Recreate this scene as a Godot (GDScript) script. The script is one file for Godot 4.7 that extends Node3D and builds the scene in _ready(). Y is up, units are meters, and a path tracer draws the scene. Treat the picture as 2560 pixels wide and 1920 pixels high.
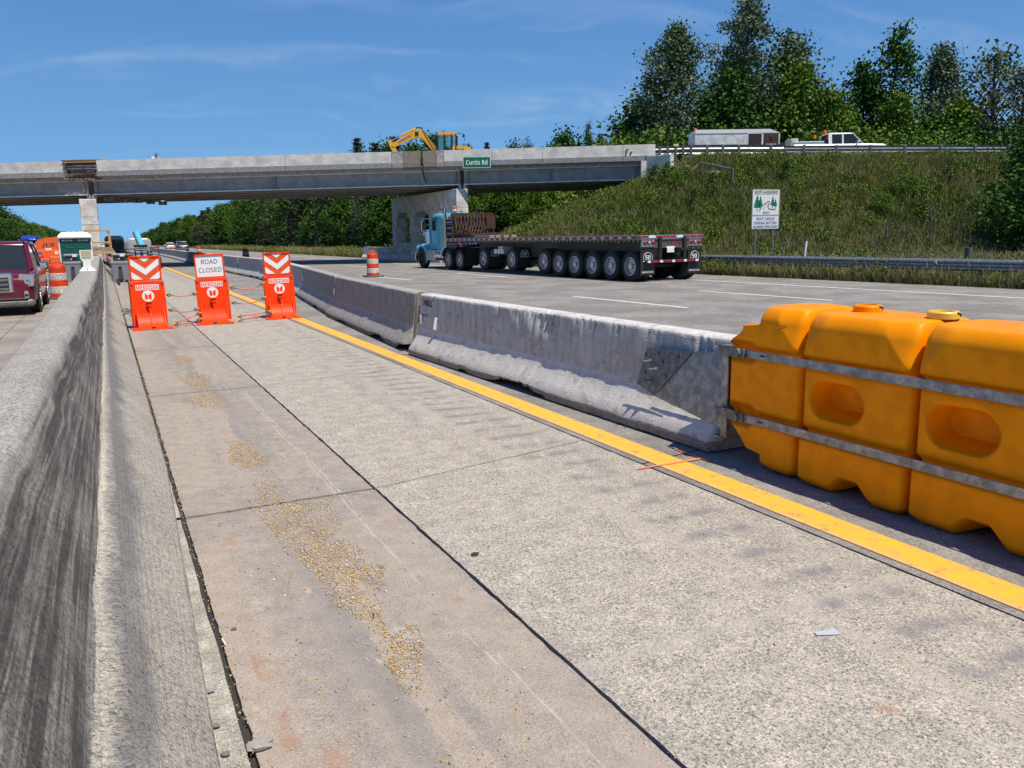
extends Node3D

# ---------------------------------------------------------------- mesh builder
class Geo:
	var v := PackedVector3Array()
	var n := PackedVector3Array()
	var t := PackedVector2Array()
	var t2 := PackedVector2Array()
	var k := PackedColorArray()
	var col := Color(1, 1, 1)
	var x := Transform3D()
	var has_uv := false
	var has_col := false

	func put(p: Vector3, nn: Vector3, uv := Vector2.ZERO, uv2 := Vector2.ZERO) -> void:
		v.append(x * p)
		n.append((x.basis * nn).normalized())
		t.append(uv)
		t2.append(uv2)
		k.append(col)

	func tri(a: Vector3, b: Vector3, c: Vector3) -> void:
		var nn := (b - a).cross(c - a)
		if nn.length_squared() < 1e-16:
			return
		nn = nn.normalized()
		put(a, nn); put(c, nn); put(b, nn)

	func quad(a: Vector3, b: Vector3, c: Vector3, d: Vector3) -> void:
		tri(a, b, c)
		tri(a, c, d)

	func quad_out(a: Vector3, b: Vector3, c: Vector3, d: Vector3, out: Vector3) -> void:
		if (b - a).cross(c - a).dot(out) < 0.0:
			quad(a, d, c, b)
		else:
			quad(a, b, c, d)

	func box(c: Vector3, s: Vector3, b := Basis.IDENTITY, bev := 0.0) -> void:
		var h := s * 0.5
		bev = minf(bev, minf(h.x, minf(h.y, h.z)) * 0.9)
		var i := h - Vector3(bev, bev, bev)
		for ax in 3:
			var a1 := (ax + 1) % 3
			var a2 := (ax + 2) % 3
			for sg in [-1.0, 1.0]:
				var p: Array[Vector3] = []
				for q in [[-1, -1], [1, -1], [1, 1], [-1, 1]]:
					var w := Vector3.ZERO
					w[ax] = sg * h[ax]
					w[a1] = q[0] * i[a1]
					w[a2] = q[1] * i[a2]
					p.append(c + b * w)
				var o := Vector3.ZERO
				o[ax] = sg
				quad_out(p[0], p[1], p[2], p[3], b * o)
		if bev <= 0.0:
			return
		for ax in 3:
			var a1 := (ax + 1) % 3
			var a2 := (ax + 2) % 3
			for s1 in [-1.0, 1.0]:
				for s2 in [-1.0, 1.0]:
					var p: Array[Vector3] = []
					for e in [[-1, 0], [1, 0], [1, 1], [-1, 1]]:
						var w := Vector3.ZERO
						w[ax] = e[0] * i[ax]
						w[a1] = s1 * (h[a1] if e[1] == 0 else i[a1])
						w[a2] = s2 * (i[a2] if e[1] == 0 else h[a2])
						p.append(c + b * w)
					var o := Vector3.ZERO
					o[a1] = s1
					o[a2] = s2
					quad_out(p[0], p[1], p[2], p[3], b * o)
		for sx in [-1.0, 1.0]:
			for sy in [-1.0, 1.0]:
				for sz in [-1.0, 1.0]:
					var a := c + b * Vector3(sx * h.x, sy * i.y, sz * i.z)
					var d := c + b * Vector3(sx * i.x, sy * h.y, sz * i.z)
					var e := c + b * Vector3(sx * i.x, sy * i.y, sz * h.z)
					if (d - a).cross(e - a).dot(b * Vector3(sx, sy, sz)) < 0.0:
						tri(a, e, d)
					else:
						tri(a, d, e)

	func beam(p0: Vector3, p1: Vector3, w: float, h: float, bev := 0.0) -> void:
		var d := p1 - p0
		var z := d.normalized()
		var up := Vector3.UP if absf(z.y) < 0.99 else Vector3.RIGHT
		var xx := up.cross(z).normalized()
		box((p0 + p1) * 0.5, Vector3(w, h, d.length()), Basis(xx, z.cross(xx), z), bev)

	func tube(pts: Array, r, seg := 8, cap := true) -> void:
		var m := pts.size()
		var last := Vector3.ZERO
		var rings := []
		var xx := Vector3.ZERO
		for i in m:
			var d: Vector3 = (pts[mini(i + 1, m - 1)] - pts[maxi(i - 1, 0)]).normalized()
			if i == 0:
				xx = d.cross(Vector3.UP if absf(d.y) < 0.9 else Vector3.RIGHT).normalized()
			else:
				xx = (xx - d * xx.dot(d)).normalized()
			var yy := d.cross(xx)
			var rr: float = r[i] if r is Array else r
			var ring := []
			for j in seg:
				var a := TAU * j / seg
				var o := xx * cos(a) + yy * sin(a)
				ring.append([pts[i] + o * rr, o])
			rings.append(ring)
		for i in m - 1:
			for j in seg:
				var a = rings[i][j]
				var b = rings[i][(j + 1) % seg]
				var c = rings[i + 1][(j + 1) % seg]
				var d = rings[i + 1][j]
				put(a[0], a[1]); put(c[0], c[1]); put(b[0], b[1])
				put(a[0], a[1]); put(d[0], d[1]); put(c[0], c[1])
		if cap:
			for e in [0, m - 1]:
				for j in range(1, seg - 1):
					if e == 0:
						tri(rings[0][0][0], rings[0][j + 1][0], rings[0][j][0])
					else:
						tri(rings[e][0][0], rings[e][j][0], rings[e][j + 1][0])

	func cyl(p0: Vector3, p1: Vector3, r0: float, r1 := -1.0, seg := 16) -> void:
		tube([p0, p1], [r0, r0 if r1 < 0.0 else r1], seg)

	# profile of (radius, along axis); flat along the profile, round about the axis
	func lathe(o: Vector3, axis: Vector3, prof: Array, seg := 24) -> void:
		var up := axis.normalized()
		var xx := up.cross(Vector3.RIGHT if absf(up.x) < 0.9 else Vector3.UP).normalized()
		var yy := up.cross(xx)
		for i in prof.size() - 1:
			var a: Vector2 = prof[i]
			var b: Vector2 = prof[i + 1]
			var d := (b - a)
			if d.length() < 1e-6:
				continue
			var nr := Vector2(d.y, -d.x).normalized()
			for j in seg:
				var c0 := xx * cos(TAU * j / seg) + yy * sin(TAU * j / seg)
				var c1 := xx * cos(TAU * (j + 1) / seg) + yy * sin(TAU * (j + 1) / seg)
				var n0 := c0 * nr.x + up * nr.y
				var n1 := c1 * nr.x + up * nr.y
				var p00 := o + c0 * a.x + up * a.y
				var p10 := o + c1 * a.x + up * a.y
				var p01 := o + c0 * b.x + up * b.y
				var p11 := o + c1 * b.x + up * b.y
				if a.x > 1e-6:
					put(p00, n0); put(p11, n1); put(p10, n1)
				if b.x > 1e-6:
					put(p00, n0); put(p01, n0); put(p11, n1)

	# polygon (x, y) pushed out from z0 to z1 in the frame f
	func poly(pts: PackedVector2Array, z0: float, z1: float, f := Transform3D()) -> void:
		if Geometry2D.is_polygon_clockwise(pts):
			pts = pts.duplicate()
			pts.reverse()
		var ix := Geometry2D.triangulate_polygon(pts)
		for i in range(0, ix.size(), 3):
			var a := pts[ix[i]]
			var b := pts[ix[i + 1]]
			var c := pts[ix[i + 2]]
			if (b - a).cross(c - a) < 0.0:
				var q := b
				b = c
				c = q
			tri(f * Vector3(a.x, a.y, z1), f * Vector3(b.x, b.y, z1), f * Vector3(c.x, c.y, z1))
			tri(f * Vector3(a.x, a.y, z0), f * Vector3(c.x, c.y, z0), f * Vector3(b.x, b.y, z0))
		for i in pts.size():
			var a := pts[i]
			var b := pts[(i + 1) % pts.size()]
			quad(f * Vector3(a.x, a.y, z0), f * Vector3(b.x, b.y, z0), f * Vector3(b.x, b.y, z1), f * Vector3(a.x, a.y, z1))

	# rows of points; smooth; uv from 0 to 1 unless given
	func grid(rows: Array, smooth := true, uvs := [], uv2s := [], ring := false) -> void:
		has_uv = has_uv or uvs.size() > 0
		var m := rows.size()
		var w: int = rows[0].size()
		var ns := []
		if smooth:
			for i in m:
				var nr := PackedVector3Array()
				for j in w:
					var du: Vector3 = rows[mini(i + 1, m - 1)][j] - rows[maxi(i - 1, 0)][j]
					var dv: Vector3
					if ring:
						dv = rows[i][(j + 1) % w] - rows[i][(j - 1 + w) % w]
					else:
						dv = rows[i][mini(j + 1, w - 1)] - rows[i][maxi(j - 1, 0)]
					var nn := dv.cross(du)
					nr.append(nn.normalized() if nn.length_squared() > 1e-18 else Vector3.ZERO)
				ns.append(nr)
			for i in m:
				for j in w:
					if ns[i][j] == Vector3.ZERO:
						var o: Vector3 = ns[i + 1 if i == 0 else i - 1][j] if m > 1 else Vector3.UP
						ns[i][j] = o if o != Vector3.ZERO else Vector3.UP
		for i in m - 1:
			for j in (w if ring else w - 1):
				var j1 := (j + 1) % w
				var a: Vector3 = rows[i][j]
				var b: Vector3 = rows[i][j1]
				var c: Vector3 = rows[i + 1][j1]
				var d: Vector3 = rows[i + 1][j]
				if not smooth and uvs.is_empty() and uv2s.is_empty():
					quad(a, b, c, d)
					continue
				var fl := (b - a).cross(d - a).normalized()
				if fl.length_squared() < 0.5:
					fl = (c - b).cross(d - b).normalized()
				var na: Vector3 = ns[i][j] if smooth else fl
				var nb: Vector3 = ns[i][j1] if smooth else fl
				var nc: Vector3 = ns[i + 1][j1] if smooth else fl
				var nd: Vector3 = ns[i + 1][j] if smooth else fl
				var ua := Vector2.ZERO
				var ub := ua
				var uc := ua
				var ud := ua
				if uvs.size():
					ua = uvs[i][j]; ub = uvs[i][j1]; uc = uvs[i + 1][j1]; ud = uvs[i + 1][j]
				var qa := Vector2.ZERO
				var qb := qa
				var qc := qa
				var qd := qa
				if uv2s.size():
					qa = uv2s[i][j]; qb = uv2s[i][j1]; qc = uv2s[i + 1][j1]; qd = uv2s[i + 1][j]
				put(a, na, ua, qa); put(c, nc, uc, qc); put(b, nb, ub, qb)
				put(a, na, ua, qa); put(d, nd, ud, qd); put(c, nc, uc, qc)

	func fan(pts: Array, out: Vector3) -> void:
		for i in range(1, pts.size() - 1):
			if (pts[i] - pts[0]).cross(pts[i + 1] - pts[0]).dot(out) < 0.0:
				tri(pts[0], pts[i + 1], pts[i])
			else:
				tri(pts[0], pts[i], pts[i + 1])

	func mesh() -> ArrayMesh:
		var a := []
		a.resize(Mesh.ARRAY_MAX)
		a[Mesh.ARRAY_VERTEX] = v
		a[Mesh.ARRAY_NORMAL] = n
		if has_uv:
			a[Mesh.ARRAY_TEX_UV] = t
			a[Mesh.ARRAY_TEX_UV2] = t2
		if has_col:
			a[Mesh.ARRAY_COLOR] = k
		var m := ArrayMesh.new()
		if v.size():
			m.add_surface_from_arrays(Mesh.PRIMITIVE_TRIANGLES, a)
		return m


# ---------------------------------------------------------------- scene helpers
var used := {}
var M := {}
var rng := RandomNumberGenerator.new()
var cam: Camera3D
const SUN := Vector3(0.16, 1.0, 0.45)


func numbered(called: String) -> String:
	var c: int = used.get(called, 0)
	used[called] = c + 1
	return called if c == 0 else "%s_%03d" % [called, c]


func tag(o: Node, label: String, category: String, group := "", kind := "") -> void:
	if label: o.set_meta("label", label)
	if category: o.set_meta("category", category)
	if group: o.set_meta("group", group)
	if kind: o.set_meta("kind", kind)


func thing(called: String, label: String, category: String, at := Vector3.ZERO, turn := 0.0, group := "") -> Node3D:
	var o := Node3D.new()
	o.name = numbered(called)
	add_child(o)
	o.position = at
	o.rotation.y = turn
	tag(o, label, category, group)
	return o


func obj(called: String, g, m: Material, parent: Node = null) -> MeshInstance3D:
	var o := MeshInstance3D.new()
	o.mesh = g.mesh() if g is Geo else g
	o.material_override = m
	if parent == null:
		o.name = numbered(called)
		add_child(o)
	else:
		o.name = called
		parent.add_child(o, true)
	return o


func struct(called: String, g, m: Material) -> MeshInstance3D:
	var o := obj(called, g, m)
	tag(o, "", "", "", "structure")
	return o


func dup(src: Node3D, at: Vector3, turn: float, label: String, group := "") -> Node3D:
	var base := String(src.name).rstrip("0123456789").trim_suffix("_")
	var r: Node3D = src.duplicate()
	r.name = numbered(base)
	add_child(r)
	r.position = at
	r.rotation = Vector3(0, turn, 0)
	if label: r.set_meta("label", label)
	if group: r.set_meta("group", group)
	return r


func lin(r: float, g: float, b: float) -> Color:
	return Color(r, g, b).linear_to_srgb()


func mat(r: float, g: float, b: float, rough := 0.7, metal := 0.0) -> StandardMaterial3D:
	var m := StandardMaterial3D.new()
	m.albedo_color = lin(r, g, b)
	m.roughness = rough
	m.metallic = metal
	m.cull_mode = BaseMaterial3D.CULL_DISABLED
	return m


# material with a fine tiled texture (object or world space) multiplied by a coarse blotchy one
func surf(m: StandardMaterial3D, fine: Texture2D, scale: float, coarse: Texture2D = null, cscale := 0.15, bump: Texture2D = null, depth := 0.2, world := true) -> StandardMaterial3D:
	m.albedo_texture = fine
	m.uv1_triplanar = true
	m.uv1_world_triplanar = world
	m.uv1_scale = Vector3.ONE * scale
	if coarse:
		m.detail_enabled = true
		m.detail_albedo = coarse
		m.detail_blend_mode = BaseMaterial3D.BLEND_MODE_MUL
		m.detail_uv_layer = BaseMaterial3D.DETAIL_UV_2
		m.uv2_triplanar = true
		m.uv2_world_triplanar = world
		m.uv2_scale = Vector3.ONE * cscale
	if bump:
		m.heightmap_enabled = true
		m.heightmap_texture = bump
		m.heightmap_scale = depth
	return m


func text(s: String, width: float, height: float, m: Material, parent: Node, f: Transform3D, called := "lettering", bold := true) -> MeshInstance3D:
	var tm := TextMesh.new()
	var font := SystemFont.new()
	font.font_names = PackedStringArray(["Droid Sans"])
	font.font_weight = 700 if bold else 400
	tm.font = font
	tm.text = s
	tm.font_size = 48
	tm.pixel_size = 0.01
	tm.depth = 0.02
	tm.curve_step = 2.0
	var bb := tm.get_aabb()
	var o := MeshInstance3D.new()
	o.mesh = tm
	o.material_override = m
	o.name = called
	parent.add_child(o, true)
	var sx := width / maxf(bb.size.x, 0.001)
	var sy := height / maxf(bb.size.y, 0.001)
	var c := bb.get_center()
	o.transform = f * Transform3D(Basis.from_scale(Vector3(sx, sy, 0.1)), Vector3(-c.x * sx, -c.y * sy, 0))
	return o


# ---------------------------------------------------------------- textures
func noise(w: int, h: int, freq: float, sd: int, type := FastNoiseLite.TYPE_SIMPLEX_SMOOTH, oct := 4, cell := false) -> PackedByteArray:
	var f := FastNoiseLite.new()
	f.noise_type = FastNoiseLite.TYPE_CELLULAR if cell else type
	f.frequency = freq
	f.seed = sd
	f.fractal_octaves = oct
	f.fractal_type = FastNoiseLite.FRACTAL_NONE if cell else FastNoiseLite.FRACTAL_FBM
	if cell:
		f.cellular_return_type = FastNoiseLite.RETURN_CELL_VALUE
		f.cellular_jitter = 1.0
	var im := f.get_seamless_image(w, h)
	im.convert(Image.FORMAT_L8)
	return im.get_data()


func stretched(w0: int, h0: int, w: int, h: int, freq: float, sd: int) -> PackedByteArray:
	var im := Image.create_from_data(w0, h0, false, Image.FORMAT_L8, noise(w0, h0, freq, sd))
	im.resize(w, h, Image.INTERPOLATE_CUBIC)
	return im.get_data()


func tex(w: int, h: int, data: PackedByteArray, fmt := Image.FORMAT_RGB8) -> ImageTexture:
	return ImageTexture.create_from_image(Image.create_from_data(w, h, false, fmt, data))


var LUT := PackedByteArray()


func srgb(x: float) -> int:
	return LUT[clampi(int(x * 1023.0), 0, 1023)]


# grey stone mix: cells of aggregate in a fine paste
func stone_tex(size: int, base: Vector3, cell_freq: float, cell_amt: float, fine_amt: float, pits: float, sd: int) -> ImageTexture:
	var a := noise(size, size, cell_freq, sd, 0, 1, true)
	var a2 := noise(size, size, cell_freq * 2.7, sd + 5, 0, 1, true)
	var b := noise(size, size, 0.12, sd + 1, FastNoiseLite.TYPE_SIMPLEX, 4)
	var d := noise(size, size, 0.008, sd + 2, FastNoiseLite.TYPE_SIMPLEX_SMOOTH, 5)
	var out := PackedByteArray()
	out.resize(size * size * 3)
	for i in size * size:
		var c := (a[i] - 128) / 128.0
		var c2 := (a2[i] - 128) / 128.0
		var s := 1.0 + cell_amt * (c * c * c * 0.9 + c * 0.25 + c2 * 0.35) + fine_amt * (b[i] - 128) / 128.0 + 0.16 * (d[i] - 128) / 128.0
		if c2 < -0.72:
			s *= 1.0 - pits
		var warm := c * 0.05 * cell_amt
		out[i * 3] = srgb(base.x * s * (1.0 + warm))
		out[i * 3 + 1] = srgb(base.y * s)
		out[i * 3 + 2] = srgb(base.z * s * (1.0 - warm))
	return tex(size, size, out)


func blotch_tex(size: int, lo: float, hi: float, tint: Vector3, freq: float, sd: int, oct := 6) -> ImageTexture:
	var b := noise(size, size, freq, sd, FastNoiseLite.TYPE_SIMPLEX_SMOOTH, oct)
	var e := noise(size, size, freq * 0.6, sd + 9, FastNoiseLite.TYPE_SIMPLEX_SMOOTH, 4)
	var out := PackedByteArray()
	out.resize(size * size * 3)
	for i in size * size:
		var s := lerpf(lo, hi, smoothstep(60.0, 200.0, float(b[i])))
		var w := (e[i] - 128) / 128.0
		out[i * 3] = srgb(s * (1.0 + tint.x * w))
		out[i * 3 + 1] = srgb(s * (1.0 + tint.y * w))
		out[i * 3 + 2] = srgb(s * (1.0 + tint.z * w))
	return tex(size, size, out)


func l8(size: int, freq: float, sd: int, cell := false) -> ImageTexture:
	return tex(size, size, noise(size, size, freq, sd, FastNoiseLite.TYPE_SIMPLEX, 4, cell), Image.FORMAT_L8)


# stains and streaks of the old median wall: u along 12 m, v round its section
func wall_tex() -> ImageTexture:
	var w := 2048
	var h := 512
	var st := stretched(40, 512, w, h, 0.10, 31)
	var st2 := stretched(64, 512, w, h, 0.30, 32)
	var bl := noise(w, h, 0.006, 33)
	var fi := noise(w, h, 0.35, 34, FastNoiseLite.TYPE_SIMPLEX, 3)
	var ce := noise(w, h, 0.16, 35, 0, 1, true)
	var out := PackedByteArray()
	out.resize(w * h * 3)
	for y in h:
		var v := y / float(h)
		for xx in w:
			var i := y * w + xx
			var s := (st[i] - 128) / 128.0
			var s2 := (st2[i] - 128) / 128.0
			var b := (bl[i] - 128) / 128.0
			var f := (fi[i] - 128) / 128.0
			var c := (ce[i] - 128) / 128.0
			var vv := v + (0.02 if v < 0.7 else 0.006) * b
			var g := 0.40 * (1.0 + 0.22 * f + 0.12 * c * absf(c) + 0.10 * b)
			var warm := 0.09
			if vv > 0.525 and vv < 0.742:
				var q := smoothstep(0.525, 0.565, vv + 0.02 * s)
				var dark := clampf(0.62 + 0.95 * s + 0.55 * s2 + 0.45 * b + (0.3 if vv < 0.6 else 0.0), 0.0, 1.0)
				g = lerpf(g, 0.215 * (1.0 + 0.36 * f + 0.2 * c) * lerpf(1.25, 0.36, dark), q)
				warm = lerpf(0.09, 0.10, q)
			elif vv >= 0.742 and vv < 0.757:
				g = 0.46 * (1.0 + 0.4 * f + 0.3 * s)
				warm = 0.13
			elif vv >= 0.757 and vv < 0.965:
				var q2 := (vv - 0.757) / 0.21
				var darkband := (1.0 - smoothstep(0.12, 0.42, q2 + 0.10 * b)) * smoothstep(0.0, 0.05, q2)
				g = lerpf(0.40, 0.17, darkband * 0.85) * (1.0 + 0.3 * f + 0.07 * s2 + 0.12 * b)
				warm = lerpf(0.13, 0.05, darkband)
			elif vv >= 0.965:
				g = 0.4 * (1.0 + 0.3 * f + 0.2 * c)
			out[i * 3] = srgb(g * (1.0 + warm * 0.7))
			out[i * 3 + 1] = srgb(g)
			out[i * 3 + 2] = srgb(g * (1.0 - warm))
	return tex(w, h, out)


# precast barrier: u along 6 m, v up the face (0 at foot .. 1 at top edge .. beyond: top)
func barrier_tex(sd: int, base: float, brown: float) -> ImageTexture:
	var w := 1024
	var h := 256
	var im := Image.create_from_data(512, 24, false, Image.FORMAT_L8, noise(512, 24, 0.09, sd))
	im.resize(w, h, Image.INTERPOLATE_CUBIC)
	var st := im.get_data()
	var bl := noise(w, h, 0.01, sd + 1)
	var fi := noise(w, h, 0.3, sd + 2, FastNoiseLite.TYPE_SIMPLEX, 3)
	var ce := noise(w, h, 0.09, sd + 3, 0, 1, true)
	var out := PackedByteArray()
	out.resize(w * h * 3)
	for y in h:
		var v := 1.0 - y / float(h)
		for xx in w:
			var i := y * w + xx
			var s := (st[i] - 128) / 128.0
			var b := (bl[i] - 128) / 128.0
			var f := (fi[i] - 128) / 128.0
			var c := (ce[i] - 128) / 128.0
			var g := base * (1.0 + 0.1 * f + 0.07 * b)
			var wm := 0.03
			if v > 0.42 and v < 0.86:
				g *= 0.88 - 0.22 * clampf(0.35 + s * 1.1 + b * 0.4, 0.0, 1.0)
				wm += brown * clampf(0.4 + s + b, 0.0, 1.0)
			elif v <= 0.42:
				g *= 1.02 + 0.10 * s
				if v < 0.055 + 0.012 * b:
					g *= 0.42 + 0.2 * f
					wm += 0.14
				elif v < 0.11 + 0.08 * b and f > 0.1:
					g *= 0.85
			elif v >= 0.86:
				g *= 1.12 + 0.10 * c
			if c < -0.86 and f < 0.0:
				g *= 0.6
			out[i * 3] = srgb(g * (1.0 + wm))
			out[i * 3 + 1] = srgb(g)
			out[i * 3 + 2] = srgb(g * (1.0 - wm))
	return tex(w, h, out)


# what lies on the closed shoulder: soot, rust, scratches, worn rumble strips.  u: x 0.2..3.3, v: z 0..-18
func shoulder_tex() -> ImageTexture:
	var w := 512
	var h := 2048
	var im := Image.create_from_data(512, 128, false, Image.FORMAT_L8, noise(512, 128, 0.012, 51, FastNoiseLite.TYPE_SIMPLEX_SMOOTH, 5))
	im.resize(w, h, Image.INTERPOLATE_CUBIC)
	var lo := im.get_data()
	var im2 := Image.create_from_data(256, 96, false, Image.FORMAT_L8, noise(256, 96, 0.06, 52))
	im2.resize(w, h, Image.INTERPOLATE_CUBIC)
	var st := im2.get_data()
	var mid := noise(w, h, 0.03, 53, FastNoiseLite.TYPE_SIMPLEX_SMOOTH, 5)
	var ru := noise(w, h, 0.012, 54, FastNoiseLite.TYPE_SIMPLEX_SMOOTH, 5)
	var out := PackedByteArray()
	out.resize(w * h * 4)
	for y in h:
		var z := -18.0 * y / float(h)
		for xx in w:
			var px := 0.2 + 3.1 * xx / float(w)
			var i := y * w + xx
			var l := (lo[i] - 128) / 128.0
			var s := (st[i] - 128) / 128.0
			var m := (mid[i] - 128) / 128.0
			var r := (ru[i] - 128) / 128.0
			var a := 0.0
			var c := Vector3(0.18, 0.17, 0.18)
			if px < 1.4:
				# dark wheel/drain path down the middle, tan either side
				var path := exp(-pow((px - 0.82 - 0.08 * l) / 0.22, 2.0))
				a = clampf(0.5 * path * smoothstep(-0.55, 0.5, l + 0.6 * s) + 0.16 * smoothstep(0.0, 0.7, m + l), 0.0, 0.65)
				c = Vector3(0.175, 0.165, 0.175)
				if a < 0.14:
					a = 0.25 * smoothstep(-0.2, 0.5, -l)
					c = Vector3(0.40, 0.325, 0.25)
				for jz in [-0.62, -4.84, -9.04, -13.0, -17.2]:
					var dj := absf(z - jz)
					if dj < 0.5:
						a = maxf(a, 0.38 * (1.0 - dj / 0.5) * clampf(0.5 + l + m, 0.0, 1.0))
						c = Vector3(0.17, 0.16, 0.17)
				# pale scrape lines
				for sx in [1.16, 1.19, 1.05]:
					if absf(px - sx - 0.012 * m) < 0.005 and s + l > 0.15:
						a = 0.4
						c = Vector3(0.55, 0.53, 0.5)
			else:
				a = 0.22 * smoothstep(0.1, 0.8, l + 0.5 * m)
				# worn rumble grooves
				if px > 2.5 and px < 3.12:
					var e := smoothstep(2.5, 2.62, px) * (1.0 - smoothstep(2.95, 3.12, px))
					var gz := fposmod(-z + 0.06 * (px - 2.5), 0.305) / 0.305
					var gr := exp(-pow((gz - 0.5) / 0.2, 2.0)) * e
					a = maxf(a, 0.8 * gr * clampf(0.6 + 1.1 * m + 0.5 * l, 0.0, 1.0))
			if absf(px - 0.385 - 0.01 * l) < 0.022 + 0.02 * m and z < -2.0 and z > -3.5 and m > 0.12:
				a = 0.5 * smoothstep(0.12, 0.5, m)
				c = Vector3(0.34, 0.17, 0.09)
			if Vector2((px - 0.52) / 0.05, (z + 2.28) / 0.14).length() < 0.8 + m and m > 0.1:
				a = 0.45 * smoothstep(0.1, 0.5, m)
				c = Vector3(0.32, 0.16, 0.09)
			if r > 0.42 and m > 0.1 and absf(s) < 0.6:
				var k := smoothstep(0.42, 0.75, r) * smoothstep(0.1, 0.5, m)
				if k > a:
					a = k * 0.45
					c = Vector3(0.36, 0.19, 0.09)
			if m < -0.62 and r < -0.1:
				a = 0.3
				c = Vector3(0.5, 0.48, 0.45)
			out[i * 4] = srgb(c.x)
			out[i * 4 + 1] = srgb(c.y)
			out[i * 4 + 2] = srgb(c.z)
			out[i * 4 + 3] = int(a * 255.0)
	return tex(w, h, out, Image.FORMAT_RGBA8)


func paint_tex() -> ImageTexture:
	var w := 128
	var h := 2048
	var fi := noise(w, h, 0.2, 61, FastNoiseLite.TYPE_SIMPLEX, 4)
	var bl := noise(w, h, 0.015, 62)
	var ln := stretched(128, 128, w, h, 0.06, 63)
	var out := PackedByteArray()
	out.resize(w * h * 3)
	for y in h:
		for xx in w:
			var i := y * w + xx
			var f := (fi[i] - 128) / 128.0
			var b := (bl[i] - 128) / 128.0
			var l := (ln[i] - 128) / 128.0
			var c := Vector3(0.78, 0.43, 0.035).lerp(Vector3(0.66, 0.36, 0.09), clampf(0.2 + b * 0.9 + l * 0.7, 0.0, 1.0)) * (1.0 + 0.10 * f)
			var e := minf(xx, w - 1 - xx) / float(w)
			if e < 0.05 and f > e * 14.0 - 0.35:
				c = Vector3(0.27, 0.25, 0.23)
			if e < 0.16 and xx < w / 2:
				c = c.lerp(Vector3(0.62, 0.40, 0.17), 0.5)
			if b > 0.62 and f > -0.3:
				c = Vector3(0.45, 0.25, 0.11)
			if f < -0.62 and b > 0.0:
				c *= 0.55
			out[i * 3] = srgb(c.x)
			out[i * 3 + 1] = srgb(c.y)
			out[i * 3 + 2] = srgb(c.z)
	return tex(w, h, out)


func wood_tex(base: Vector3, sd: int) -> ImageTexture:
	var im := Image.create_from_data(32, 256, false, Image.FORMAT_L8, noise(32, 256, 0.06, sd))
	im.resize(256, 256, Image.INTERPOLATE_CUBIC)
	var a := im.get_data()
	var out := PackedByteArray()
	out.resize(256 * 256 * 3)
	for i in 256 * 256:
		var s := 1.0 + 0.5 * (a[i] - 128) / 128.0
		out[i * 3] = srgb(base.x * s)
		out[i * 3 + 1] = srgb(base.y * s)
		out[i * 3 + 2] = srgb(base.z * s * s)
	return tex(256, 256, out)


# cirrus on a clear sky
func sky_tex() -> ImageTexture:
	var w := 2048
	var h := 1024
	var f := FastNoiseLite.new()
	f.seed = 7
	f.frequency = 1.0
	f.fractal_octaves = 5
	f.noise_type = FastNoiseLite.TYPE_SIMPLEX_SMOOTH
	var out := PackedByteArray()
	out.resize(w * h * 3)
	var top := Vector3(0.030, 0.125, 0.42)
	var hor := Vector3(0.215, 0.47, 0.76)
	for y in h:
		var el := (0.5 - (y + 0.5) / h) * PI
		var se := sin(el)
		var base := hor if se < 0.0 else top.lerp(hor, pow(1.0 - se, 3.6))
		for xx in w:
			var c := base
			if se > 0.03 and y % 1 == 0:
				# az: 0 looks along -z, positive to the right
				var az := (xx + 0.5) / w * TAU - PI
				var q := 1.0 / (se + 0.12)
				var px := sin(az) * cos(el) * q
				var pz := cos(az) * cos(el) * q
				# streaks drawn out along one wind
				var al := px * 0.985 - pz * 0.17
				var ac := px * 0.17 + pz * 0.985
				var wob := f.get_noise_2d(al * 0.5, ac * 0.6) * 0.55
				var n1 := f.get_noise_2d(al * 0.55 + 3.0, (ac + wob) * 3.4)
				var n3 := f.get_noise_2d(al * 1.6 + 13.0, (ac + wob * 0.6) * 9.0)
				var big := f.get_noise_2d(al * 0.33 + 9.3, ac * 0.8 + 4.1)
				var band := exp(-pow((ac - 2.42 - 0.22 * wob) / (0.20 if ac < 2.42 else 0.13), 2.0)) * smoothstep(-1.6, 0.1, al) * (1.0 - smoothstep(0.8, 1.6, al))
				var dd := 0.80 * band + 0.50 * n1 + 0.30 * n3 + 0.42 * big
				var d := 0.78 * smoothstep(0.22, 1.05, dd) + 0.08 * smoothstep(-0.1, 0.5, n1 + big)
				d *= smoothstep(0.03, 0.16, se)
				c = c.lerp(Vector3(0.70, 0.80, 0.90), clampf(d, 0.0, 0.8))
			var i := (y * w + xx) * 3
			out[i] = srgb(c.x)
			out[i + 1] = srgb(c.y)
			out[i + 2] = srgb(c.z)
	return tex(w, h, out)


# ---------------------------------------------------------------- places
const BO := Vector3(19.9, 0, -46.5)      # on the ground below the near face of the bridge, at its right pier
var BU := Vector3(0.88295, 0, 0.46947)   # along the bridge to the right
var BN := Vector3(-0.46947, 0, 0.88295)  # out of the near face


func br(u: float, y: float, out := 0.0) -> Vector3:
	return BO + BU * u + BN * out + Vector3(0, y, 0)


func bridge_frame(u: float, y: float, out := 0.0) -> Transform3D:
	return Transform3D(Basis(BU, Vector3.UP, BN), br(u, y, out))


func grade(u: float) -> float:   # how much higher the bridge deck is here than at its right pier
	return clampf(u, -60.0, 14.0) * 0.0075 - (maxf(u - 14.0, 0.0) * 0.017)


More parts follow.
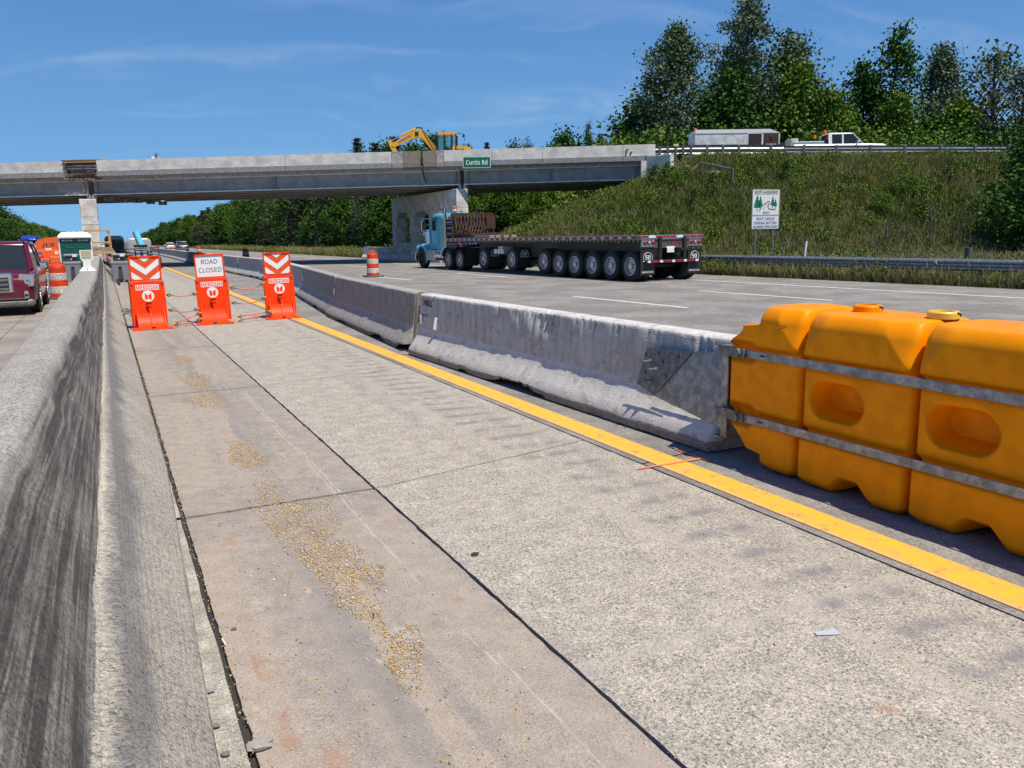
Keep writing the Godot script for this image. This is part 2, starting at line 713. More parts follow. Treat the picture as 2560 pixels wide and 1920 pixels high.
func shift(z: float) -> float:   # sideways bend of the far carriageway
	var d := -z
	if d < 14.0: return 0.054 * (14.0 - maxf(d, -6.0))
	if d < 50.0: return -0.05 * (d - 14.0)
	if d < 80.0: return -1.8 + 0.2 * (d - 50.0) / 30.0
	return -1.6


var hn := FastNoiseLite.new()


func land(x: float, z: float) -> float:   # height of the ground
	var p := Vector3(x, 0, z) - BO
	var u := p.dot(BU)
	var nn := p.dot(BN)
	var top := 6.02 + grade(u) - 0.35 * smoothstep(0.0, -3.0, nn) 
	var du := maxf(15.0 - u, 0.0) * 0.85
	var dn := maxf(nn - 0.35, 0.0)
	var df := maxf(-10.6 - nn, 0.0)
	var d := sqrt(du * du + dn * dn + df * df)
	var h := top - 0.47 * maxf(d - 0.5, 0.0)
	# the left approach of the same bridge
	var dl := maxf(u + 62.0, 0.0) * 0.85
	var d2 := sqrt(dl * dl + dn * dn + df * df)
	h = maxf(h, 5.6 - 0.47 * maxf(d2 - 0.5, 0.0))
	var g := 0.0
	if h < 0.9:
		h = h if h > 0.45 else (0.0 if h < -0.45 else (h + 0.45) * (h + 0.45) / 1.8)
	g = maxf(h, 0.0) * smoothstep(20.95 + shift(z), 22.6 + shift(z), x) if x > 0.0 else maxf(h, 0.0)
	if g > 0.3:
		g += hn.get_noise_2d(x * 6.0, z * 6.0) * 0.14 * smoothstep(0.3, 1.5, g) * (1.0 if dn > 0.5 or du > 3.0 else 0.0)
	return g


func _ready() -> void:
	LUT.resize(1024)
	for i in 1024:
		LUT[i] = int(clampf(Color(i / 1023.0, 0, 0).linear_to_srgb().r, 0.0, 1.0) * 255.0 + 0.5)
	rng.seed = 20
	hn.seed = 3
	hn.frequency = 0.05
	# camera
	cam = Camera3D.new()
	cam.name = "camera"
	var yaw := 0.460290492
	var pit := 0.181497863
	var rol := -0.0179986627
	var fw := Vector3(sin(yaw), 0, -cos(yaw))
	var rt := Vector3(cos(yaw), 0, sin(yaw))
	var f2 := fw * cos(pit) - Vector3.UP * sin(pit)
	var u2 := Vector3.UP * cos(pit) + fw * sin(pit)
	var r3 := rt * cos(rol) + u2 * sin(rol)
	var u3 := u2 * cos(rol) - rt * sin(rol)
	cam.transform = Transform3D(Basis(r3, u3, -f2), Vector3(0, 1.57401322, 0))
	cam.fov = 50.9127
	cam.near = 0.05
	cam.far = 4000.0
	add_child(cam)
	# sky
	var env := Environment.new()
	env.background_mode = Environment.BG_SKY
	var sky := Sky.new()
	var pano := PanoramaSkyMaterial.new()
	pano.panorama = sky_tex()
	pano.energy_multiplier = 1.0
	sky.sky_material = pano
	env.sky = sky
	env.tonemap_mode = Environment.TONE_MAPPER_LINEAR
	env.tonemap_exposure = 1.12
	env.sdfgi_enabled = true
	env.ssao_enabled = true
	env.ssil_enabled = true
	var we := WorldEnvironment.new()
	we.name = "environment"
	we.environment = env
	add_child(we)
	# sun
	var sun := DirectionalLight3D.new()
	sun.name = "sun"
	sun.light_energy = 1.6
	sun.light_color = Color(1.0, 0.955, 0.87)
	sun.light_angular_distance = 0.5
	sun.shadow_enabled = true
	add_child(sun)
	sun.look_at_from_position(SUN * 50.0, Vector3.ZERO, Vector3.FORWARD)

	make_materials()
	ground_and_roads()
	bridge()
	median_wall()
	barriers()
	cushion()
	sign_shields()
	truck()
	left_side()
	right_side()
	far_traffic()
	on_the_bridge()
	trees()
	grass()
	litter()


func speckle(m: StandardMaterial3D, t: Texture2D, s: float) -> void:
	m.detail_enabled = true
	m.detail_albedo = t
	m.detail_blend_mode = BaseMaterial3D.BLEND_MODE_MUL
	m.detail_uv_layer = BaseMaterial3D.DETAIL_UV_2
	m.uv2_triplanar = true
	m.uv2_world_triplanar = true
	m.uv2_scale = Vector3.ONE * s


func make_materials() -> void:
	var agg := stone_tex(1024, Vector3(0.375, 0.345, 0.297), 0.15, 0.36, 0.40, 0.5, 1)
	var paste := stone_tex(1024, Vector3(0.320, 0.282, 0.243), 0.15, 0.16, 0.24, 0.35, 2)
	var lane := stone_tex(1024, Vector3(0.270, 0.254, 0.234), 0.12, 0.2, 0.24, 0.4, 3)
	var grey := stone_tex(512, Vector3(0.50, 0.488, 0.465), 0.08, 0.10, 0.14, 0.3, 4)
	var speck := stone_tex(512, Vector3(0.86, 0.86, 0.86), 0.11, 0.55, 0.5, 0.65, 6)
	var blot := blotch_tex(512, 0.74, 1.0, Vector3(0.02, 0.0, -0.03), 0.012, 11)
	var blot2 := blotch_tex(512, 0.6, 1.0, Vector3(0.0, 0.0, 0.03), 0.02, 12)
	var bump := l8(512, 0.12, 21)
	var bumpc := l8(512, 0.09, 22, true)
	var mild := stone_tex(512, Vector3(0.92, 0.92, 0.91), 0.16, 0.14, 0.22, 0.5, 16)
	M.grey_tex = grey
	M.bump = bump
	M.blot = blot
	var sh := shoulder_tex()
	for q in [["slab_agg", agg, 0.62, bumpc, 0.22], ["slab_paste", paste, 0.8, bump, 0.12]]:
		var m := mat(1, 1, 1, 0.88)
		m.albedo_texture = q[1]
		m.uv1_triplanar = true
		m.uv1_world_triplanar = true
		m.uv1_scale = Vector3.ONE * q[2]
		m.detail_enabled = true
		m.detail_albedo = sh
		m.detail_blend_mode = BaseMaterial3D.BLEND_MODE_MIX
		m.detail_uv_layer = BaseMaterial3D.DETAIL_UV_2
		m.heightmap_enabled = true
		m.heightmap_texture = q[3]
		m.heightmap_scale = q[4]
		M[q[0]] = m
	M.gutter = surf(mat(1.12, 1.15, 1.15, 0.9), agg, 1.3, blot, 0.9, bumpc, 0.3)
	M.lane = surf(mat(1, 1, 1, 0.85), lane, 0.5, blot, 0.08, bump, 0.1)
	M.lane_left = surf(mat(1, 1, 1, 0.85), paste, 0.5, blot, 0.1, bump, 0.1)
	M.sealant = mat(0.035, 0.031, 0.028, 0.9)
	M.wall = mat(1, 1, 1, 0.92)
	M.wall.albedo_texture = wall_tex()
	M.wall.heightmap_enabled = true
	M.wall.heightmap_texture = tex(512, 512, stretched(64, 512, 512, 512, 0.16, 41), Image.FORMAT_L8)
	M.wall.heightmap_scale = 0.35
	speckle(M.wall, speck, 1.6)
	for q in [["nj0", 71, 0.57, 0.02], ["nj1", 75, 0.33, 0.12], ["nj2", 79, 0.48, 0.05]]:
		var m := mat(1, 1, 1, 0.9)
		m.albedo_texture = barrier_tex(q[1], q[2], q[3])
		m.heightmap_enabled = true
		m.heightmap_texture = bump
		m.heightmap_scale = 0.2
		speckle(m, mild, 1.2)
		M[q[0]] = m
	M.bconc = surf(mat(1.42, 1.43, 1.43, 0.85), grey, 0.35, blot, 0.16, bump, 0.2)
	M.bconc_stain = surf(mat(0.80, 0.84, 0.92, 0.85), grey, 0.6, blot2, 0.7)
	M.bconc_old = surf(mat(1.0, 0.94, 0.92, 0.9), grey, 0.8, blot2, 0.4, bumpc, 0.6)
	M.chipped = surf(mat(0.95, 0.93, 0.9, 0.95), agg, 1.6, blot2, 0.9, bumpc, 2.0)
	M.steel_grey = surf(mat(0.70, 0.69, 0.70, 0.55), grey, 0.3, blot, 0.2)
	M.flange = surf(mat(1.5, 1.55, 1.55, 0.6), grey, 0.3, blot, 0.3)
	M.galv = surf(mat(0.72, 0.76, 0.82, 0.42, 0.6), grey, 1.2, blot2, 0.9)
	M.galv_dull = surf(mat(0.42, 0.44, 0.48, 0.5, 0.35), grey, 2.0, blot2, 1.6)
	M.paint_yellow = mat(1, 1, 1, 0.7)
	M.paint_yellow.albedo_texture = paint_tex()
	M.paint_white = surf(mat(1.5, 1.5, 1.47, 0.7), grey, 1.0, blot, 1.5)
	M.spray = mat(0.85, 0.25, 0.09, 0.8)
	M.yellow_plastic = mat(0.93, 0.30, 0.0, 0.4)
	M.yellow_plastic.metallic_specular = 0.25
	M.yellow_plastic.detail_enabled = true
	M.yellow_plastic.detail_albedo = blotch_tex(256, 0.86, 1.0, Vector3.ZERO, 0.02, 15)
	M.yellow_plastic.detail_blend_mode = BaseMaterial3D.BLEND_MODE_MUL
	M.yellow_plastic.detail_uv_layer = BaseMaterial3D.DETAIL_UV_2
	M.yellow_plastic.uv2_triplanar = true
	M.yellow_plastic.uv2_scale = Vector3.ONE * 1.1
	M.yellow_cap = mat(0.75, 0.52, 0.06, 0.4)
	M.orange = mat(0.86, 0.052, 0.003, 0.45)
	M.orange.metallic_specular = 0.3
	M.beam_dark = mat(0.10, 0.095, 0.085, 0.6, 0.2)
	M.orange_dull = surf(mat(1.55, 0.12, 0.015, 0.5), grey, 1.0, blot, 0.9, null, 0, false)
	M.orange_sheet = mat(0.72, 0.085, 0.012, 0.35)
	M.white = mat(0.78, 0.78, 0.78, 0.4)
	M.white_dirty = surf(mat(1.4, 1.4, 1.4, 0.6), grey, 0.7, blot2, 1.2, null, 0, false)
	M.white_paint = surf(mat(0.86, 0.87, 0.88, 0.4), mild, 0.5, blot, 0.2, null, 0, false)
	M.alu_dull = mat(0.22, 0.21, 0.20, 0.5, 0.4)
	M.white_plastic = mat(0.80, 0.80, 0.78, 0.35)
	M.reflector = mat(0.45, 0.43, 0.30, 0.25)
	M.black = mat(0.012, 0.012, 0.013, 0.5)
	M.ink = mat(0.02, 0.02, 0.022, 0.6)
	M.rubber = mat(0.022, 0.021, 0.020, 0.85)
	M.frame_dark = mat(0.018, 0.017, 0.017, 0.6)
	M.chrome = mat(0.72, 0.73, 0.75, 0.12, 1.0)
	M.alu = mat(0.58, 0.59, 0.6, 0.32, 0.85)
	M.turquoise = mat(0.085, 0.46, 0.56, 0.18)
	M.turquoise.clearcoat_enabled = true
	M.turquoise.clearcoat = 0.6
	M.turquoise.clearcoat_roughness = 0.06
	M.wine = mat(0.12, 0.003, 0.012, 0.2)
	M.wine.clearcoat_enabled = true
	M.wine.clearcoat = 0.5
	M.wine.clearcoat_roughness = 0.03
	M.glass = mat(0.02, 0.025, 0.028, 0.05)
	M.glass.metallic_specular = 0.45
	M.lamp = mat(0.30, 0.32, 0.33, 0.08)
	M.chain = surf(mat(0.42, 0.29, 0.22, 0.7, 0.3), grey, 2.0, blot2, 3.0)
	M.lamp.clearcoat_enabled = true
	M.red = mat(0.42, 0.01, 0.012, 0.25)
	M.red_tape = mat(0.36, 0.012, 0.02, 0.4)
	M.amber = mat(0.8, 0.13, 0.01, 0.3)
	M.rust = surf(mat(0.20, 0.105, 0.075, 0.85, 0.2), grey, 2.0, blot2, 2.0)
	M.wood = mat(1, 1, 1, 0.8)
	M.wood.albedo_texture = wood_tex(Vector3(0.50, 0.30, 0.14), 81)
	M.wood.uv1_triplanar = true
	M.wood.uv1_scale = Vector3(0.6, 2.2, 0.6)
	M.wood_grey = mat(1, 1, 1, 0.9)
	M.wood_grey.albedo_texture = wood_tex(Vector3(0.28, 0.22, 0.17), 82)
	M.wood_grey.uv1_triplanar = true
	M.wood_grey.uv1_scale = Vector3(0.7, 2.2, 0.7)
	M.ply = mat(1, 1, 1, 0.85)
	M.ply.albedo_texture = wood_tex(Vector3(0.20, 0.115, 0.06), 83)
	M.ply.uv1_triplanar = true
	M.ply.uv1_scale = Vector3(0.5, 1.5, 0.5)
	M.post_wood = mat(0.10, 0.105, 0.085, 0.9)
	M.green_plastic = mat(0.004, 0.085, 0.062, 0.4)
	M.grey_plastic = mat(0.20, 0.22, 0.25, 0.5)
	M.dark_plastic = mat(0.05, 0.052, 0.06, 0.5)
	M.sign_green = mat(0.0, 0.145, 0.075, 0.4)
	M.sign_white = mat(0.76, 0.77, 0.78, 0.4)
	M.ink_blue = mat(0.04, 0.07, 0.35, 0.5)
	M.ink_green = mat(0.0, 0.17, 0.08, 0.5)
	M.jlg = mat(0.74, 0.125, 0.03, 0.4)
	M.yellow_machine = mat(0.78, 0.42, 0.02, 0.35)
	M.blue_lift = mat(0.06, 0.42, 0.75, 0.35)
	M.blue_truck = mat(0.012, 0.05, 0.42, 0.25)
	M.tank = mat(0.62, 0.64, 0.66, 0.25, 0.5)
	M.car_grey = mat(0.09, 0.095, 0.10, 0.25, 0.5)
	M.car_white = mat(0.72, 0.73, 0.75, 0.25)
	M.car_dark = mat(0.015, 0.018, 0.03, 0.2)
	M.soil = surf(mat(0.16, 0.18, 0.06, 0.95), grey, 0.5, blot2, 0.2)
	M.verge = surf(mat(0.5, 0.38, 0.25, 0.95), grey, 0.8, blot2, 0.5)
	M.bark = surf(mat(0.20, 0.18, 0.15, 0.95), grey, 1.5, null, 1.0, bump, 2.0)
	for q in [["leaf", 0.35], ["blade", 0.3]]:
		var m := mat(1, 1, 1, 0.6)
		m.vertex_color_use_as_albedo = true
		m.backlight_enabled = true
		m.backlight = Color(q[1], q[1], q[1])
		m.metallic_specular = 0.3
		M[q[0]] = m


# ---------------------------------------------------------------- ground, roads, markings
func ground_and_roads() -> void:
	var xs := []
	var zs := []
	var xx := -900.0
	while xx < 900.0:
		xs.append(xx)
		xx += 1.6 if xx > 16.0 and xx < 92.0 else (6.0 if xx > -80.0 and xx < 140.0 else 60.0)
	var zz := -2600.0
	while zz < 130.0:
		zs.append(zz)
		zz += 1.6 if zz > -80.0 and zz < 14.0 else (8.0 if zz > -200.0 else 100.0)
	zs.reverse()
	var rows := []
	for z in zs:
		var r := PackedVector3Array()
		for x in xs:
			var y := land(x, z)
			if y < 0.02:
				y = -0.07
			r.append(Vector3(x, y, z))
		rows.append(r)
	var g := Geo.new()
	g.grid(rows, true)
	struct("ground", g, M.soil)

	# dark bed that shows in the joints
	g = Geo.new()
	g.quad(Vector3(0.1, -0.02, 30), Vector3(22.0, -0.02, 30), Vector3(22.0, -0.02, -75), Vector3(0.1, -0.02, -75))
	g.quad(Vector3(-12.6, -0.02, 30), Vector3(-0.8, -0.02, 30), Vector3(-0.8, -0.02, -75), Vector3(-12.6, -0.02, -75))
	struct("road_bed", g, M.sealant)

	# closed shoulder: two rows of slabs with ragged joints
	var pave := Node3D.new()
	pave.name = "shoulder_pavement"
	add_child(pave)
	tag(pave, "", "", "", "structure")
	var jz := [2.6, -0.62, -4.84, -9.04, -13.0, -17.0]
	for i in 14:
		jz.append(-17.0 - 4.15 * (i + 1))
	var jn := FastNoiseLite.new()
	jn.seed = 5
	jn.frequency = 1.6
	jn.fractal_octaves = 4
	for i in jz.size() - 1:
		for side in 2:
			var far := i > 5
			var x0: float = [0.268, 1.408][side]
			var x1: float = [1.399, 3.196][side]
			var nz := 8 if far else (112 if side == 1 else 60)
			var nx := 3 if far else 22
			var rr := []
			var uv := []
			for a in nz + 1:
				var r := PackedVector3Array()
				var q := PackedVector2Array()
				for b in nx + 1:
					var fz := a / float(nz)
					var fx := b / float(nx)
					var skew := 0.0 if side == 0 else 0.21
					var x := lerpf(x0, x1, fx)
					var z0: float = jz[i] - skew * (x - 1.4) * 1.0
					var z1: float = jz[i + 1] - skew * (x - 1.4) * 1.0
					var gap := 0.014 if side == 0 and not far else 0.008
					var z := lerpf(z0 - gap, z1 + gap, fz)
					if not far:
						var am: float = [0.012, 0.009][side]
						if b == 0: x += (0.004 + absf(jn.get_noise_2d(z * 2.0, side * 31.0 + 3.0)) * am * (1.6 if side == 0 else 1.0))
						if b == nx: x -= absf(jn.get_noise_2d(z * 2.0, side * 57.0 + 11.0)) * [0.014, 0.012][side]
						if a == 0: z -= absf(jn.get_noise_2d(x * 2.4, i * 17.0)) * (0.022 if side == 0 else 0.008)
						if a == nz: z += absf(jn.get_noise_2d(x * 2.4, i * 17.0 + 40.0)) * (0.02 if side == 0 else 0.008)
					var dip := 0.0
					if side == 1 and not far and x > 2.45 and x < 3.14:
						var gz := fposmod(-z + 0.06 * (x - 2.5), 0.305) / 0.305
						dip = -0.011 * exp(-pow((gz - 0.5) / 0.19, 2.0)) * smoothstep(2.48, 2.62, x) * (1.0 - smoothstep(2.98, 3.12, x)) * clampf(0.75 + jn.get_noise_2d(x * 0.8, z * 0.8), 0.2, 1.3)
					r.append(Vector3(x, dip, z))
					q.append(Vector2((x - 0.2) / 3.1, -z / 18.0))
				rr.append(r)
				uv.append(q)
			g = Geo.new()
			var flip := []
			var fuv := []
			for a in rr.size():
				flip.append(rr[a]); fuv.append(uv[a])
			g.grid(flip, side == 1 and not far, fuv, fuv)
			# edges down into the joints
			for a in nz:
				g.quad_out(rr[a][0], rr[a + 1][0], rr[a + 1][0] - Vector3(0, 0.05, 0), rr[a][0] - Vector3(0, 0.05, 0), Vector3.LEFT)
				g.quad_out(rr[a][nx], rr[a + 1][nx], rr[a + 1][nx] - Vector3(0, 0.05, 0), rr[a][nx] - Vector3(0, 0.05, 0), Vector3.RIGHT)
			for b in nx:
				g.quad_out(rr[0][b], rr[0][b + 1], rr[0][b + 1] - Vector3(0, 0.05, 0), rr[0][b] - Vector3(0, 0.05, 0), Vector3.BACK)
				g.quad_out(rr[nz][b], rr[nz][b + 1], rr[nz][b + 1] - Vector3(0, 0.05, 0), rr[nz][b] - Vector3(0, 0.05, 0), Vector3.FORWARD)
			obj("slab", g, M.slab_paste if side == 0 else M.slab_agg, pave)
	# rough strip of concrete along the foot of the median wall
	for i in jz.size() - 1:
		var a: float = jz[i] - 0.02
		var b: float = jz[i + 1] + 0.02
		g = Geo.new()
		var r0 := PackedVector3Array()
		var r1 := PackedVector3Array()
		var r2 := PackedVector3Array()
		for s in 31:
			var z := lerpf(a, b, s / 30.0)
			var e := 0.25 + 0.008 * jn.get_noise_2d(z * 1.3, 90.0) - 0.012 * absf(jn.get_noise_2d(z * 4.0, 95.0))
			r0.append(Vector3(0.05, 0.006, z))
			r1.append(Vector3(e, 0.003, z))
			r2.append(Vector3(e + 0.004, -0.03, z))
		g.grid([r0, r1, r2], false)
		obj("gutter_strip", g, M.gutter, pave)

	# travelled lanes
	var road := Node3D.new()
	road.name = "road"
	add_child(road)
	tag(road, "", "", "", "structure")
	var xb := [3.205, 7.35, 11.0, 14.7, 18.0, 20.9]
	var zt := 8.0
	while zt > -74.0:
		for i in 5:
			var n := 4
			var rr := []
			for a in n + 1:
				var r := PackedVector3Array()
				for b in 3:
					var x := lerpf(xb[i] + 0.006, xb[i + 1] - 0.006, b / 2.0)
					var z := zt - 0.008 - (4.15 - 0.016) * a / float(n) - 0.19 * (x - 3.2) * (1.0 if x < 8.0 else 0.25) - (0.9 if i > 0 else 0.0)
					if i == 0 and b == 0:
						r.append(Vector3(x, 0, z))
					else:
						r.append(Vector3(x + shift(z) * clampf((x - 3.2) / 4.1, 0.0, 1.0), 0, z))
				rr.append(r)
			g = Geo.new()
			g.grid(rr, false)
			for a in n:
				g.quad_out(rr[a][0], rr[a + 1][0], rr[a + 1][0] - Vector3(0, 0.04, 0), rr[a][0] - Vector3(0, 0.04, 0), Vector3.LEFT)
				g.quad_out(rr[a][2], rr[a + 1][2], rr[a + 1][2] - Vector3(0, 0.04, 0), rr[a][2] - Vector3(0, 0.04, 0), Vector3.RIGHT)
			obj("slab", g, M.lane, road)
		zt -= 4.15
	# far and behind: too far or out of sight to tell the slabs apart
	for q in [[-74.0 - 0.9, -900.0], [46.0, 7.0]]:
		var rr := []
		for a in 61:
			var z := lerpf(q[0], q[1], a / 60.0)
			var w := shift(z)
			rr.append(PackedVector3Array([Vector3(0.27, -0.004, z), Vector3(8.0, -0.004, z), Vector3(20.9 + w, -0.004, z)]))
		g = Geo.new()
		g.grid(rr, false)
		obj("carriageway", g, M.lane, road)
	var left := Node3D.new()
	left.name = "opposite_road"
	add_child(left)
	tag(left, "", "", "", "structure")
	var xl := [-12.5, -9.3, -5.65, -1.72, -0.95]
	zt = 4.2
	while zt > -74.0:
		for i in 4:
			g = Geo.new()
			var p0 := Vector3(xl[i] + 0.006, 0, zt)
			var p1 := Vector3(xl[i + 1] - 0.006, 0, zt)
			g.grid([PackedVector3Array([p0, p1]), PackedVector3Array([p0 - Vector3(0, 0, 4.09), p1 - Vector3(0, 0, 4.09)])], false)
			g.quad(p1, p1 - Vector3(0, 0.04, 0), p1 - Vector3(0, 0.04, 4.09), p1 - Vector3(0, 0, 4.09))
			obj("slab", g, M.lane_left, left)
		zt -= 4.1
	for q in [[zt, -900.0], [46.0, 4.3]]:
		g = Geo.new()
		g.quad(Vector3(-12.5, -0.004, q[0]), Vector3(-0.95, -0.004, q[0]), Vector3(-0.95, -0.004, q[1]), Vector3(-12.5, -0.004, q[1]))
		obj("carriageway", g, M.lane_left, left)

	# markings: sheets a few millimetres up
	g = Geo.new()
	var rr := []
	var uv := []
	for a in 201:
		var z := 6.0 - 76.0 * a / 200.0
		rr.append(PackedVector3Array([Vector3(3.27, 0.004, z), Vector3(3.5, 0.004, z)]))
		uv.append(PackedVector2Array([Vector2(0, -z / 3.6), Vector2(1, -z / 3.6)]))
	g.grid(rr, false, uv, uv)
	struct("yellow_edge_line", g, M.paint_yellow)
	for ln in [11.0, 14.7]:
		for d in range(-1, 16):
			var z0 := -13.7 - 15.3 * d
			if ln > 12.0: z0 += 0.5
			g = Geo.new()
			strip(g, ln, z0, z0 - 4.4, 0.075, 4)
			struct("lane_dash", g, M.paint_white)
	g = Geo.new()
	strip(g, 18.15, 20.0, -700.0, 0.08, 200)
	struct("white_edge_line", g, M.paint_white)
	for zq in [-18.0, -33.0, -48.0, -63.0, -78.0, -93.0]:
		g = Geo.new()
		g.quad(Vector3(-5.75, 0.004, zq), Vector3(-5.6, 0.004, zq), Vector3(-5.6, 0.004, zq - 4.0), Vector3(-5.75, 0.004, zq - 4.0))
		struct("lane_dash", g, M.paint_white)


func strip(g: Geo, x0: float, za: float, zb: float, hw: float, n: int) -> void:
	var rr := []
	for a in n + 1:
		var z := lerpf(za, zb, pow(a / float(n), 1.6) if n > 20 else a / float(n))
		var x := x0 + shift(z)
		rr.append(PackedVector3Array([Vector3(x - hw, 0.004, z), Vector3(x + hw, 0.004, z)]))
	g.grid(rr, false)


# ---------------------------------------------------------------- the overpass
func bpt(p: Array, u: float) -> Vector3:   # (out, height) of a bridge section at u
	return br(u, p[1] + grade(u), p[0])


func sweep(g: Geo, sec: Array, u0: float, u1: float, n := 1, closed := true) -> void:
	for i in n:
		var a := lerpf(u0, u1, i / float(n))
		var b := lerpf(u0, u1, (i + 1) / float(n))
		for j in (sec.size() if closed else sec.size() - 1):
			var p: Array = sec[j]
			var q: Array = sec[(j + 1) % sec.size()]
			g.quad(bpt(p, a), bpt(q, a), bpt(q, b), bpt(p, b))
	if closed:
		var e0 := []
		var e1 := []
		for p in sec:
			e0.append(bpt(p, u0))
			e1.append(bpt(p, u1))
		g.fan(e0, -BU)
		g.fan(e1, BU)


func bridge() -> void:
	var t := thing("overpass", "grey concrete highway overpass on two wall piers, with steel girders and a solid parapet", "bridge", BO)
	var inv := Transform3D(Basis.IDENTITY, -BO)
	# near parapet, piece by piece between its joints; worn and rough round the expansion joint
	var sec := [[0.50, 6.70], [0.50, 6.05], [0.20, 6.05], [0.20, 6.70]]
	var low := [[0.60, 6.05], [0.58, 5.76], [0.15, 5.70], [0.15, 6.05]]
	var cuts := [[-60.0, -42.0, 0], [-42.0, -33.0, 0], [-33.0, -24.25, 0], [-22.15, -16.0, 0], [-16.0, -10.6, 0], [-10.6, -4.15, 0], [-4.15, -3.45, 2], [-3.45, -2.40, 3], [-2.28, -1.45, 3], [-1.45, -1.0, 2], [-1.0, 1.9, 0], [1.9, 4.9, 0], [4.9, 9.7, 0], [9.7, 11.63, 0]]
	for c in cuts:
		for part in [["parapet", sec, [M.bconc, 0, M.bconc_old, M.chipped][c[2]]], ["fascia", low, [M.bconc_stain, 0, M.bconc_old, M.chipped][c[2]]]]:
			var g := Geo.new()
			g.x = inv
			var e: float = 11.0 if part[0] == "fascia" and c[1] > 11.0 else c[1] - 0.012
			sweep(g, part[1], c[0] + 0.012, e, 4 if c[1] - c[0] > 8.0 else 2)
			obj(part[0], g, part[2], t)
	# far parapet and deck
	var g := Geo.new()
	g.x = inv
	sweep(g, [[-10.2, 6.70], [-10.2, 5.76], [-10.6, 5.76], [-10.6, 6.70]], -60.0, 11.6, 10)
	obj("parapet", g, M.bconc, t)
	for c in [[-60.0, -24.3], [-24.3, -22.1], [-22.1, -2.35], [-2.3, 11.5]]:
		g = Geo.new()
		g.x = inv
		var edge: float = 0.15 if c[1] - c[0] > 3.0 else -0.25
		sweep(g, [[edge, 5.78], [edge, 5.56], [-10.2, 5.56], [-10.2, 5.78]], c[0], c[1], 6)
		obj("deck", g, M.bconc_old, t)
	# girders: six lines, three spans
	for span in [[-60.0, -23.1], [-22.75, -0.1], [0.12, 10.75]]:
		for k in 6:
			var o := -0.1 - 1.94 * k
			g = Geo.new()
			g.x = inv
			for s in ([[0.012, 5.50, 4.74]] if k == 0 else [[0.17, 5.56, 5.50], [0.012, 5.50, 4.74], [0.2, 4.74, 4.68]]):
				sweep(g, [[o + s[0], s[1]], [o + s[0], s[2]], [o - s[0], s[2]], [o - s[0], s[1]]], span[0], span[1], 6)
			# stiffeners
			var u: float = span[0] + 0.25
			while u < span[1]:
				g.box(br(u, 5.12 + grade(u), o + 0.085), Vector3(0.015, 0.76, 0.15), Basis(BU, Vector3.UP, BN))
				u += (span[1] - span[0] - 0.5) / 2.0
			var gd := obj("girder", g, M.steel_grey, t)
			if k == 0:
				for s in [[0.19, 5.56, 5.50], [0.21, 4.74, 4.68]]:
					g = Geo.new()
					g.x = inv
					sweep(g, [[o + s[0], s[1]], [o + s[0], s[2]], [o - s[0], s[2]], [o - s[0], s[1]]], span[0], span[1], 6)
					obj("flange", g, M.flange, gd)
		for u in [span[0] + 2.0, (span[0] + span[1]) / 2.0, span[1] - 2.0]:
			g = Geo.new()
			g.x = inv
			g.box(br(u, 5.15 + grade(u), -5.0), Vector3(0.05, 0.45, 9.6), Basis(BU, Vector3.UP, BN))
			obj("cross_frame", g, M.steel_grey, t)
	# a row of shallower beams under the far half shows below the near girder
	# piers: walls along the median and beside the right shoulder
	for pr in [[-22.94, 0.0, 0.95], [0.03, 0.0, 0.76]]:
		var p := Node3D.new()
		p.name = "pier"
		t.add_child(p, true)
		var face := br(pr[0], 0, 0.48)
		p.position = face - BO
		p.rotation.y = 0.0
		var w: float = pr[2]
		var hh := 4.43 + grade(pr[0])
		var L := 12.4
		g = Geo.new()
		g.box(Vector3(0, hh - 0.55, -L / 2), Vector3(w, 1.1, L), Basis.IDENTITY, 0.03)
		obj("cap", g, M.bconc, p)
		g = Geo.new()
		g.box(Vector3(0, 0.6, -L / 2), Vector3(w + 0.01, 1.25, L + 0.01), Basis.IDENTITY, 0.03)
		obj("plinth", g, M.bconc, p)
		for k in 4:
			var zc := -0.475 - (L - 0.95) / 3.0 * k
			g = Geo.new()
			var f := Transform3D(Basis(Vector3(0, 0, -1), Vector3.UP, Vector3(1, 0, 0)), Vector3(0, 0, zc))
			var yb := 1.22
			var yt := hh - 1.102
			var hw := 0.475
			var pts := PackedVector2Array()
			if k > 0: pts.append_array([Vector2(-hw - 0.75, yt), Vector2(-hw, yt - 0.38)])
			else: pts.append_array([Vector2(-hw, yt)])
			pts.append_array([Vector2(-hw, yb), Vector2(hw, yb)])
			if k < 3: pts.append_array([Vector2(hw, yt - 0.38), Vector2(hw + 0.75, yt)])
			else: pts.append_array([Vector2(hw, yt)])
			g.poly(pts, -w / 2 + 0.004, w / 2 - 0.004, f)
			obj("column", g, M.bconc, p)
		g = Geo.new()   # form line and tie marks on the end
		g.box(Vector3(0, hh - 1.55, 0.0), Vector3(w - 0.02, 0.02, 0.012))
		obj("form_line", g, M.frame_dark, p)
		for q in [[-0.2, -0.32], [0.2, -0.32], [0.0, -0.22]]:
			g = Geo.new()
			g.box(Vector3(q[0], hh + q[1], 0.004), Vector3(0.06 if q[0] == 0.0 else 0.035, 0.03, 0.012))
			obj("form_mark", g, M.frame_dark, p)
		for k in 6:
			for s in ([-0.16, 0.16]):
				var o := -0.1 - 1.94 * k
				g = Geo.new()
				g.x = inv
				var c := br(pr[0] + s * 1.0, 0, o)
				g.box(Vector3(c.x, 4.56 + grade(pr[0]), c.z), Vector3(0.2, 0.24, 0.3), Basis(BU, Vector3.UP, BN), 0.02)
				obj("bearing", g, M.bconc_old, t)
	# hanging rubber strip and bolted plates at the expansion joint
	g = Geo.new()
	g.x = inv
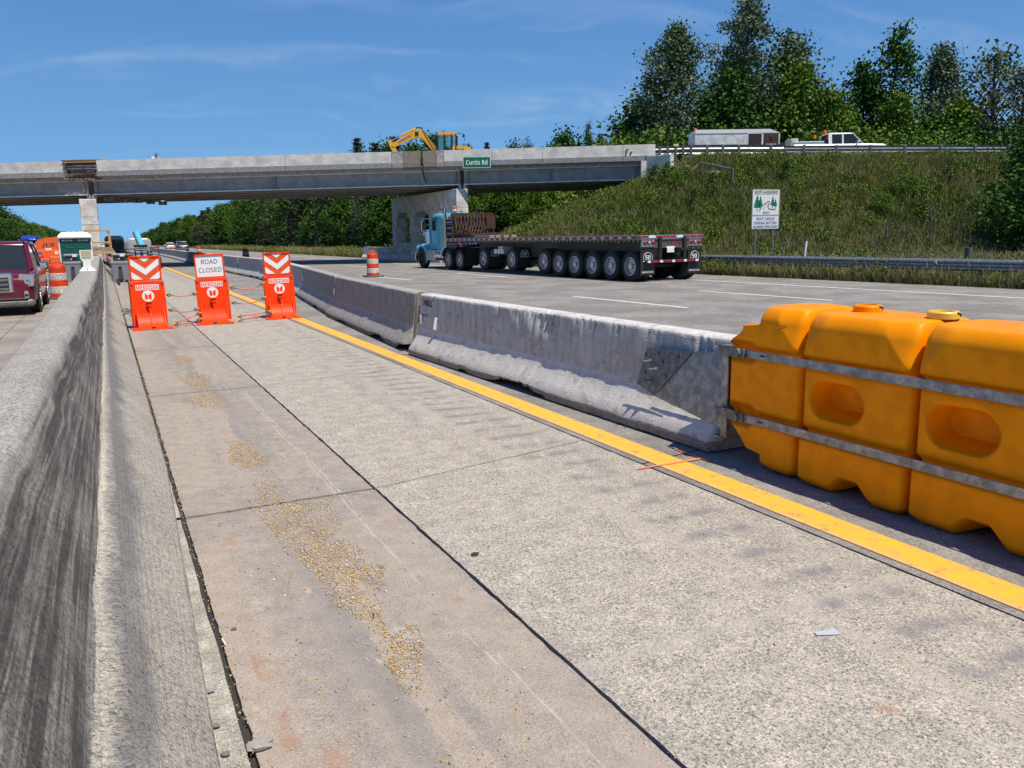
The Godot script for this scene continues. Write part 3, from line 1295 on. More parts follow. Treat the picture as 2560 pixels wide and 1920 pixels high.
	g.tube([br(-2.34, 6.66, 0.47), br(-2.34, 6.1, 0.52), br(-2.26, 5.9, 0.62), br(-2.28, 5.6, 0.62), br(-2.3, 5.35, 0.3), br(-2.15, 4.8, 0.12)], 0.035, 6)
	obj("joint_seal", g, M.rubber, t)
	g = Geo.new()
	g.x = inv
	g.tube([br(-2.42, 5.5, 0.14), br(-2.4, 4.85, 0.14), br(-2.28, 4.76, 0.14), br(-2.16, 4.84, 0.14)], 0.028, 6)
	obj("drain_pipe", g, M.white_dirty, t)
	g = Geo.new()
	g.x = inv
	g.tube([br(-3.1, 5.05, 0.1), br(-3.1, 4.76, 0.1)], 0.02, 6)
	obj("drain_pipe", g, M.white_dirty, t)
	# abutment: end post, bearing wall and the stepped wing wall that comes towards the road
	g = Geo.new()
	g.x = inv
	sweep(g, [[0.61, 5.755], [0.61, 4.2], [-0.3, 4.2], [-0.3, 5.755]], 10.78, 11.12, 1)
	obj("end_post", g, M.bconc, t)
	g = Geo.new()
	g.x = inv
	sweep(g, [[-0.3, 5.55], [-0.3, 3.2], [-10.2, 3.2], [-10.2, 5.55]], 10.9, 11.6, 1)
	obj("abutment", g, M.bconc_old, t)
	var wd := Vector3(0.28, 0, 0.96).normalized()
	var w0 := br(11.2, 0, 0.45) - BO
	var wb := Basis(wd, Vector3.UP, wd.cross(Vector3.UP))
	for q in [[0.0, 1.75, 5.36, 6.07], [0.0, 2.9, 4.92, 5.355], [0.0, 4.9, 4.48, 4.915], [-0.25, 5.2, 4.0, 4.475]]:
		g = Geo.new()
		var wide := 0.36 if q[2] > 4.2 else 0.5
		g.box(w0 + wd * (q[0] + q[1]) / 2.0 + Vector3(0, (q[2] + q[3]) / 2.0, 0), Vector3(q[1] - q[0], q[3] - q[2], wide), wb, 0.015)
		obj("wing_wall_block", g, M.bconc, t)
	g = Geo.new()
	g.box(w0 + wd * 1.12 - wb.z * 0.19 + Vector3(0, 5.78, 0), Vector3(0.16, 0.26, 0.03), wb)
	obj("wall_hatch", g, M.frame_dark, t)
	# black stains like climbing marks near the end of the parapet
	for q in [[9.9, 6.42, 0.1], [10.15, 6.28, 0.1]]:
		g = Geo.new()
		g.x = inv
		g.tube([br(q[0] - 0.06, q[1] - 0.3, 0.502), br(q[0], q[1] - 0.15, 0.502), br(q[0] - 0.01, q[1], 0.502), br(q[0] + 0.06, q[1] + 0.12, 0.502)], [0.05, 0.03, 0.045, 0.02], 5)
		g.tube([br(q[0] - 0.02, q[1], 0.502), br(q[0] + 0.13, q[1] + 0.1, 0.502)], 0.02, 5)
		obj("rust_stain", g, M.frame_dark, t)

	# name plate
	var s := thing("street_name_sign", "green street name sign reading Curtis Rd in white on the bridge parapet", "road sign", br(1.0, 5.905 + grade(1.0), 0.98))
	s.basis = Basis(BU, Vector3.UP, BN).rotated(BN, -0.012)
	plate(s, 1.66, 0.66, 0.09, M.sign_white, M.sign_green, 0.035)
	text("Curtis Rd", 1.28, 0.29, M.sign_white, s, Transform3D(Basis.IDENTITY, Vector3(0, 0, 0.022)))
	for xx in [-0.55, 0.55]:
		g = Geo.new()
		g.box(Vector3(xx, 0.28, -0.25), Vector3(0.06, 0.1, 0.48))
		obj("bracket", g, M.galv_dull, s)
		g = Geo.new()
		g.box(Vector3(xx, -0.24, -0.2), Vector3(0.06, 0.06, 0.36))
		obj("bracket", g, M.galv_dull, s)
		g = Geo.new()
		g.beam(Vector3(xx, 0.42, -0.46), Vector3(xx, 0.3, -0.02), 0.05, 0.05)
		obj("bracket", g, M.galv_dull, s)

	# boarded gap over the median pier with bare reinforcement
	var fw := thing("formwork_panel", "brown boards closing a gap in the bridge parapet with bare reinforcing bars sticking out", "formwork", br(-23.2, 5.6 + grade(-23.2), 0))
	fw.basis = Basis(BU, Vector3.UP, BN)
	for q in [[0.02, 0.34, M.ply], [0.36, 0.3, M.ply], [0.67, 0.16, M.wood_grey], [0.84, 0.22, M.ply]]:
		g = Geo.new()
		g.box(Vector3(0, q[0] + q[1] / 2, 0.05), Vector3(2.1, q[1] - 0.01, 0.04), Basis.IDENTITY, 0.006)
		obj("board", g, q[2], fw)
	g = Geo.new()
	g.box(Vector3(0, 1.12, 0.22), Vector3(2.24, 0.09, 0.5), Basis.IDENTITY, 0.01)
	obj("board", g, M.ply, fw)
	g = Geo.new()
	g.box(Vector3(0, 1.03, 0.42), Vector3(2.1, 0.07, 0.08), Basis.IDENTITY, 0.01)
	obj("board", g, M.wood, fw)
	var rg := RandomNumberGenerator.new()
	rg.seed = 4
	for i in 16:
		g = Geo.new()
		var side := -1.0 if i % 2 == 0 else 1.0
		var p0 := Vector3(side * 1.03, rg.randf_range(0.05, 1.0), rg.randf_range(0.1, 0.45))
		var ln := rg.randf_range(0.25, 0.95)
		var p1 := p0 + Vector3(-side * ln, rg.randf_range(-0.3, 0.3), rg.randf_range(-0.1, 0.2))
		if i > 12:
			p0 = Vector3(rg.randf_range(-0.9, 0.9), 0.0, rg.randf_range(0.1, 0.4))
			p1 = p0 + Vector3(rg.randf_range(-0.2, 0.2), 0.95, 0.05)
		g.tube([p0, (p0 + p1) / 2 + Vector3(0, rg.randf_range(-0.05, 0.05), 0), p1], 0.011, 5)
		obj("rebar", g, M.rust if i % 3 == 0 else M.wood_grey, fw)
	for i in 2:   # crumbled edge of the old concrete
		g = Geo.new()
		for k in 40:
			g.box(Vector3((1.02 if i == 0 else -1.02) + rg.randf_range(-0.06, 0.06), rg.randf_range(0.0, 1.0), rg.randf_range(0.1, 0.5)), Vector3.ONE * rg.randf_range(0.04, 0.1), Basis.from_euler(Vector3(rg.randf() * 3, rg.randf() * 3, 0)))
		for k in 30:
			g.box(Vector3(rg.randf_range(-1.0, 1.0), rg.randf_range(-0.06, 0.05), rg.randf_range(0.1, 0.5)), Vector3.ONE * rg.randf_range(0.04, 0.09), Basis.from_euler(Vector3(rg.randf() * 3, rg.randf() * 3, 0)))
		obj("broken_concrete", g, M.chipped, fw)


# rounded plate with a border
func plate(parent: Node, w: float, h: float, r: float, border: Material, face: Material, bw: float, called := "panel") -> void:
	var g := Geo.new()
	g.poly(rounded(w, h, r), 0.0, 0.012)
	obj(called, g, border, parent)
	g = Geo.new()
	g.poly(rounded(w - bw * 2, h - bw * 2, maxf(r - bw, 0.005)), 0.004, 0.016)
	obj("face", g, face, parent)


func rounded(w: float, h: float, r: float, n := 5) -> PackedVector2Array:
	var p := PackedVector2Array()
	for c in [[1, 1, 0.0], [-1, 1, 0.5], [-1, -1, 1.0], [1, -1, 1.5]]:
		for i in n + 1:
			var a: float = PI * (c[2] + 0.5 * i / n)
			p.append(Vector2(c[0] * (w / 2 - r) + cos(a) * r, c[1] * (h / 2 - r) + sin(a) * r))
	return p


# ---------------------------------------------------------------- the old median wall on the left
func median_wall() -> void:
	var prof := []   # x, y, v
	for q in [[-1.03, 0.0, 0.0], [-1.0, 0.08, 0.03], [-0.76, 0.33, 0.16], [-0.645, 0.78, 0.30], [-0.63, 0.83, 0.315], [-0.595, 0.86, 0.33], [-0.42, 0.865, 0.42], [-0.29, 0.862, 0.49], [-0.245, 0.855, 0.51], [-0.212, 0.835, 0.525], [-0.196, 0.80, 0.54]]:
		prof.append(q)
	for i in range(1, 9):
		prof.append([lerpf(-0.196, -0.105, i / 8.0), lerpf(0.80, 0.345, i / 8.0), lerpf(0.54, 0.738, i / 8.0)])
	prof.append_array([[-0.094, 0.334, 0.745], [-0.078, 0.325, 0.757], [-0.062, 0.305, 0.768]])
	for i in range(1, 7):
		prof.append([lerpf(-0.062, 0.235, i / 6.0), lerpf(0.305, 0.045, i / 6.0), lerpf(0.768, 0.965, i / 6.0)])
	prof.append_array([[0.25, 0.025, 0.985], [0.253, -0.02, 1.0]])
	var wn := FastNoiseLite.new()
	wn.seed = 14
	wn.frequency = 0.5
	wn.fractal_octaves = 4
	var t := thing("median_wall", "long weathered concrete median wall with black-streaked face, running from the left foreground", "barrier", Vector3.ZERO)
	var z := 3.0
	var first := true
	while z > -150.0:
		var seg := 6.5 if z > -30.0 else 30.0
		var st := 0.06 if z > -12.0 else (0.25 if z > -30.0 else 3.0)
		var g := Geo.new()
		var rows := []
		var uv := []
		var n := int(ceil(seg / st))
		for a in n + 1:
			var zz := z - seg * a / float(n)
			var r := PackedVector3Array()
			var q := PackedVector2Array()
			var foot := 0.165 + 0.085 * clampf((-zz - 2.4) / 3.5, 0.0, 1.0)
			for i in prof.size():
				var p: Array = prof[i]
				var x: float = p[0]
				var y: float = p[1]
				if y < 0.3 and x > 0.0:
					x = lerpf(-0.062, foot, (x + 0.062) / 0.315)
				var amp := 1.0 if zz > -20.0 else 0.4
				# the top edge is scraped into scallops, the face gently ploughed
				if p[2] > 0.47 and p[2] < 0.66:
					var k := smoothstep(0.47, 0.53, p[2]) * (1.0 - smoothstep(0.56, 0.66, p[2]))
					x -= maxf(0.0, wn.get_noise_2d(zz * 1.1, 5.0) + 0.05) * 0.055 * k * amp
					y -= maxf(0.0, wn.get_noise_2d(zz * 1.3, 9.0)) * 0.022 * k * amp
				if p[2] > 0.53 and p[2] < 0.74:
					x += wn.get_noise_2d(zz * 0.7, p[2] * 9.0) * 0.009 * amp
				if p[2] > 0.738 and p[2] < 0.762:
					x += wn.get_noise_2d(zz * 3.0, p[2] * 20.0) * 0.008 * amp
				# nearer the viewer the worn face leans back more
				var near := 1.0 - clampf((-zz - 3.5) / 16.0, 0.0, 1.0)
				if p[2] > 0.40 and p[2] < 0.76:
					x -= near * lerpf(0.15, 0.05, clampf((p[2] - 0.54) / 0.2, 0.0, 1.0)) * clampf((p[2] - 0.40) / 0.10, 0.0, 1.0)
				x += wn.get_noise_2d(zz * 0.16, 77.0) * 0.012
				y += wn.get_noise_2d(zz * 6.0, p[2] * 30.0 + 50.0) * 0.0012
				r.append(Vector3(x, y, zz))
				q.append(Vector2(-zz / 12.0, p[2]))
			rows.append(r)
			uv.append(q)
		g.grid(rows, true, uv, uv)
		if z - seg < -150.0 or first:
			g.fan(Array(rows[0]), Vector3.BACK)
			first = false
		obj("wall_section", g, M.wall, t)
		z -= seg
	# reflectors standing on it
	for q in [[-24.1, 0.56, "white"], [-50.0, 0.5, "white"]]:
		var d := thing("delineator", ["nearer white plastic reflector post bolted on top of the median wall", "farther white plastic reflector post bolted on top of the median wall"][0 if q[0] > -30.0 else 1], "reflector", Vector3(-0.42, 0.86, q[0]), 0.0, "reflectors along the median wall")
		var g := Geo.new()
		var pts := PackedVector2Array([Vector2(-0.2, 0.0), Vector2(0.2, 0.0), Vector2(0.17, 0.05), Vector2(0.095, 0.13), Vector2(0.09, 0.24), Vector2(0.145, 0.33), Vector2(0.15, 0.53), Vector2(0.135, 0.55), Vector2(-0.135, 0.55), Vector2(-0.15, 0.53), Vector2(-0.145, 0.33), Vector2(-0.09, 0.24), Vector2(-0.095, 0.13), Vector2(-0.17, 0.05)])
		g.poly(pts, -0.02, 0.02)
		g.box(Vector3(0, 0.012, 0.03), Vector3(0.4, 0.02, 0.22), Basis.IDENTITY, 0.005)
		obj("post", g, M.white_plastic, d)
		g = Geo.new()
		g.poly(rounded(0.23, 0.2, 0.012), 0.02, 0.028, Transform3D(Basis.IDENTITY, Vector3(0, 0.435, 0)))
		obj("reflector_face", g, M.reflector, d)
		g = Geo.new()
		g.cyl(Vector3(0, 0.06, 0.02), Vector3(0, 0.06, 0.045), 0.012)
		obj("bolt", g, M.galv, d)


# ---------------------------------------------------------------- precast barriers along the lane
func nj(sd: int, chips: Array, bites: Array) -> Geo:   # 6 m long, along -z from the origin
	var g := Geo.new()
	var L := 6.02
	var half := [[0.305, 0.0, 0.0], [0.31, 0.035, 0.03], [0.30, 0.09, 0.07], [0.255, 0.15, 0.16], [0.205, 0.215, 0.25], [0.165, 0.275, 0.33], [0.138, 0.33, 0.40], [0.128, 0.40, 0.47], [0.12, 0.48, 0.54], [0.112, 0.58, 0.65], [0.105, 0.68, 0.74], [0.10, 0.765, 0.83], [0.097, 0.79, 0.855], [0.08, 0.81, 0.88], [0.0, 0.812, 0.96]]
	var nn := FastNoiseLite.new()
	nn.seed = sd
	nn.frequency = 1.8
	nn.fractal_octaves = 4
	var rows := []
	var uv := []
	var n := 260
	for a in n + 1:
		var s := a / float(n)
		var z := -L * s
		var r := PackedVector3Array()
		var q := PackedVector2Array()
		for side in [-1.0, 1.0]:
			for j in half.size():
				if side > 0.0 and j == 0: continue
				var h: Array = half[j] if side < 0.0 else half[half.size() - 1 - j]
				var x: float = h[0]
				var y: float = h[1]
				var end := smoothstep(0.0, 0.004, minf(s, 1.0 - s)) * 0.4 + 0.6
				if side < 0.0:
					for c in chips:      # spalled top edge: [z, width, depth]
						var k := exp(-pow((-z - c[0]) / c[1], 2.0))
						if y > 0.6 and y < 0.811 and h[0] > 0.0:
							var w := clampf((y - (0.80 - c[2] * 1.4 * k * (1.0 + 0.8 * nn.get_noise_2d(z * 5.0, 3.0)))) / 0.05, 0.0, 1.0)
							x -= w * c[2] * 0.30 * k * (1.0 + 0.9 * nn.get_noise_2d(z * 9.0, y * 30.0))
							y -= w * c[2] * 0.10 * k * (1.0 + nn.get_noise_2d(z * 12.0, y * 40.0))
					for c in bites:      # broken foot: [z, width, height]
						var k := exp(-pow((-z - c[0]) / c[1], 4.0))
						if y < 0.2:
							var lift: float = c[2] * k * (0.8 + 0.5 * nn.get_noise_2d(z * 4.0, 20.0) + 0.25 * nn.get_noise_2d(z * 14.0, 25.0))
							if y < lift:
								x -= (lift - y) * 0.5
								y = lift + y * 0.05
					x += nn.get_noise_2d(z * 3.0, y * 8.0) * 0.003
					if y < 0.02: y += maxf(0.0, nn.get_noise_2d(z * 1.6, 70.0)) * 0.012
				r.append(Vector3(side * x * end + 0.0 * (1.0 - end), y, z))
				q.append(Vector2(s, 1.0 - h[2]))
		rows.append(r)
		uv.append(q)
	g.grid(rows, true, uv, uv)
	g.fan(Array(rows[0]), Vector3.BACK)
	g.fan(Array(rows[n]), Vector3.FORWARD)
	return g


func barriers() -> void:
	var line := [Vector2(4.075, -4.42), Vector2(3.895, -10.43), Vector2(3.935, -10.75), Vector2(4.30, -16.6), Vector2(4.36, -16.85), Vector2(4.98, -22.65), Vector2(5.03, -22.85), Vector2(5.58, -28.7), Vector2(5.6, -28.9), Vector2(5.92, -34.8), Vector2(5.93, -35.0), Vector2(5.85, -41.0)]
	var zz := -41.15
	while zz > -170.0:
		line.append(Vector2(5.83 + clampf((-zz - 60.0) / 30.0, 0.0, 1.0) * 0.4, zz))
		line.append(Vector2(5.83 + clampf((-zz - 54.0) / 30.0, 0.0, 1.0) * 0.4, zz - 6.02))
		zz -= 6.15
	var meshes := [
		nj(101, [[0.35, 0.22, 0.10], [0.95, 0.2, 0.07], [1.45, 0.16, 0.075], [1.95, 0.2, 0.085], [2.75, 0.3, 0.17], [3.15, 0.3, 0.10], [3.7, 0.12, 0.05], [4.3, 0.25, 0.035], [5.3, 0.1, 0.03]], [[2.95, 0.5, 0.085], [4.25, 0.12, 0.035]]).mesh(),
		nj(102, [[0.3, 0.2, 0.06], [1.5, 0.3, 0.03], [2.5, 0.2, 0.06], [4.4, 0.3, 0.03], [5.85, 0.15, 0.1]], [[0.1, 0.22, 0.10], [1.5, 0.4, 0.09], [4.3, 0.4, 0.06]]).mesh(),
		nj(103, [[0.8, 0.3, 0.04], [3.5, 0.25, 0.05], [5.2, 0.2, 0.05]], [[1.9, 0.4, 0.06], [4.6, 0.25, 0.05]]).mesh()]
	var words := ["pale concrete road barrier at the near end, chipped edges, bolted to the yellow cushion", "brownish concrete road barrier with broken foot, second from the yellow cushion", "brown-grey concrete road barrier, third from the yellow cushion, by the right orange shield", "grey concrete road barrier fourth from the yellow cushion, behind the right orange shield", "concrete road barrier fifth from the yellow cushion, between two orange shields"]
	for i in line.size() / 2:
		var a: Vector2 = line[i * 2]
		var b: Vector2 = line[i * 2 + 1]
		var turn := atan2(-(b.x - a.x), -(b.y - a.y))
		var k := 0 if i == 0 else (1 if i < 3 else 2)
		var bmesh: ArrayMesh = meshes[0 if i == 0 else (1 if i % 2 == 1 else 2)]
		var bt := thing("concrete_barrier", words[i] if i < words.size() else "grey concrete road barrier in the distant row beyond the orange shields", "barrier", Vector3(a.x, 0.012, a.y), turn, "concrete barriers along the closed shoulder")
		obj("body", bmesh, [M.nj0, M.nj1, M.nj2][k], bt)
		if i < 8:
			var g := Geo.new()
			if i == 0:
				g.box(Vector3(-0.135, 0.42, -5.42), Vector3(0.014, 0.10, 0.13), Basis.from_euler(Vector3(0.1, 0, -0.12)), 0.002)
				g.box(Vector3(-0.16, 0.46, -5.36), Vector3(0.05, 0.16, 0.01), Basis.from_euler(Vector3(0.1, 0.3, -0.1)), 0.002)
				g.box(Vector3(-0.135, 0.47, -5.92), Vector3(0.014, 0.12, 0.07), Basis.IDENTITY, 0.002)
			else:
				g.box(Vector3(-0.135, 0.50, -5.8), Vector3(0.014, 0.12, 0.09), Basis.from_euler(Vector3(0, 0, -0.12)), 0.002)
			obj("reflector_tab", g, M.white_plastic, bt)
			g = Geo.new()   # loops and pin at the joint
			for y in [0.3, 0.62]:
				g.tube([Vector3(-0.03, y, 0.0), Vector3(-0.02, y, 0.1), Vector3(0.02, y, 0.1), Vector3(0.03, y, 0.0)], 0.01, 5)
			g.cyl(Vector3(0, 0.2, 0.08), Vector3(0, 0.72, 0.08), 0.013, -1, 6)
			obj("joint_pin", g, M.rust, bt)
		if i == 0:
			var f := Transform3D(Basis(Vector3(0, 0, 1), Vector3.UP, Vector3(-1, 0, 0)), Vector3(-0.1085, 0.70, -5.72))
			f.basis = f.basis.rotated(Vector3(0, 0, 1), -0.08)
			text("HULL", 0.30, 0.085, M.ink, bt, f, "stencil")
			f.origin = Vector3(-0.118, 0.535, -5.8)
			text("1411 11", 0.2, 0.03, M.ink, bt, f, "stencil")
			# steel transition plate bolted across to the cushion
			var nf := Transform3D(Basis(Vector3(0, 0, -1), Vector3.UP, Vector3(1, 0, 0)).rotated(Vector3(0, 0, 1), -0.13), Vector3(-0.205, 0.0, 0.0))
			g_plate(bt)


func g_plate(bt: Node3D) -> void:
	# outer plate, a little off the face; frame: x runs back along the barrier, y up, z out to the road side
	var f := Transform3D(Basis(Vector3(0, 0, -1), Vector3(0.13, 0.99, 0).normalized(), Vector3(-0.99, 0.13, 0).normalized()), Vector3(-0.235, 0.13, 0))
	var g := Geo.new()
	g.poly(PackedVector2Array([Vector2(0.36, 0.55), Vector2(0.90, 0.53), Vector2(0.98, 0.22), Vector2(0.74, 0.16)]), 0.012, 0.022, f)
	obj("steel_plate", g, M.galv_dull, bt)
	g = Geo.new()
	g.poly(PackedVector2Array([Vector2(-0.07, 0.60), Vector2(0.36, 0.56), Vector2(0.74, 0.152), Vector2(-0.07, 0.04)]), -0.004, 0.008, f)
	obj("steel_plate", g, M.galv, bt)
	for q in [[0.84, 0.42], [0.755, 0.365], [0.80, 0.27]]:
		g = Geo.new()
		var p := f * Vector3(q[0], q[1], 0.02)
		g.cyl(p, p + f.basis.z * 0.012, 0.026, -1, 12)
		g.cyl(p + f.basis.z * 0.012, p + f.basis.z * 0.03, 0.018, -1, 6)
		g.cyl(p + f.basis.z * 0.03, p + f.basis.z * 0.075, 0.009, -1, 8)
		obj("bolt", g, M.galv, bt)
	g = Geo.new()
	for q in [[0.74, 0.50], [0.68, 0.44], [0.88, 0.33], [0.9, 0.47], [0.5, 0.5], [0.62, 0.33]]:
		g.poly(rounded(0.02, 0.035, 0.009, 3), 0.0225, 0.0235, f * Transform3D(Basis.IDENTITY, Vector3(q[0], q[1], 0)))
	obj("bolt_hole", g, M.ink, bt)
	g = Geo.new()   # end bracket between barrier and cushion
	g.box(Vector3(-0.27, 0.46, 0.1), Vector3(0.02, 0.66, 0.05), Basis.IDENTITY, 0.004)
	g.box(Vector3(0.0, 0.46, 0.075), Vector3(0.56, 0.66, 0.014), Basis.IDENTITY, 0.003)
	g.box(Vector3(-0.22, 0.77, 0.05), Vector3(0.14, 0.012, 0.14), Basis.from_euler(Vector3(0, 0.5, 0)), 0.002)
	g.box(Vector3(-0.24, 0.13, 0.05), Vector3(0.1, 0.012, 0.09), Basis.IDENTITY, 0.002)
	obj("end_bracket", g, M.galv, bt)


# ---------------------------------------------------------------- yellow water-filled cushion
func cushion_module(L: float, nose: bool) -> Geo:
	var g := Geo.new()
	var W := 0.305
	var rows := []
	var ys := []
	for i in 63:
		ys.append(1.07 * i / 62.0)
	var per := 132
	var hl := L / 2.0
	for yi in ys.size():
		var y: float = ys[yi]
		# half width, half length by height
		var w := W
		var l := hl
		var r := 0.045
		if y < 0.05:
			w -= 0.05 - y
			l -= (0.05 - y)
		if y > 0.30 and y < 0.86:
			var k := smoothstep(0.30, 0.34, y) * (1.0 - smoothstep(0.72, 0.86, y))
			w -= 0.03 * k
		for sy in [0.335, 0.775]:       # strap grooves
			w -= 0.028 * exp(-pow((y - sy) / 0.032, 4.0))
			l -= 0.02 * exp(-pow((y - sy) / 0.032, 4.0))
		if y > 0.98:
			var e := (y - 0.98) / 0.09
			w -= 0.10 * e * e * 0.5
			l -= 0.02 * e * e
		var lb := l      # length to the back end (towards the barrier)
		if nose:
			if y < 0.36:
				lb -= 0.21 * (1.0 - smoothstep(0.08, 0.36, y)) + (0.13 if y < 0.12 else 0.0)
			if y > 0.80:
				lb -= 0.14 * smoothstep(0.80, 0.93, y) + (0.16 * smoothstep(0.955, 0.965, y))
		var row := PackedVector3Array()
		for j in per:
			# round the section: long side, end, long side, end
			var q := j / float(per)
			var p := Vector2.ZERO
			if q < 0.36:
				p = Vector2(-w, lerpf(-lb, l, q / 0.36))
			elif q < 0.5:
				p = Vector2(lerpf(-w, w, (q - 0.36) / 0.14), l)
			elif q < 0.86:
				p = Vector2(w, lerpf(l, -lb, (q - 0.5) / 0.36))
			else:
				p = Vector2(lerpf(w, -w, (q - 0.86) / 0.14), -lb)
			# round the corners
			var cx := w - r
			var c0 := -lb + r
			var c1 := l - r
			var o := Vector2(clampf(p.x, -cx, cx), clampf(p.y, c0, c1))
			if (p - o).length() > 1e-5 and absf(p.x) > cx and (p.y < c0 or p.y > c1):
				p = o + (p - o).normalized() * r
			var x := p.x
			var z := p.y
			var yy := y
			# upper corners cut back to a point at each end
			if y > 0.72:
				var tip := 0.17 * smoothstep(0.76, 1.04, y)
				var toEnd := (l - absf(z))
				if not nose or z > 0.0:
					if toEnd < tip:
						x *= 1.0 - (tip - toEnd) * 1.1
			# oval pocket in each side
			var sidey := absf(p.x) > w - 0.01
			if sidey and not nose:
				var dz := maxf(absf(z + 0.12) - 0.085, 0.0)
				var dd := sqrt(dz * dz + (y - 0.565) * (y - 0.565))
				x -= signf(x) * 0.16 * (1.0 - smoothstep(0.078, 0.115, dd))
			if nose and sidey:
				for sy in [0.335, 0.775]:
					var dz := maxf(absf(z + hl - 0.12) - 0.09, 0.0)
					var dd := sqrt(dz * dz + (y - sy) * (y - sy))
					x -= signf(x) * 0.035 * (1.0 - smoothstep(0.055, 0.08, dd))
			# lifting slot under the foot
			if not nose:
				var az := z - 0.02
				var arch := 0.10 * (1.0 - smoothstep(0.05, 0.16, absf(az)))
				if y < 0.24:
					yy = lerpf(arch + y * (1.0 - arch / 0.24), y, smoothstep(0.12, 0.24, y))
				# shallow disc
				if sidey and y < 0.22:
					var dd := Vector2(z - 0.22, y - 0.13).length()
					x -= signf(x) * 0.008 * (1.0 - smoothstep(0.05, 0.065, dd))
			row.append(Vector3(x, yy, z))
		rows.append(row)
	# close top and foot
	for s in [[0.93, 0.008], [0.8, 0.013], [0.4, 0.016], [0.0, 0.016]]:
		var ringt := PackedVector3Array()
		for j in per:
			var v: Vector3 = rows[62][j]
			ringt.append(Vector3(v.x * s[0], v.y + s[1], v.z * lerpf(s[0], 1.0, 0.75 if s[0] > 0.5 else 0.0)))
		rows.append(ringt)
	rows.reverse()
	var bot := PackedVector3Array()
	for j in per:
		bot.append(Vector3(0, 0.06, 0))
	rows.append(bot)
	g.grid(rows, true, [], [], true)
	return g


func cushion() -> void:
	var t := thing("crash_cushion", "big yellow water-filled plastic crash cushion strapped to the end of the barrier row", "crash cushion", Vector3(4.085, 0.0, 0))
	var g := cushion_module(0.645, true)
	var o := obj("nose_module", g, M.yellow_plastic, t)
	o.position = Vector3(0, 0.01, -3.97)
	var mesh := cushion_module(0.77, false).mesh()
	for zc in [-3.235, -2.435, -1.635]:
		o = obj("module", mesh, M.yellow_plastic, t)
		o.position = Vector3(0, 0.0, zc)
	for q in [[-3.42, 0.0], [-2.92, 0.5], [-2.35, 0.0], [-1.75, 0.5]]:
		g = Geo.new()
		g.lathe(Vector3(0.03, 1.085, q[0]), Vector3.UP, [Vector2(0.083, 0.0), Vector2(0.083, 0.032), Vector2(0.076, 0.04), Vector2(0.058, 0.04), Vector2(0.055, 0.012), Vector2(0.0, 0.012)], 28)
		var cp := obj("fill_cap", g, M.yellow_cap if q[1] > 0.1 else M.yellow_plastic, t)
		g = Geo.new()
		g.tube([Vector3(0.03, 1.12, q[0] + 0.085), Vector3(0.07, 1.11, q[0] + 0.075), Vector3(0.08, 1.075, q[0] + 0.055)], 0.005, 5)
		obj("cap_leash", g, M.rubber, cp)
	for s in [-1.0, 1.0]:
		for y in [0.335, 0.775]:
			g = Geo.new()
			g.box(Vector3(s * 0.317, y, -2.72), Vector3(0.008, 0.055, 2.95), Basis.IDENTITY, 0.002)
			obj("strap", g, M.galv, t)
			g = Geo.new()
			g.box(Vector3(s * 0.318, y, -4.27), Vector3(0.01, 0.07, 0.17), Basis.IDENTITY, 0.002)
			g.cyl(Vector3(s * 0.31, y, -4.13), Vector3(s * 0.36, y, -4.13), 0.032, -1, 14)
			g.box(Vector3(s * 0.332, y, -4.09), Vector3(0.02, 0.06, 0.04), Basis.IDENTITY, 0.003)
			obj("strap_buckle", g, M.galv_dull, t)
			for zz in [-3.92, -1.9]:
				g = Geo.new()
				g.poly(rounded(0.045, 0.013, 0.006, 3), 0.0, 0.001, Transform3D(Basis(Vector3(0, 0, 1), Vector3.UP, Vector3(-s, 0, 0)), Vector3(s * 0.3222, y, zz)))
				obj("strap_slot", g, M.ink, t)
	# dark tie-down behind the nose
	g = Geo.new()
	g.box(Vector3(0.16, 0.985, -4.22), Vector3(0.16, 0.05, 0.12), Basis.IDENTITY, 0.01)
	obj("strap_anchor", g, M.galv_dull, t)


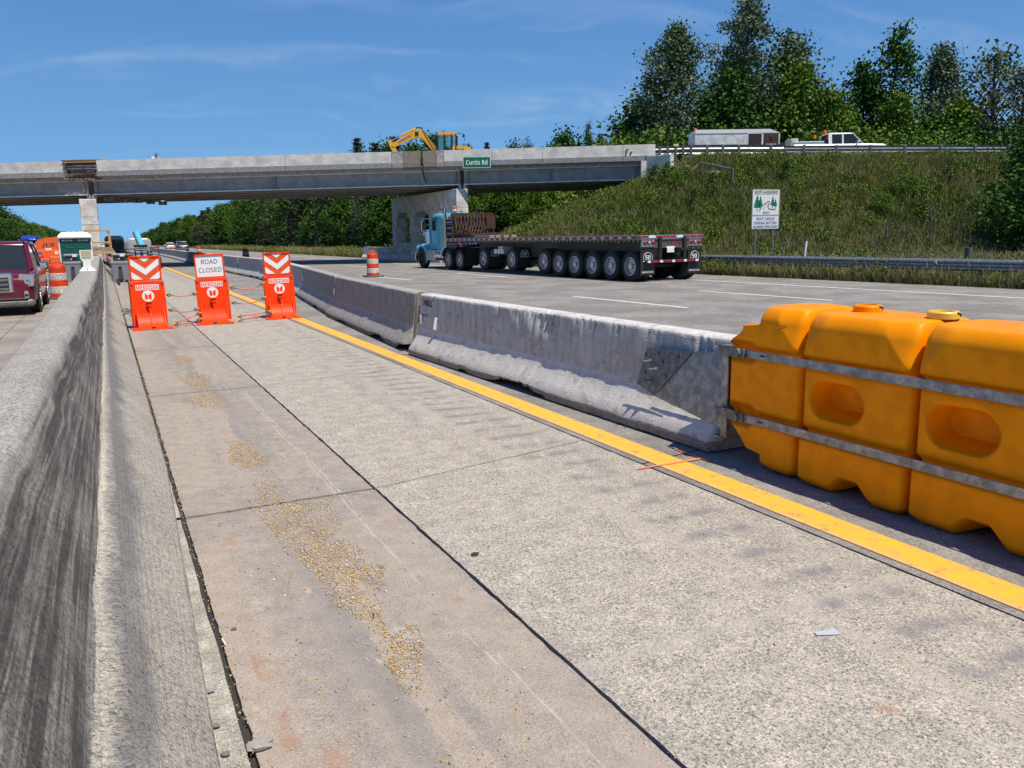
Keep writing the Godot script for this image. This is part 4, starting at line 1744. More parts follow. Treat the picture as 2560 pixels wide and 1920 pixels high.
# ---------------------------------------------------------------- the three orange shields across the shoulder
func sign_shields() -> void:
	var spots := [
		[Vector3(0.665, 0, -16.42), 0.09, "white and orange chevron board", "orange steel road shield with chevrons, leftmost of three, beside the median wall"],
		[Vector3(1.83, 0, -16.68), -0.14, "road closed", "orange steel road shield reading ROAD CLOSED, middle of three"],
		[Vector3(3.17, 0, -17.0), -0.06, "white and orange chevron board", "orange steel road shield with chevrons, rightmost of three, on the yellow line"]]
	var k := 0
	for sp in spots:
		var t := thing("road_shield", sp[3], "road barrier", sp[0], sp[1], "orange shields closing the shoulder")
		var tilt := Basis.from_euler(Vector3(-0.07, 0, [0.0, 0.03, 0.02][k]))
		var lean := Transform3D(tilt, Vector3(0, 0.03, -0.05))
		var g := Geo.new()
		g.x = lean
		g.box(Vector3(0, 0.43, 0), Vector3(0.60, 0.82, 0.05), Basis.IDENTITY, 0.006)
		g.box(Vector3(-0.285, 0.43, -0.06), Vector3(0.03, 0.82, 0.14), Basis.IDENTITY, 0.004)
		g.box(Vector3(0.285, 0.43, -0.06), Vector3(0.03, 0.82, 0.14), Basis.IDENTITY, 0.004)
		obj("body_panel", g, M.orange, t)
		# the foot: two side walls and a scoop that curves out to a lip
		g = Geo.new()
		var rows := []
		for i in 13:
			var s := i / 12.0
			var z := 0.03 + 0.30 * pow(s, 1.3)
			var y := 0.27 * pow(1.0 - s, 2.0) + 0.018
			var hw := 0.225 + 0.135 * smoothstep(0.5, 1.0, s)
			rows.append(PackedVector3Array([Vector3(-hw, y, z), Vector3(0, y, z), Vector3(hw, y, z)]))
		rows.reverse()
		g.grid(rows, true)
		g.box(Vector3(0, 0.012, 0.15), Vector3(0.68, 0.02, 0.38), Basis.IDENTITY, 0.004)
		for i in 9:
			g.cyl(Vector3(-0.33 + 0.08 * i, 0.012, 0.335), Vector3(-0.29 + 0.08 * i, 0.012, 0.335), 0.014, -1, 8)
		obj("foot_scoop", g, M.orange, t)
		for xx in [-0.23, 0.0, 0.23]:
			g = Geo.new()
			var f := Transform3D(Basis(Vector3(0, 0, 1), Vector3.UP, Vector3(-1, 0, 0)), Vector3(xx, 0, 0.02))
			var pts := PackedVector2Array([Vector2(0, 0.40), Vector2(0.015, 0.40)])
			for i in 11:
				var s := i / 10.0
				pts.append(Vector2(0.012 + 0.27 * s, 0.37 * pow(1.0 - s, 2.0) * (1.0 if xx != 0.0 else 0.85) + 0.035))
			pts.append(Vector2(0, 0.03))
			g.poly(pts, -0.009, 0.009, f)
			obj("gusset", g, M.orange, t)
		g = Geo.new()
		g.x = lean
		g.box(Vector3(0, 0.41, 0.05), Vector3(0.075, 0.08, 0.06), Basis.IDENTITY, 0.006)
		g.box(Vector3(0, 0.455, 0.06), Vector3(0.09, 0.012, 0.085), Basis.IDENTITY, 0.003)
		g.box(Vector3(0, 0.34, 0.04), Vector3(0.045, 0.07, 0.04), Basis.IDENTITY, 0.004)
		obj("latch", g, M.orange, t)
		g = Geo.new()
		g.box(Vector3(0, 0.04, 0.31), Vector3(0.07, 0.03, 0.05), Basis.IDENTITY, 0.004)
		obj("tow_eye", g, M.frame_dark, t)
		for s in [-1.0, 1.0]:
			g = Geo.new()
			g.x = lean
			g.cyl(Vector3(s * 0.26, 0.80, 0.024), Vector3(s * 0.26, 0.80, 0.036), 0.02, -1, 12)
			g.cyl(Vector3(s * 0.26, 0.80, 0.036), Vector3(s * 0.26, 0.80, 0.05), 0.012, -1, 6)
			obj("bolt", g, M.galv, t)
		# maker's name plate and round mark
		g = Geo.new()
		g.x = lean
		g.poly(rounded(0.40, 0.10, 0.004, 2), 0.026, 0.028, Transform3D(Basis.IDENTITY, Vector3(0.0, 0.725, 0)))
		var np := obj("name_plate", g, M.sign_white, t)
		text("MERIDIAN", 0.375, 0.075, M.orange, np, lean * Transform3D(Basis.IDENTITY, Vector3(0, 0.725, 0.029)))
		g = Geo.new()
		g.x = lean
		var disc := PackedVector2Array()
		for i in 36:
			disc.append(Vector2(cos(TAU * i / 36.0), sin(TAU * i / 36.0)) * 0.105)
		g.poly(disc, 0.026, 0.028, Transform3D(Basis.IDENTITY, Vector3(0, 0.565, 0)))
		var em := obj("emblem", g, M.sign_white, t)
		g = Geo.new()
		g.x = lean * Transform3D(Basis.IDENTITY, Vector3(0, 0.565, 0))
		g.poly(PackedVector2Array([Vector2(-0.057, 0.055), Vector2(-0.005, 0.015), Vector2(-0.005, -0.06), Vector2(-0.057, -0.06)]), 0.0285, 0.030)
		g.poly(PackedVector2Array([Vector2(0.057, 0.055), Vector2(0.005, 0.015), Vector2(0.005, -0.06), Vector2(0.057, -0.06)]), 0.0285, 0.030)
		obj("emblem_mark", g, M.orange, em)
		# the board on top
		g = Geo.new()
		g.x = lean
		var B := 0.54
		var H := 0.455
		for q in [[0.0, H / 2 - 0.012, B, 0.024], [0.0, -H / 2 + 0.012, B, 0.024], [-B / 2 + 0.012, 0.0, 0.024, H], [B / 2 - 0.012, 0.0, 0.024, H]]:
			g.box(Vector3(q[0], 1.075 + q[1], 0.0), Vector3(q[2], q[3], 0.06), Basis.IDENTITY, 0.003)
		obj("board_frame", g, M.orange, t)
		var face := lean * Transform3D(Basis.IDENTITY, Vector3(0, 1.075, 0.0))
		g = Geo.new()
		g.x = face
		g.box(Vector3(0, 0, 0.0), Vector3(B - 0.04, H - 0.04, 0.02))
		var bd := obj("board", g, M.sign_white if k == 1 else M.orange_sheet, t)
		if k == 1:
			text("ROAD", 0.29, 0.085, M.ink, bd, face * Transform3D(Basis.IDENTITY, Vector3(0, 0.085, 0.011)), "lettering", false)
			text("CLOSED", 0.42, 0.085, M.ink, bd, face * Transform3D(Basis.IDENTITY, Vector3(0, -0.075, 0.011)), "lettering", false)
		else:
			var bx := B / 2 - 0.028
			var by := H / 2 - 0.028
			var bar := 0.115
			for c in [0.235, -0.002, -0.237]:    # white V stripes, clipped to the board
				for s in [-1.0, 1.0]:
					var v := PackedVector2Array([Vector2(0, c - 0.06 - 0.06), Vector2(s * 0.4, c - 0.12 + 0.31), Vector2(s * 0.4, c - 0.12 + 0.31 + bar), Vector2(0, c - 0.12 + bar)])
					for piece in Geometry2D.intersect_polygons(v, PackedVector2Array([Vector2(-bx, -by), Vector2(bx, -by), Vector2(bx, by), Vector2(-bx, by)])):
						g = Geo.new()
						g.x = face
						g.poly(piece, 0.0105, 0.012)
						obj("chevron_stripe", g, M.sign_white, bd)
		k += 1
	# cables between them, each with hooks and shackles
	var ropes := [
		[Vector3(0.96, 0.62, -16.46), Vector3(1.53, 0.60, -16.68), 0.05, "upper cable between the left and middle orange shields"],
		[Vector3(0.97, 0.34, -16.46), Vector3(1.54, 0.30, -16.68), 0.06, "middle cable between the left and middle orange shields"],
		[Vector3(1.03, 0.06, -16.3), Vector3(1.56, 0.22, -16.6), 0.0, "slanting low cable between the left and middle orange shields"],
		[Vector3(1.03, 0.05, -16.3), Vector3(1.56, 0.10, -16.6), 0.02, "lowest cable between the left and middle orange shields"],
		[Vector3(2.12, 0.70, -16.66), Vector3(2.86, 0.73, -17.0), 0.09, "upper cable between the middle and right orange shields"],
		[Vector3(2.13, 0.40, -16.66), Vector3(2.87, 0.44, -17.0), 0.08, "middle cable between the middle and right orange shields"],
		[Vector3(2.2, 0.12, -16.5), Vector3(2.9, 0.16, -16.8), 0.01, "lower cable between the middle and right orange shields"],
		[Vector3(2.2, 0.04, -16.45), Vector3(2.95, 0.13, -16.75), 0.0, "lowest cable between the middle and right orange shields"]]
	for r in ropes:
		var t := thing("shield_cable", r[3], "cable", (r[0] + r[1]) / 2.0, 0.0, "cables linking the orange shields")
		var a: Vector3 = r[0] - t.position
		var b: Vector3 = r[1] - t.position
		var p := func(s: float) -> Vector3: return a.lerp(b, s) - Vector3(0, r[2] * 4.0 * s * (1.0 - s), 0)
		var pts := []
		for i in 9:
			pts.append(p.call(0.26 + 0.5 * i / 8.0))
		var g := Geo.new()
		g.tube(pts, 0.011, 6)
		obj("orange_sleeve", g, mat(0.8, 0.13, 0.06, 0.5), t)
		for e in [[0.0, 0.26], [1.0, 0.76]]:
			g = Geo.new()
			g.tube([p.call(e[1]), p.call(lerpf(e[1], e[0], 0.45))], 0.009, 6)
			var c: Vector3 = p.call(lerpf(e[1], e[0], 0.6))
			ring(g, c, 0.03, 0.008)
			obj("wire_loop", g, M.galv_dull, t)
			g = Geo.new()
			var d0: Vector3 = p.call(e[0])
			var c2: Vector3 = p.call(lerpf(e[1], e[0], 0.72))
			g.tube([c2, (c2 + d0) / 2 + Vector3(0.015, 0.015, 0.01), d0], [0.014, 0.02, 0.014], 6)
			ring(g, c2, 0.026, 0.009)
			obj("shackle", g, mat(0.62, 0.30, 0.02, 0.45), t)


func ring(g: Geo, c: Vector3, r: float, w: float) -> void:
	var pts := []
	for i in 11:
		pts.append(c + Vector3(cos(TAU * i / 10.0), sin(TAU * i / 10.0), 0.3 * sin(TAU * i / 10.0)) * r)
	g.tube(pts, w, 5, false)


# ---------------------------------------------------------------- wheels and vehicles
func wheel(parent: Node, p: Vector3, r: float, w: float, side: float, rim: Material, dual := false, called := "wheel") -> Node3D:
	var o := Node3D.new()
	o.name = called
	parent.add_child(o, true)
	o.position = p
	var ax := Vector3(side, 0, 0)
	var g := Geo.new()
	for k in (2 if dual else 1):
		var c := -ax * (w * 1.12) * k
		g.lathe(c - ax * w / 2, ax, [Vector2(r * 0.55, 0), Vector2(r * 0.88, -0.002), Vector2(r * 0.965, w * 0.08), Vector2(r, w * 0.2), Vector2(r, w * 0.8), Vector2(r * 0.965, w * 0.92), Vector2(r * 0.88, w + 0.002), Vector2(r * 0.6, w)], 32)
	obj("tyre", g, M.rubber, o)
	g = Geo.new()
	var d := ax * (w * 0.5)
	if dual or r > 0.45:
		g.lathe(d, ax, [Vector2(r * 0.61, 0.0), Vector2(r * 0.57, 0.004), Vector2(r * 0.54, -w * 0.5), Vector2(r * 0.42, -w * 0.55), Vector2(r * 0.36, -w * 0.35), Vector2(r * 0.20, -w * 0.35), Vector2(r * 0.19, -w * 0.02), Vector2(0.0, w * 0.02)], 28)
		for i in 10:
			var a := TAU * i / 10.0
			var c := d - ax * (w * 0.34) + Vector3(0, cos(a), sin(a)) * r * 0.29
			g.cyl(c, c + ax * 0.025, 0.016, -1, 6)
	else:
		g.lathe(d, ax, [Vector2(r * 0.66, 0.0), Vector2(r * 0.62, 0.004), Vector2(r * 0.6, -w * 0.3), Vector2(r * 0.12, -w * 0.18), Vector2(0.0, -w * 0.16)], 24)
		for i in 6:
			var a := TAU * i / 6.0
			var u := Vector3(0, cos(a), sin(a))
			g.beam(d - ax * w * 0.12 + u * r * 0.12, d - ax * w * 0.06 + u * r * 0.62, 0.05, 0.02)
	obj("rim", g, rim, o)
	return o


func truck() -> void:
	var t := thing("flatbed_truck", "turquoise tractor with a long multi-axle flatbed trailer, chains racked behind the cab", "truck", Vector3(16.95, 0.004, -22.0), 0.045)
	var g := Geo.new()
	var HW := 1.3
	# --- trailer deck
	g.box(Vector3(0, 1.42, -7.55), Vector3(2.56, 0.09, 15.1), Basis.IDENTITY, 0.01)
	obj("deck_frame", g, M.alu, t)
	var plank_w := 2.5 / 9.0
	for i in 9:
		g = Geo.new()
		g.box(Vector3(-1.25 + plank_w * (i + 0.5), 1.482, -7.55), Vector3(plank_w - 0.012, 0.03, 15.0), Basis.IDENTITY, 0.004)
		obj("deck_plank", g, M.wood_grey, t)
	for s in [-1.0, 1.0]:
		g = Geo.new()
		g.box(Vector3(s * 1.305, 1.435, -7.55), Vector3(0.05, 0.15, 15.1), Basis.IDENTITY, 0.008)
		obj("side_rail", g, M.alu_dull, t)
		g = Geo.new()
		g.box(Vector3(s * 0.48, 1.05, -6.6), Vector3(0.16, 0.62, 12.8), Basis.IDENTITY, 0.01)
		g.box(Vector3(s * 0.48, 0.76, -6.6), Vector3(0.3, 0.04, 12.8))
		obj("main_beam", g, M.beam_dark, t)
		for i in 30:
			g = Geo.new()
			var z := -0.35 - 0.5 * i
			g.box(Vector3(s * 1.331, 1.44, z), Vector3(0.004, 0.075, 0.27))
			obj("reflector_tape", g, M.red_tape if i % 1 == 0 else M.sign_white, t)
			g = Geo.new()
			g.box(Vector3(s * 1.331, 1.44, z - 0.25), Vector3(0.004, 0.075, 0.21))
			obj("reflector_tape", g, M.white_dirty, t)
		g = Geo.new()
		for i in 60:
			g.box(Vector3(s * 1.29, 1.33, -0.15 - 0.25 * i), Vector3(0.05, 0.06, 0.09))
		obj("stake_pockets", g, M.alu_dull, t)
		o_meta_stuff(t)
	g = Geo.new()
	for i in 26:
		g.box(Vector3(0, 1.34, -0.4 - 0.58 * i), Vector3(2.5, 0.1, 0.07))
	var cm := obj("cross_members", g, M.beam_dark, t)
	cm.set_meta("kind", "stuff")
	# boxes and small plates hung below
	for q in [[-0.9, 0.98, -9.9, 0.55, 0.32, 0.4, M.white_dirty], [-0.95, 0.92, -10.25, 0.06, 0.2, 0.18, M.sign_white], [-0.95, 0.92, -9.95, 0.06, 0.2, 0.18, M.sign_white], [-0.95, 0.92, -9.65, 0.06, 0.2, 0.18, M.sign_white]]:
		g = Geo.new()
		g.box(Vector3(q[0] * (1.0 if q[3] > 0.1 else 1.26), q[1], q[2]), Vector3(q[3], q[4], q[5]), Basis.IDENTITY, 0.01)
		obj("tool_box" if q[3] > 0.1 else "hook_plate", g, q[6], t)
	for z in [-1.2, -7.4, -12.0]:
		for s in [-1.0, 1.0]:
			g = Geo.new()
			g.cyl(Vector3(s * 1.3, 1.30, z), Vector3(s * 1.34, 1.30, z), 0.035, -1, 10)
			obj("marker_light", g, M.amber, t)
	# --- wheels
	var axles := [[-0.62, 0.5, 0.0], [-1.74, 0.5, 0.0], [-2.86, 0.5, 0.0], [-3.98, 0.5, 0.0], [-5.08, 0.5, 0.0], [-6.18, 0.5, 0.07], [-8.75, 0.5, 0.1], [-11.35, 0.5, 0.1]]
	for a in axles:
		for s in [-1.0, 1.0]:
			wheel(t, Vector3(s * 1.13, a[1] + a[2], a[0]), 0.5, 0.27, s, M.alu, true)
		g = Geo.new()
		g.cyl(Vector3(-0.9, 0.5 + a[2], a[0]), Vector3(0.9, 0.5 + a[2], a[0]), 0.07, -1, 10)
		obj("axle", g, M.frame_dark, t)
		g = Geo.new()
		for s in [-1.0, 1.0]:
			g.beam(Vector3(s * 0.5, 0.74, a[0] - 0.4), Vector3(s * 0.5, 0.52 + a[2], a[0]), 0.1, 0.12)
			g.cyl(Vector3(s * 0.5, 0.55 + a[2], a[0] + 0.1), Vector3(s * 0.5, 0.78, a[0] + 0.1), 0.12, -1, 10)
		obj("suspension", g, M.frame_dark, t)
	for q in [[-0.02, 0.62, 0.0], [-8.1, 0.66, 0.0], [-10.72, 0.66, 0.0], [-12.95, 0.62, 1.0]]:
		for s in [-1.0, 1.0]:
			g = Geo.new()
			g.box(Vector3(s * 1.0, q[1], q[0]), Vector3(0.60, 0.78, 0.012), Basis.IDENTITY, 0.003)
			g.box(Vector3(s * 1.0, q[1] + 0.40, q[0]), Vector3(0.64, 0.05, 0.04))
			var mf := obj("mud_flap", g, M.frame_dark, t)
			if q[2] == 0.0:
				var f := Transform3D(Basis.IDENTITY, Vector3(s * 1.0, q[1] + 0.18, q[0] + 0.0075))
				text("50", 0.21, 0.15, M.sign_white, mf, f, "flap_number")
				g = Geo.new()
				var arc := []
				for i in 15:
					var an := PI * (-0.12 + 1.24 * i / 14.0)
					arc.append(f * Vector3(cos(an) * 0.18, sin(an) * 0.18 - 0.02, 0.003))
				g.tube(arc, 0.010, 5)
				g.box(f * Vector3(0, -0.125, 0.003), Vector3(0.42, 0.022, 0.006))
				obj("flap_emblem", g, M.sign_white, mf)
				if q[0] > -1.0:
					text("RANDOLPH OHIO", 0.46, 0.05, M.sign_white, mf, Transform3D(Basis.IDENTITY, Vector3(s * 1.0, 0.32, q[0] + 0.0075)), "flap_lettering")
	# --- rear face
	g = Geo.new()
	g.box(Vector3(0, 1.47, 0.0), Vector3(2.62, 0.09, 0.08), Basis.IDENTITY, 0.008)
	obj("rear_sill", g, M.alu, t)
	for i in 9:
		g = Geo.new()
		var wdt := [0.3, 0.3, 0.28, 0.3, 0.28, 0.3, 0.28, 0.3, 0.28][i] as float
		g.box(Vector3(-1.165 + 0.291 * i, 1.465, 0.042), Vector3(wdt - 0.03, 0.07, 0.006))
		obj("reflector_tape", g, M.red_tape if i in [0, 3, 4, 7] and i != 4 else (M.sign_white if i % 2 == 1 else M.red_tape), t)
	g = Geo.new()
	g.box(Vector3(0, 1.26, -0.03), Vector3(2.6, 0.34, 0.02), Basis.IDENTITY, 0.004)
	obj("rear_panel", g, M.beam_dark, t)
	for s in [-1.0, 1.0]:
		g = Geo.new()
		g.box(Vector3(s * 1.0, 1.26, -0.01), Vector3(0.55, 0.24, 0.03), Basis.IDENTITY, 0.006)
		obj("lamp_bracket", g, M.alu, t)
		for q in [[-0.15, M.red], [0.02, M.lamp], [0.19, M.red]]:
			g = Geo.new()
			var c := Vector3(s * 0.98 + q[0], 1.27, 0.005)
			g.lathe(c, Vector3.BACK, [Vector2(0.078, 0), Vector2(0.078, 0.02), Vector2(0.062, 0.022)], 20)
			var rg := obj("lamp_ring", g, M.rubber, t)
			g = Geo.new()
			g.lathe(c + Vector3(0, 0, 0.018), Vector3.BACK, [Vector2(0.064, 0), Vector2(0.05, 0.012), Vector2(0, 0.018)], 20)
			obj("lens", g, q[1], rg)
		g = Geo.new()
		g.box(Vector3(s * 0.52, 1.08, 0.03), Vector3(0.11, 0.78, 0.06), Basis.IDENTITY, 0.008)
		obj("bumper_post", g, M.frame_dark, t)
	for xx in [-0.14, 0.0, 0.14]:
		g = Geo.new()
		g.cyl(Vector3(xx, 1.27, -0.02), Vector3(xx, 1.27, 0.0), 0.03, -1, 12)
		obj("marker_light", g, M.red, t)
	g = Geo.new()
	g.box(Vector3(0.34, 1.27, -0.01), Vector3(0.14, 0.05, 0.02))
	obj("marker_light", g, M.red, t)
	g = Geo.new()
	g.box(Vector3(-0.06, 1.02, 0.0), Vector3(0.30, 0.16, 0.012), Basis.IDENTITY, 0.003)
	g.box(Vector3(-0.06, 1.12, -0.01), Vector3(0.36, 0.05, 0.02))
	obj("licence_plate", g, M.sign_white, t)
	g = Geo.new()
	g.box(Vector3(0, 0.66, 0.05), Vector3(2.3, 0.10, 0.08), Basis.IDENTITY, 0.01)
	obj("rear_bumper", g, M.frame_dark, t)
	for i in 9:
		g = Geo.new()
		g.box(Vector3(-1.02 + 0.255 * i, 0.66, 0.092), Vector3(0.13 if i % 2 == 0 else 0.24, 0.07, 0.006))
		obj("reflector_tape", g, M.sign_white if i % 2 == 0 else M.red_tape, t)
	g = Geo.new()
	g.tube([Vector3(0.1, 0.95, -0.1), Vector3(0.3, 0.86, -0.05), Vector3(0.42, 0.9, -0.1)], 0.015, 6)
	obj("air_hose", g, M.rubber, t)
	# --- load at the front: timber, rack with chains
	for q in [[-0.9, -12.6, 2.9], [-0.55, -12.7, 3.0], [-0.2, -12.5, 2.8], [0.2, -12.6, 3.0]]:
		g = Geo.new()
		g.box(Vector3(q[0], 1.56, q[1]), Vector3(0.26, 0.12, q[2]), Basis.IDENTITY, 0.012)
		obj("timber", g, M.wood_grey, t)
	g = Geo.new()
	g.box(Vector3(-0.4, 1.68, -13.6), Vector3(1.6, 0.1, 1.8), Basis.IDENTITY, 0.01)
	obj("steel_tray", g, M.rust, t)
	g = Geo.new()
	for q in [[Vector3(-1.2, 1.5, -14.7), Vector3(-1.2, 2.68, -14.7)], [Vector3(1.05, 1.5, -14.7), Vector3(1.05, 2.68, -14.7)], [Vector3(-1.2, 2.68, -14.7), Vector3(1.05, 2.68, -14.7)], [Vector3(-1.2, 2.2, -14.7), Vector3(1.05, 2.2, -14.7)], [Vector3(-0.4, 1.5, -14.7), Vector3(-0.4, 2.68, -14.7)], [Vector3(0.4, 1.5, -14.7), Vector3(0.4, 2.68, -14.7)]]:
		g.beam(q[0], q[1], 0.06, 0.06)
	obj("chain_rack", g, M.rust, t)
	g = Geo.new()
	g.box(Vector3(-0.08, 2.1, -14.85), Vector3(2.2, 1.1, 0.02))
	obj("headboard", g, M.frame_dark, t)
	var rg2 := RandomNumberGenerator.new()
	rg2.seed = 9
	for i in 40:
		g = Geo.new()
		var xx := -1.14 + 1.66 * i / 39.0
		var ln := rg2.randf_range(0.85, 1.08)
		var zo := -14.62 + rg2.randf_range(-0.05, 0.06)
		var n := int(ln / 0.058)
		for k in n:
			var c := Vector3(xx + rg2.randf_range(-0.012, 0.012), 2.66 - 0.058 * k, zo + 0.04 * sin(k * 0.5 + i))
			if k % 2 == 0:
				g.box(c, Vector3(0.036, 0.07, 0.016), Basis.from_euler(Vector3(0, rg2.randf(), rg2.randf_range(-0.4, 0.4))), 0.006)
			else:
				g.box(c, Vector3(0.016, 0.07, 0.036), Basis.from_euler(Vector3(rg2.randf_range(-0.4, 0.4), rg2.randf(), 0)), 0.006)
		if i % 4 == 0:
			g.tube([Vector3(xx, 2.6, zo + 0.06), Vector3(xx + 0.1, 2.0, zo + 0.12), Vector3(xx + 0.22, 1.75, zo + 0.08), Vector3(xx + 0.34, 2.1, zo + 0.1), Vector3(xx + 0.4, 2.6, zo + 0.06)], 0.02, 5)
		obj("chain", g, M.galv_dull if i in [3, 14] else (M.chain if i % 2 == 0 else M.rust), t)
	for i in 12:   # binders hanging at the far end
		g = Geo.new()
		var xx := 0.56 + 0.04 * i
		g.tube([Vector3(xx, 2.62, -14.5), Vector3(xx + 0.02, 2.3, -14.47), Vector3(xx + 0.01, 1.95, -14.46)], [0.022, 0.03, 0.02], 5)
		obj("load_binder", g, M.rust, t)
	# --- tractor
	for s in [-1.0, 1.0]:
		g = Geo.new()
		g.box(Vector3(s * 0.43, 0.9, -15.9), Vector3(0.09, 0.26, 7.0), Basis.IDENTITY, 0.005)
		obj("chassis_rail", g, M.frame_dark, t)
		for z in [-13.95, -15.25]:
			wheel(t, Vector3(s * 1.08, 0.5, z), 0.5, 0.26, s, M.alu, true)
			g = Geo.new()
			var pts := []
			for i in 9:
				var an := PI * (0.08 + 0.84 * i / 8.0)
				pts.append([Vector3(s * 0.8, 0.5 + sin(an) * 0.58, z + cos(an) * 0.62), Vector3(s * 1.27, 0.5 + sin(an) * 0.58, z + cos(an) * 0.62)])
			var rows := []
			for p in pts:
				rows.append(PackedVector3Array(p))
			g.grid(rows, true)
			obj("mudguard", g, M.frame_dark, t)
		wheel(t, Vector3(s * 1.06, 0.51, -18.55), 0.51, 0.3, s, M.frame_dark, false)
	for z in [-13.95, -15.25, -18.55]:
		g = Geo.new()
		g.cyl(Vector3(-0.9, 0.5, z), Vector3(0.9, 0.5, z), 0.09, -1, 10)
		obj("axle", g, M.frame_dark, t)
	g = Geo.new()
	g.box(Vector3(0, 1.15, -14.5), Vector3(1.0, 0.1, 1.2), Basis.IDENTITY, 0.03)
	obj("fifth_wheel", g, M.frame_dark, t)
	# cab: rounded box; rings from the back wall forward
	g = Geo.new()
	var st := [[-16.25, 1.02, 1.0, 2.68, 0.12], [-16.32, 1.05, 0.98, 2.74, 0.2], [-17.0, 1.06, 0.98, 2.78, 0.22], [-17.45, 1.06, 0.98, 2.74, 0.22], [-17.75, 1.04, 0.98, 2.55, 0.25]]
	g.grid(cab_rings(st), true)
	g.fan(Array(cab_rings(st)[0]), Vector3.BACK)
	obj("cab", g, M.turquoise, t)
	g = Geo.new()
	var st2 := [[-17.62, 0.98, 0.98, 1.86, 0.16], [-18.0, 0.86, 0.98, 1.84, 0.2], [-18.9, 0.66, 1.0, 1.74, 0.2], [-19.38, 0.60, 1.02, 1.66, 0.2], [-19.45, 0.52, 1.05, 1.58, 0.2]]
	g.grid(cab_rings(st2), true)
	obj("bonnet", g, M.turquoise, t)
	g = Geo.new()
	g.box(Vector3(0, 1.28, -19.44), Vector3(0.86, 0.72, 0.06), Basis.IDENTITY, 0.02)
	obj("radiator_grille", g, M.chrome, t)
	g = Geo.new()
	g.box(Vector3(0, 0.62, -19.6), Vector3(2.3, 0.42, 0.12), Basis.IDENTITY, 0.03)
	obj("front_bumper", g, M.chrome, t)
	for s in [-1.0, 1.0]:
		# wing over the front wheel
		g = Geo.new()
		var rows := []
		for i in 13:
			var an := PI * (-0.10 + 1.0 * i / 12.0)
			var c := Vector3(0, 0.56 + sin(an) * 0.66, -18.6 + cos(an) * 0.72)
			rows.append(PackedVector3Array([Vector3(s * 0.6, c.y + 0.10, c.z), Vector3(s * 0.95, c.y + 0.05, c.z), Vector3(s * 1.16, c.y, c.z), Vector3(s * 1.20, c.y - 0.05, c.z * 1.0), Vector3(s * 1.20, c.y - 0.13, -18.6 + (c.z + 18.6) * 0.86)]))
		if s > 0.0: rows.reverse()
		g.grid(rows, true)
		obj("wing", g, M.turquoise, t)
		g = Geo.new()
		g.box(Vector3(s * 1.0, 1.12, -19.42), Vector3(0.24, 0.2, 0.2), Basis.IDENTITY, 0.06)
		obj("headlight", g, M.chrome, t)
		# air cleaner, step box, tank
		g = Geo.new()
		g.lathe(Vector3(s * 1.14, 1.22, -17.72), Vector3.UP, [Vector2(0.0, 0), Vector2(0.16, 0.0), Vector2(0.19, 0.03), Vector2(0.19, 0.50), Vector2(0.2, 0.51), Vector2(0.2, 0.55), Vector2(0.19, 0.56), Vector2(0.19, 0.63), Vector2(0.14, 0.69), Vector2(0.14, 0.74), Vector2(0, 0.76)], 24)
		obj("air_cleaner", g, M.chrome, t)
		g = Geo.new()
		g.box(Vector3(s * 0.98, 0.68, -17.35), Vector3(0.44, 0.52, 0.9), Basis.IDENTITY, 0.03)
		obj("step_box", g, M.alu, t)
		for y in [0.56, 0.72, 0.86]:
			g = Geo.new()
			g.box(Vector3(s * 1.21, y, -17.35), Vector3(0.03, 0.03, 0.7), Basis.IDENTITY, 0.008)
			obj("step_edge", g, M.chrome, t)
		g = Geo.new()
		g.lathe(Vector3(s * 0.92, 0.72, -16.85), Vector3.BACK, [Vector2(0, 0), Vector2(0.28, 0.0), Vector2(0.3, 0.03), Vector2(0.3, 0.9), Vector2(0.28, 0.93), Vector2(0, 0.94)], 28)
		obj("fuel_tank", g, M.chrome, t)
		for z in [-16.6, -16.15]:
			g = Geo.new()
			g.lathe(Vector3(s * 0.92, 0.72, z), Vector3.BACK, [Vector2(0.3, 0), Vector2(0.312, 0.0), Vector2(0.312, 0.06), Vector2(0.3, 0.06)], 28)
			obj("tank_strap", g, M.alu, t)
		# door, window, mirror
		g = Geo.new()
		g.poly(rounded(0.62, 0.66, 0.06), 0.0, 0.012, Transform3D(Basis(Vector3(0, 0, -s), Vector3.UP, Vector3(s, 0, 0)), Vector3(s * 1.058, 2.22, -17.05)))
		var w := obj("door_window", g, M.glass, t)
		g = Geo.new()
		var fr := rounded(0.70, 1.62, 0.05)
		var fpts := []
		for q in fr:
			fpts.append(Transform3D(Basis(Vector3(0, 0, -s), Vector3.UP, Vector3(s, 0, 0)), Vector3(s * 1.06, 1.86, -17.05)) * Vector3(q.x, q.y, 0.002))
		fpts.append(fpts[0])
		g.tube(fpts, 0.008, 4, false)
		var dr := obj("door_seam", g, mat(0.03, 0.2, 0.25, 0.4), t)
		g = Geo.new()
		g.tube([Vector3(s * 1.08, 1.2, -16.62), Vector3(s * 1.13, 1.25, -16.62), Vector3(s * 1.13, 2.3, -16.62), Vector3(s * 1.08, 2.35, -16.62)], 0.014, 6)
		obj("grab_rail", g, M.chrome, t)
		g = Geo.new()
		g.box(Vector3(s * 1.075, 1.62, -16.78), Vector3(0.02, 0.04, 0.1), Basis.IDENTITY, 0.006)
		obj("door_handle", g, M.chrome, t)
		g = Geo.new()
		g.box(Vector3(s * 1.36, 2.16, -17.85), Vector3(0.22, 0.52, 0.08), Basis.IDENTITY, 0.03)
		var mr := obj("mirror", g, M.chrome, t)
		g = Geo.new()
		g.box(Vector3(s * 1.36, 2.16, -17.805), Vector3(0.17, 0.46, 0.006))
		obj("mirror_glass", g, M.glass, mr)
		g = Geo.new()
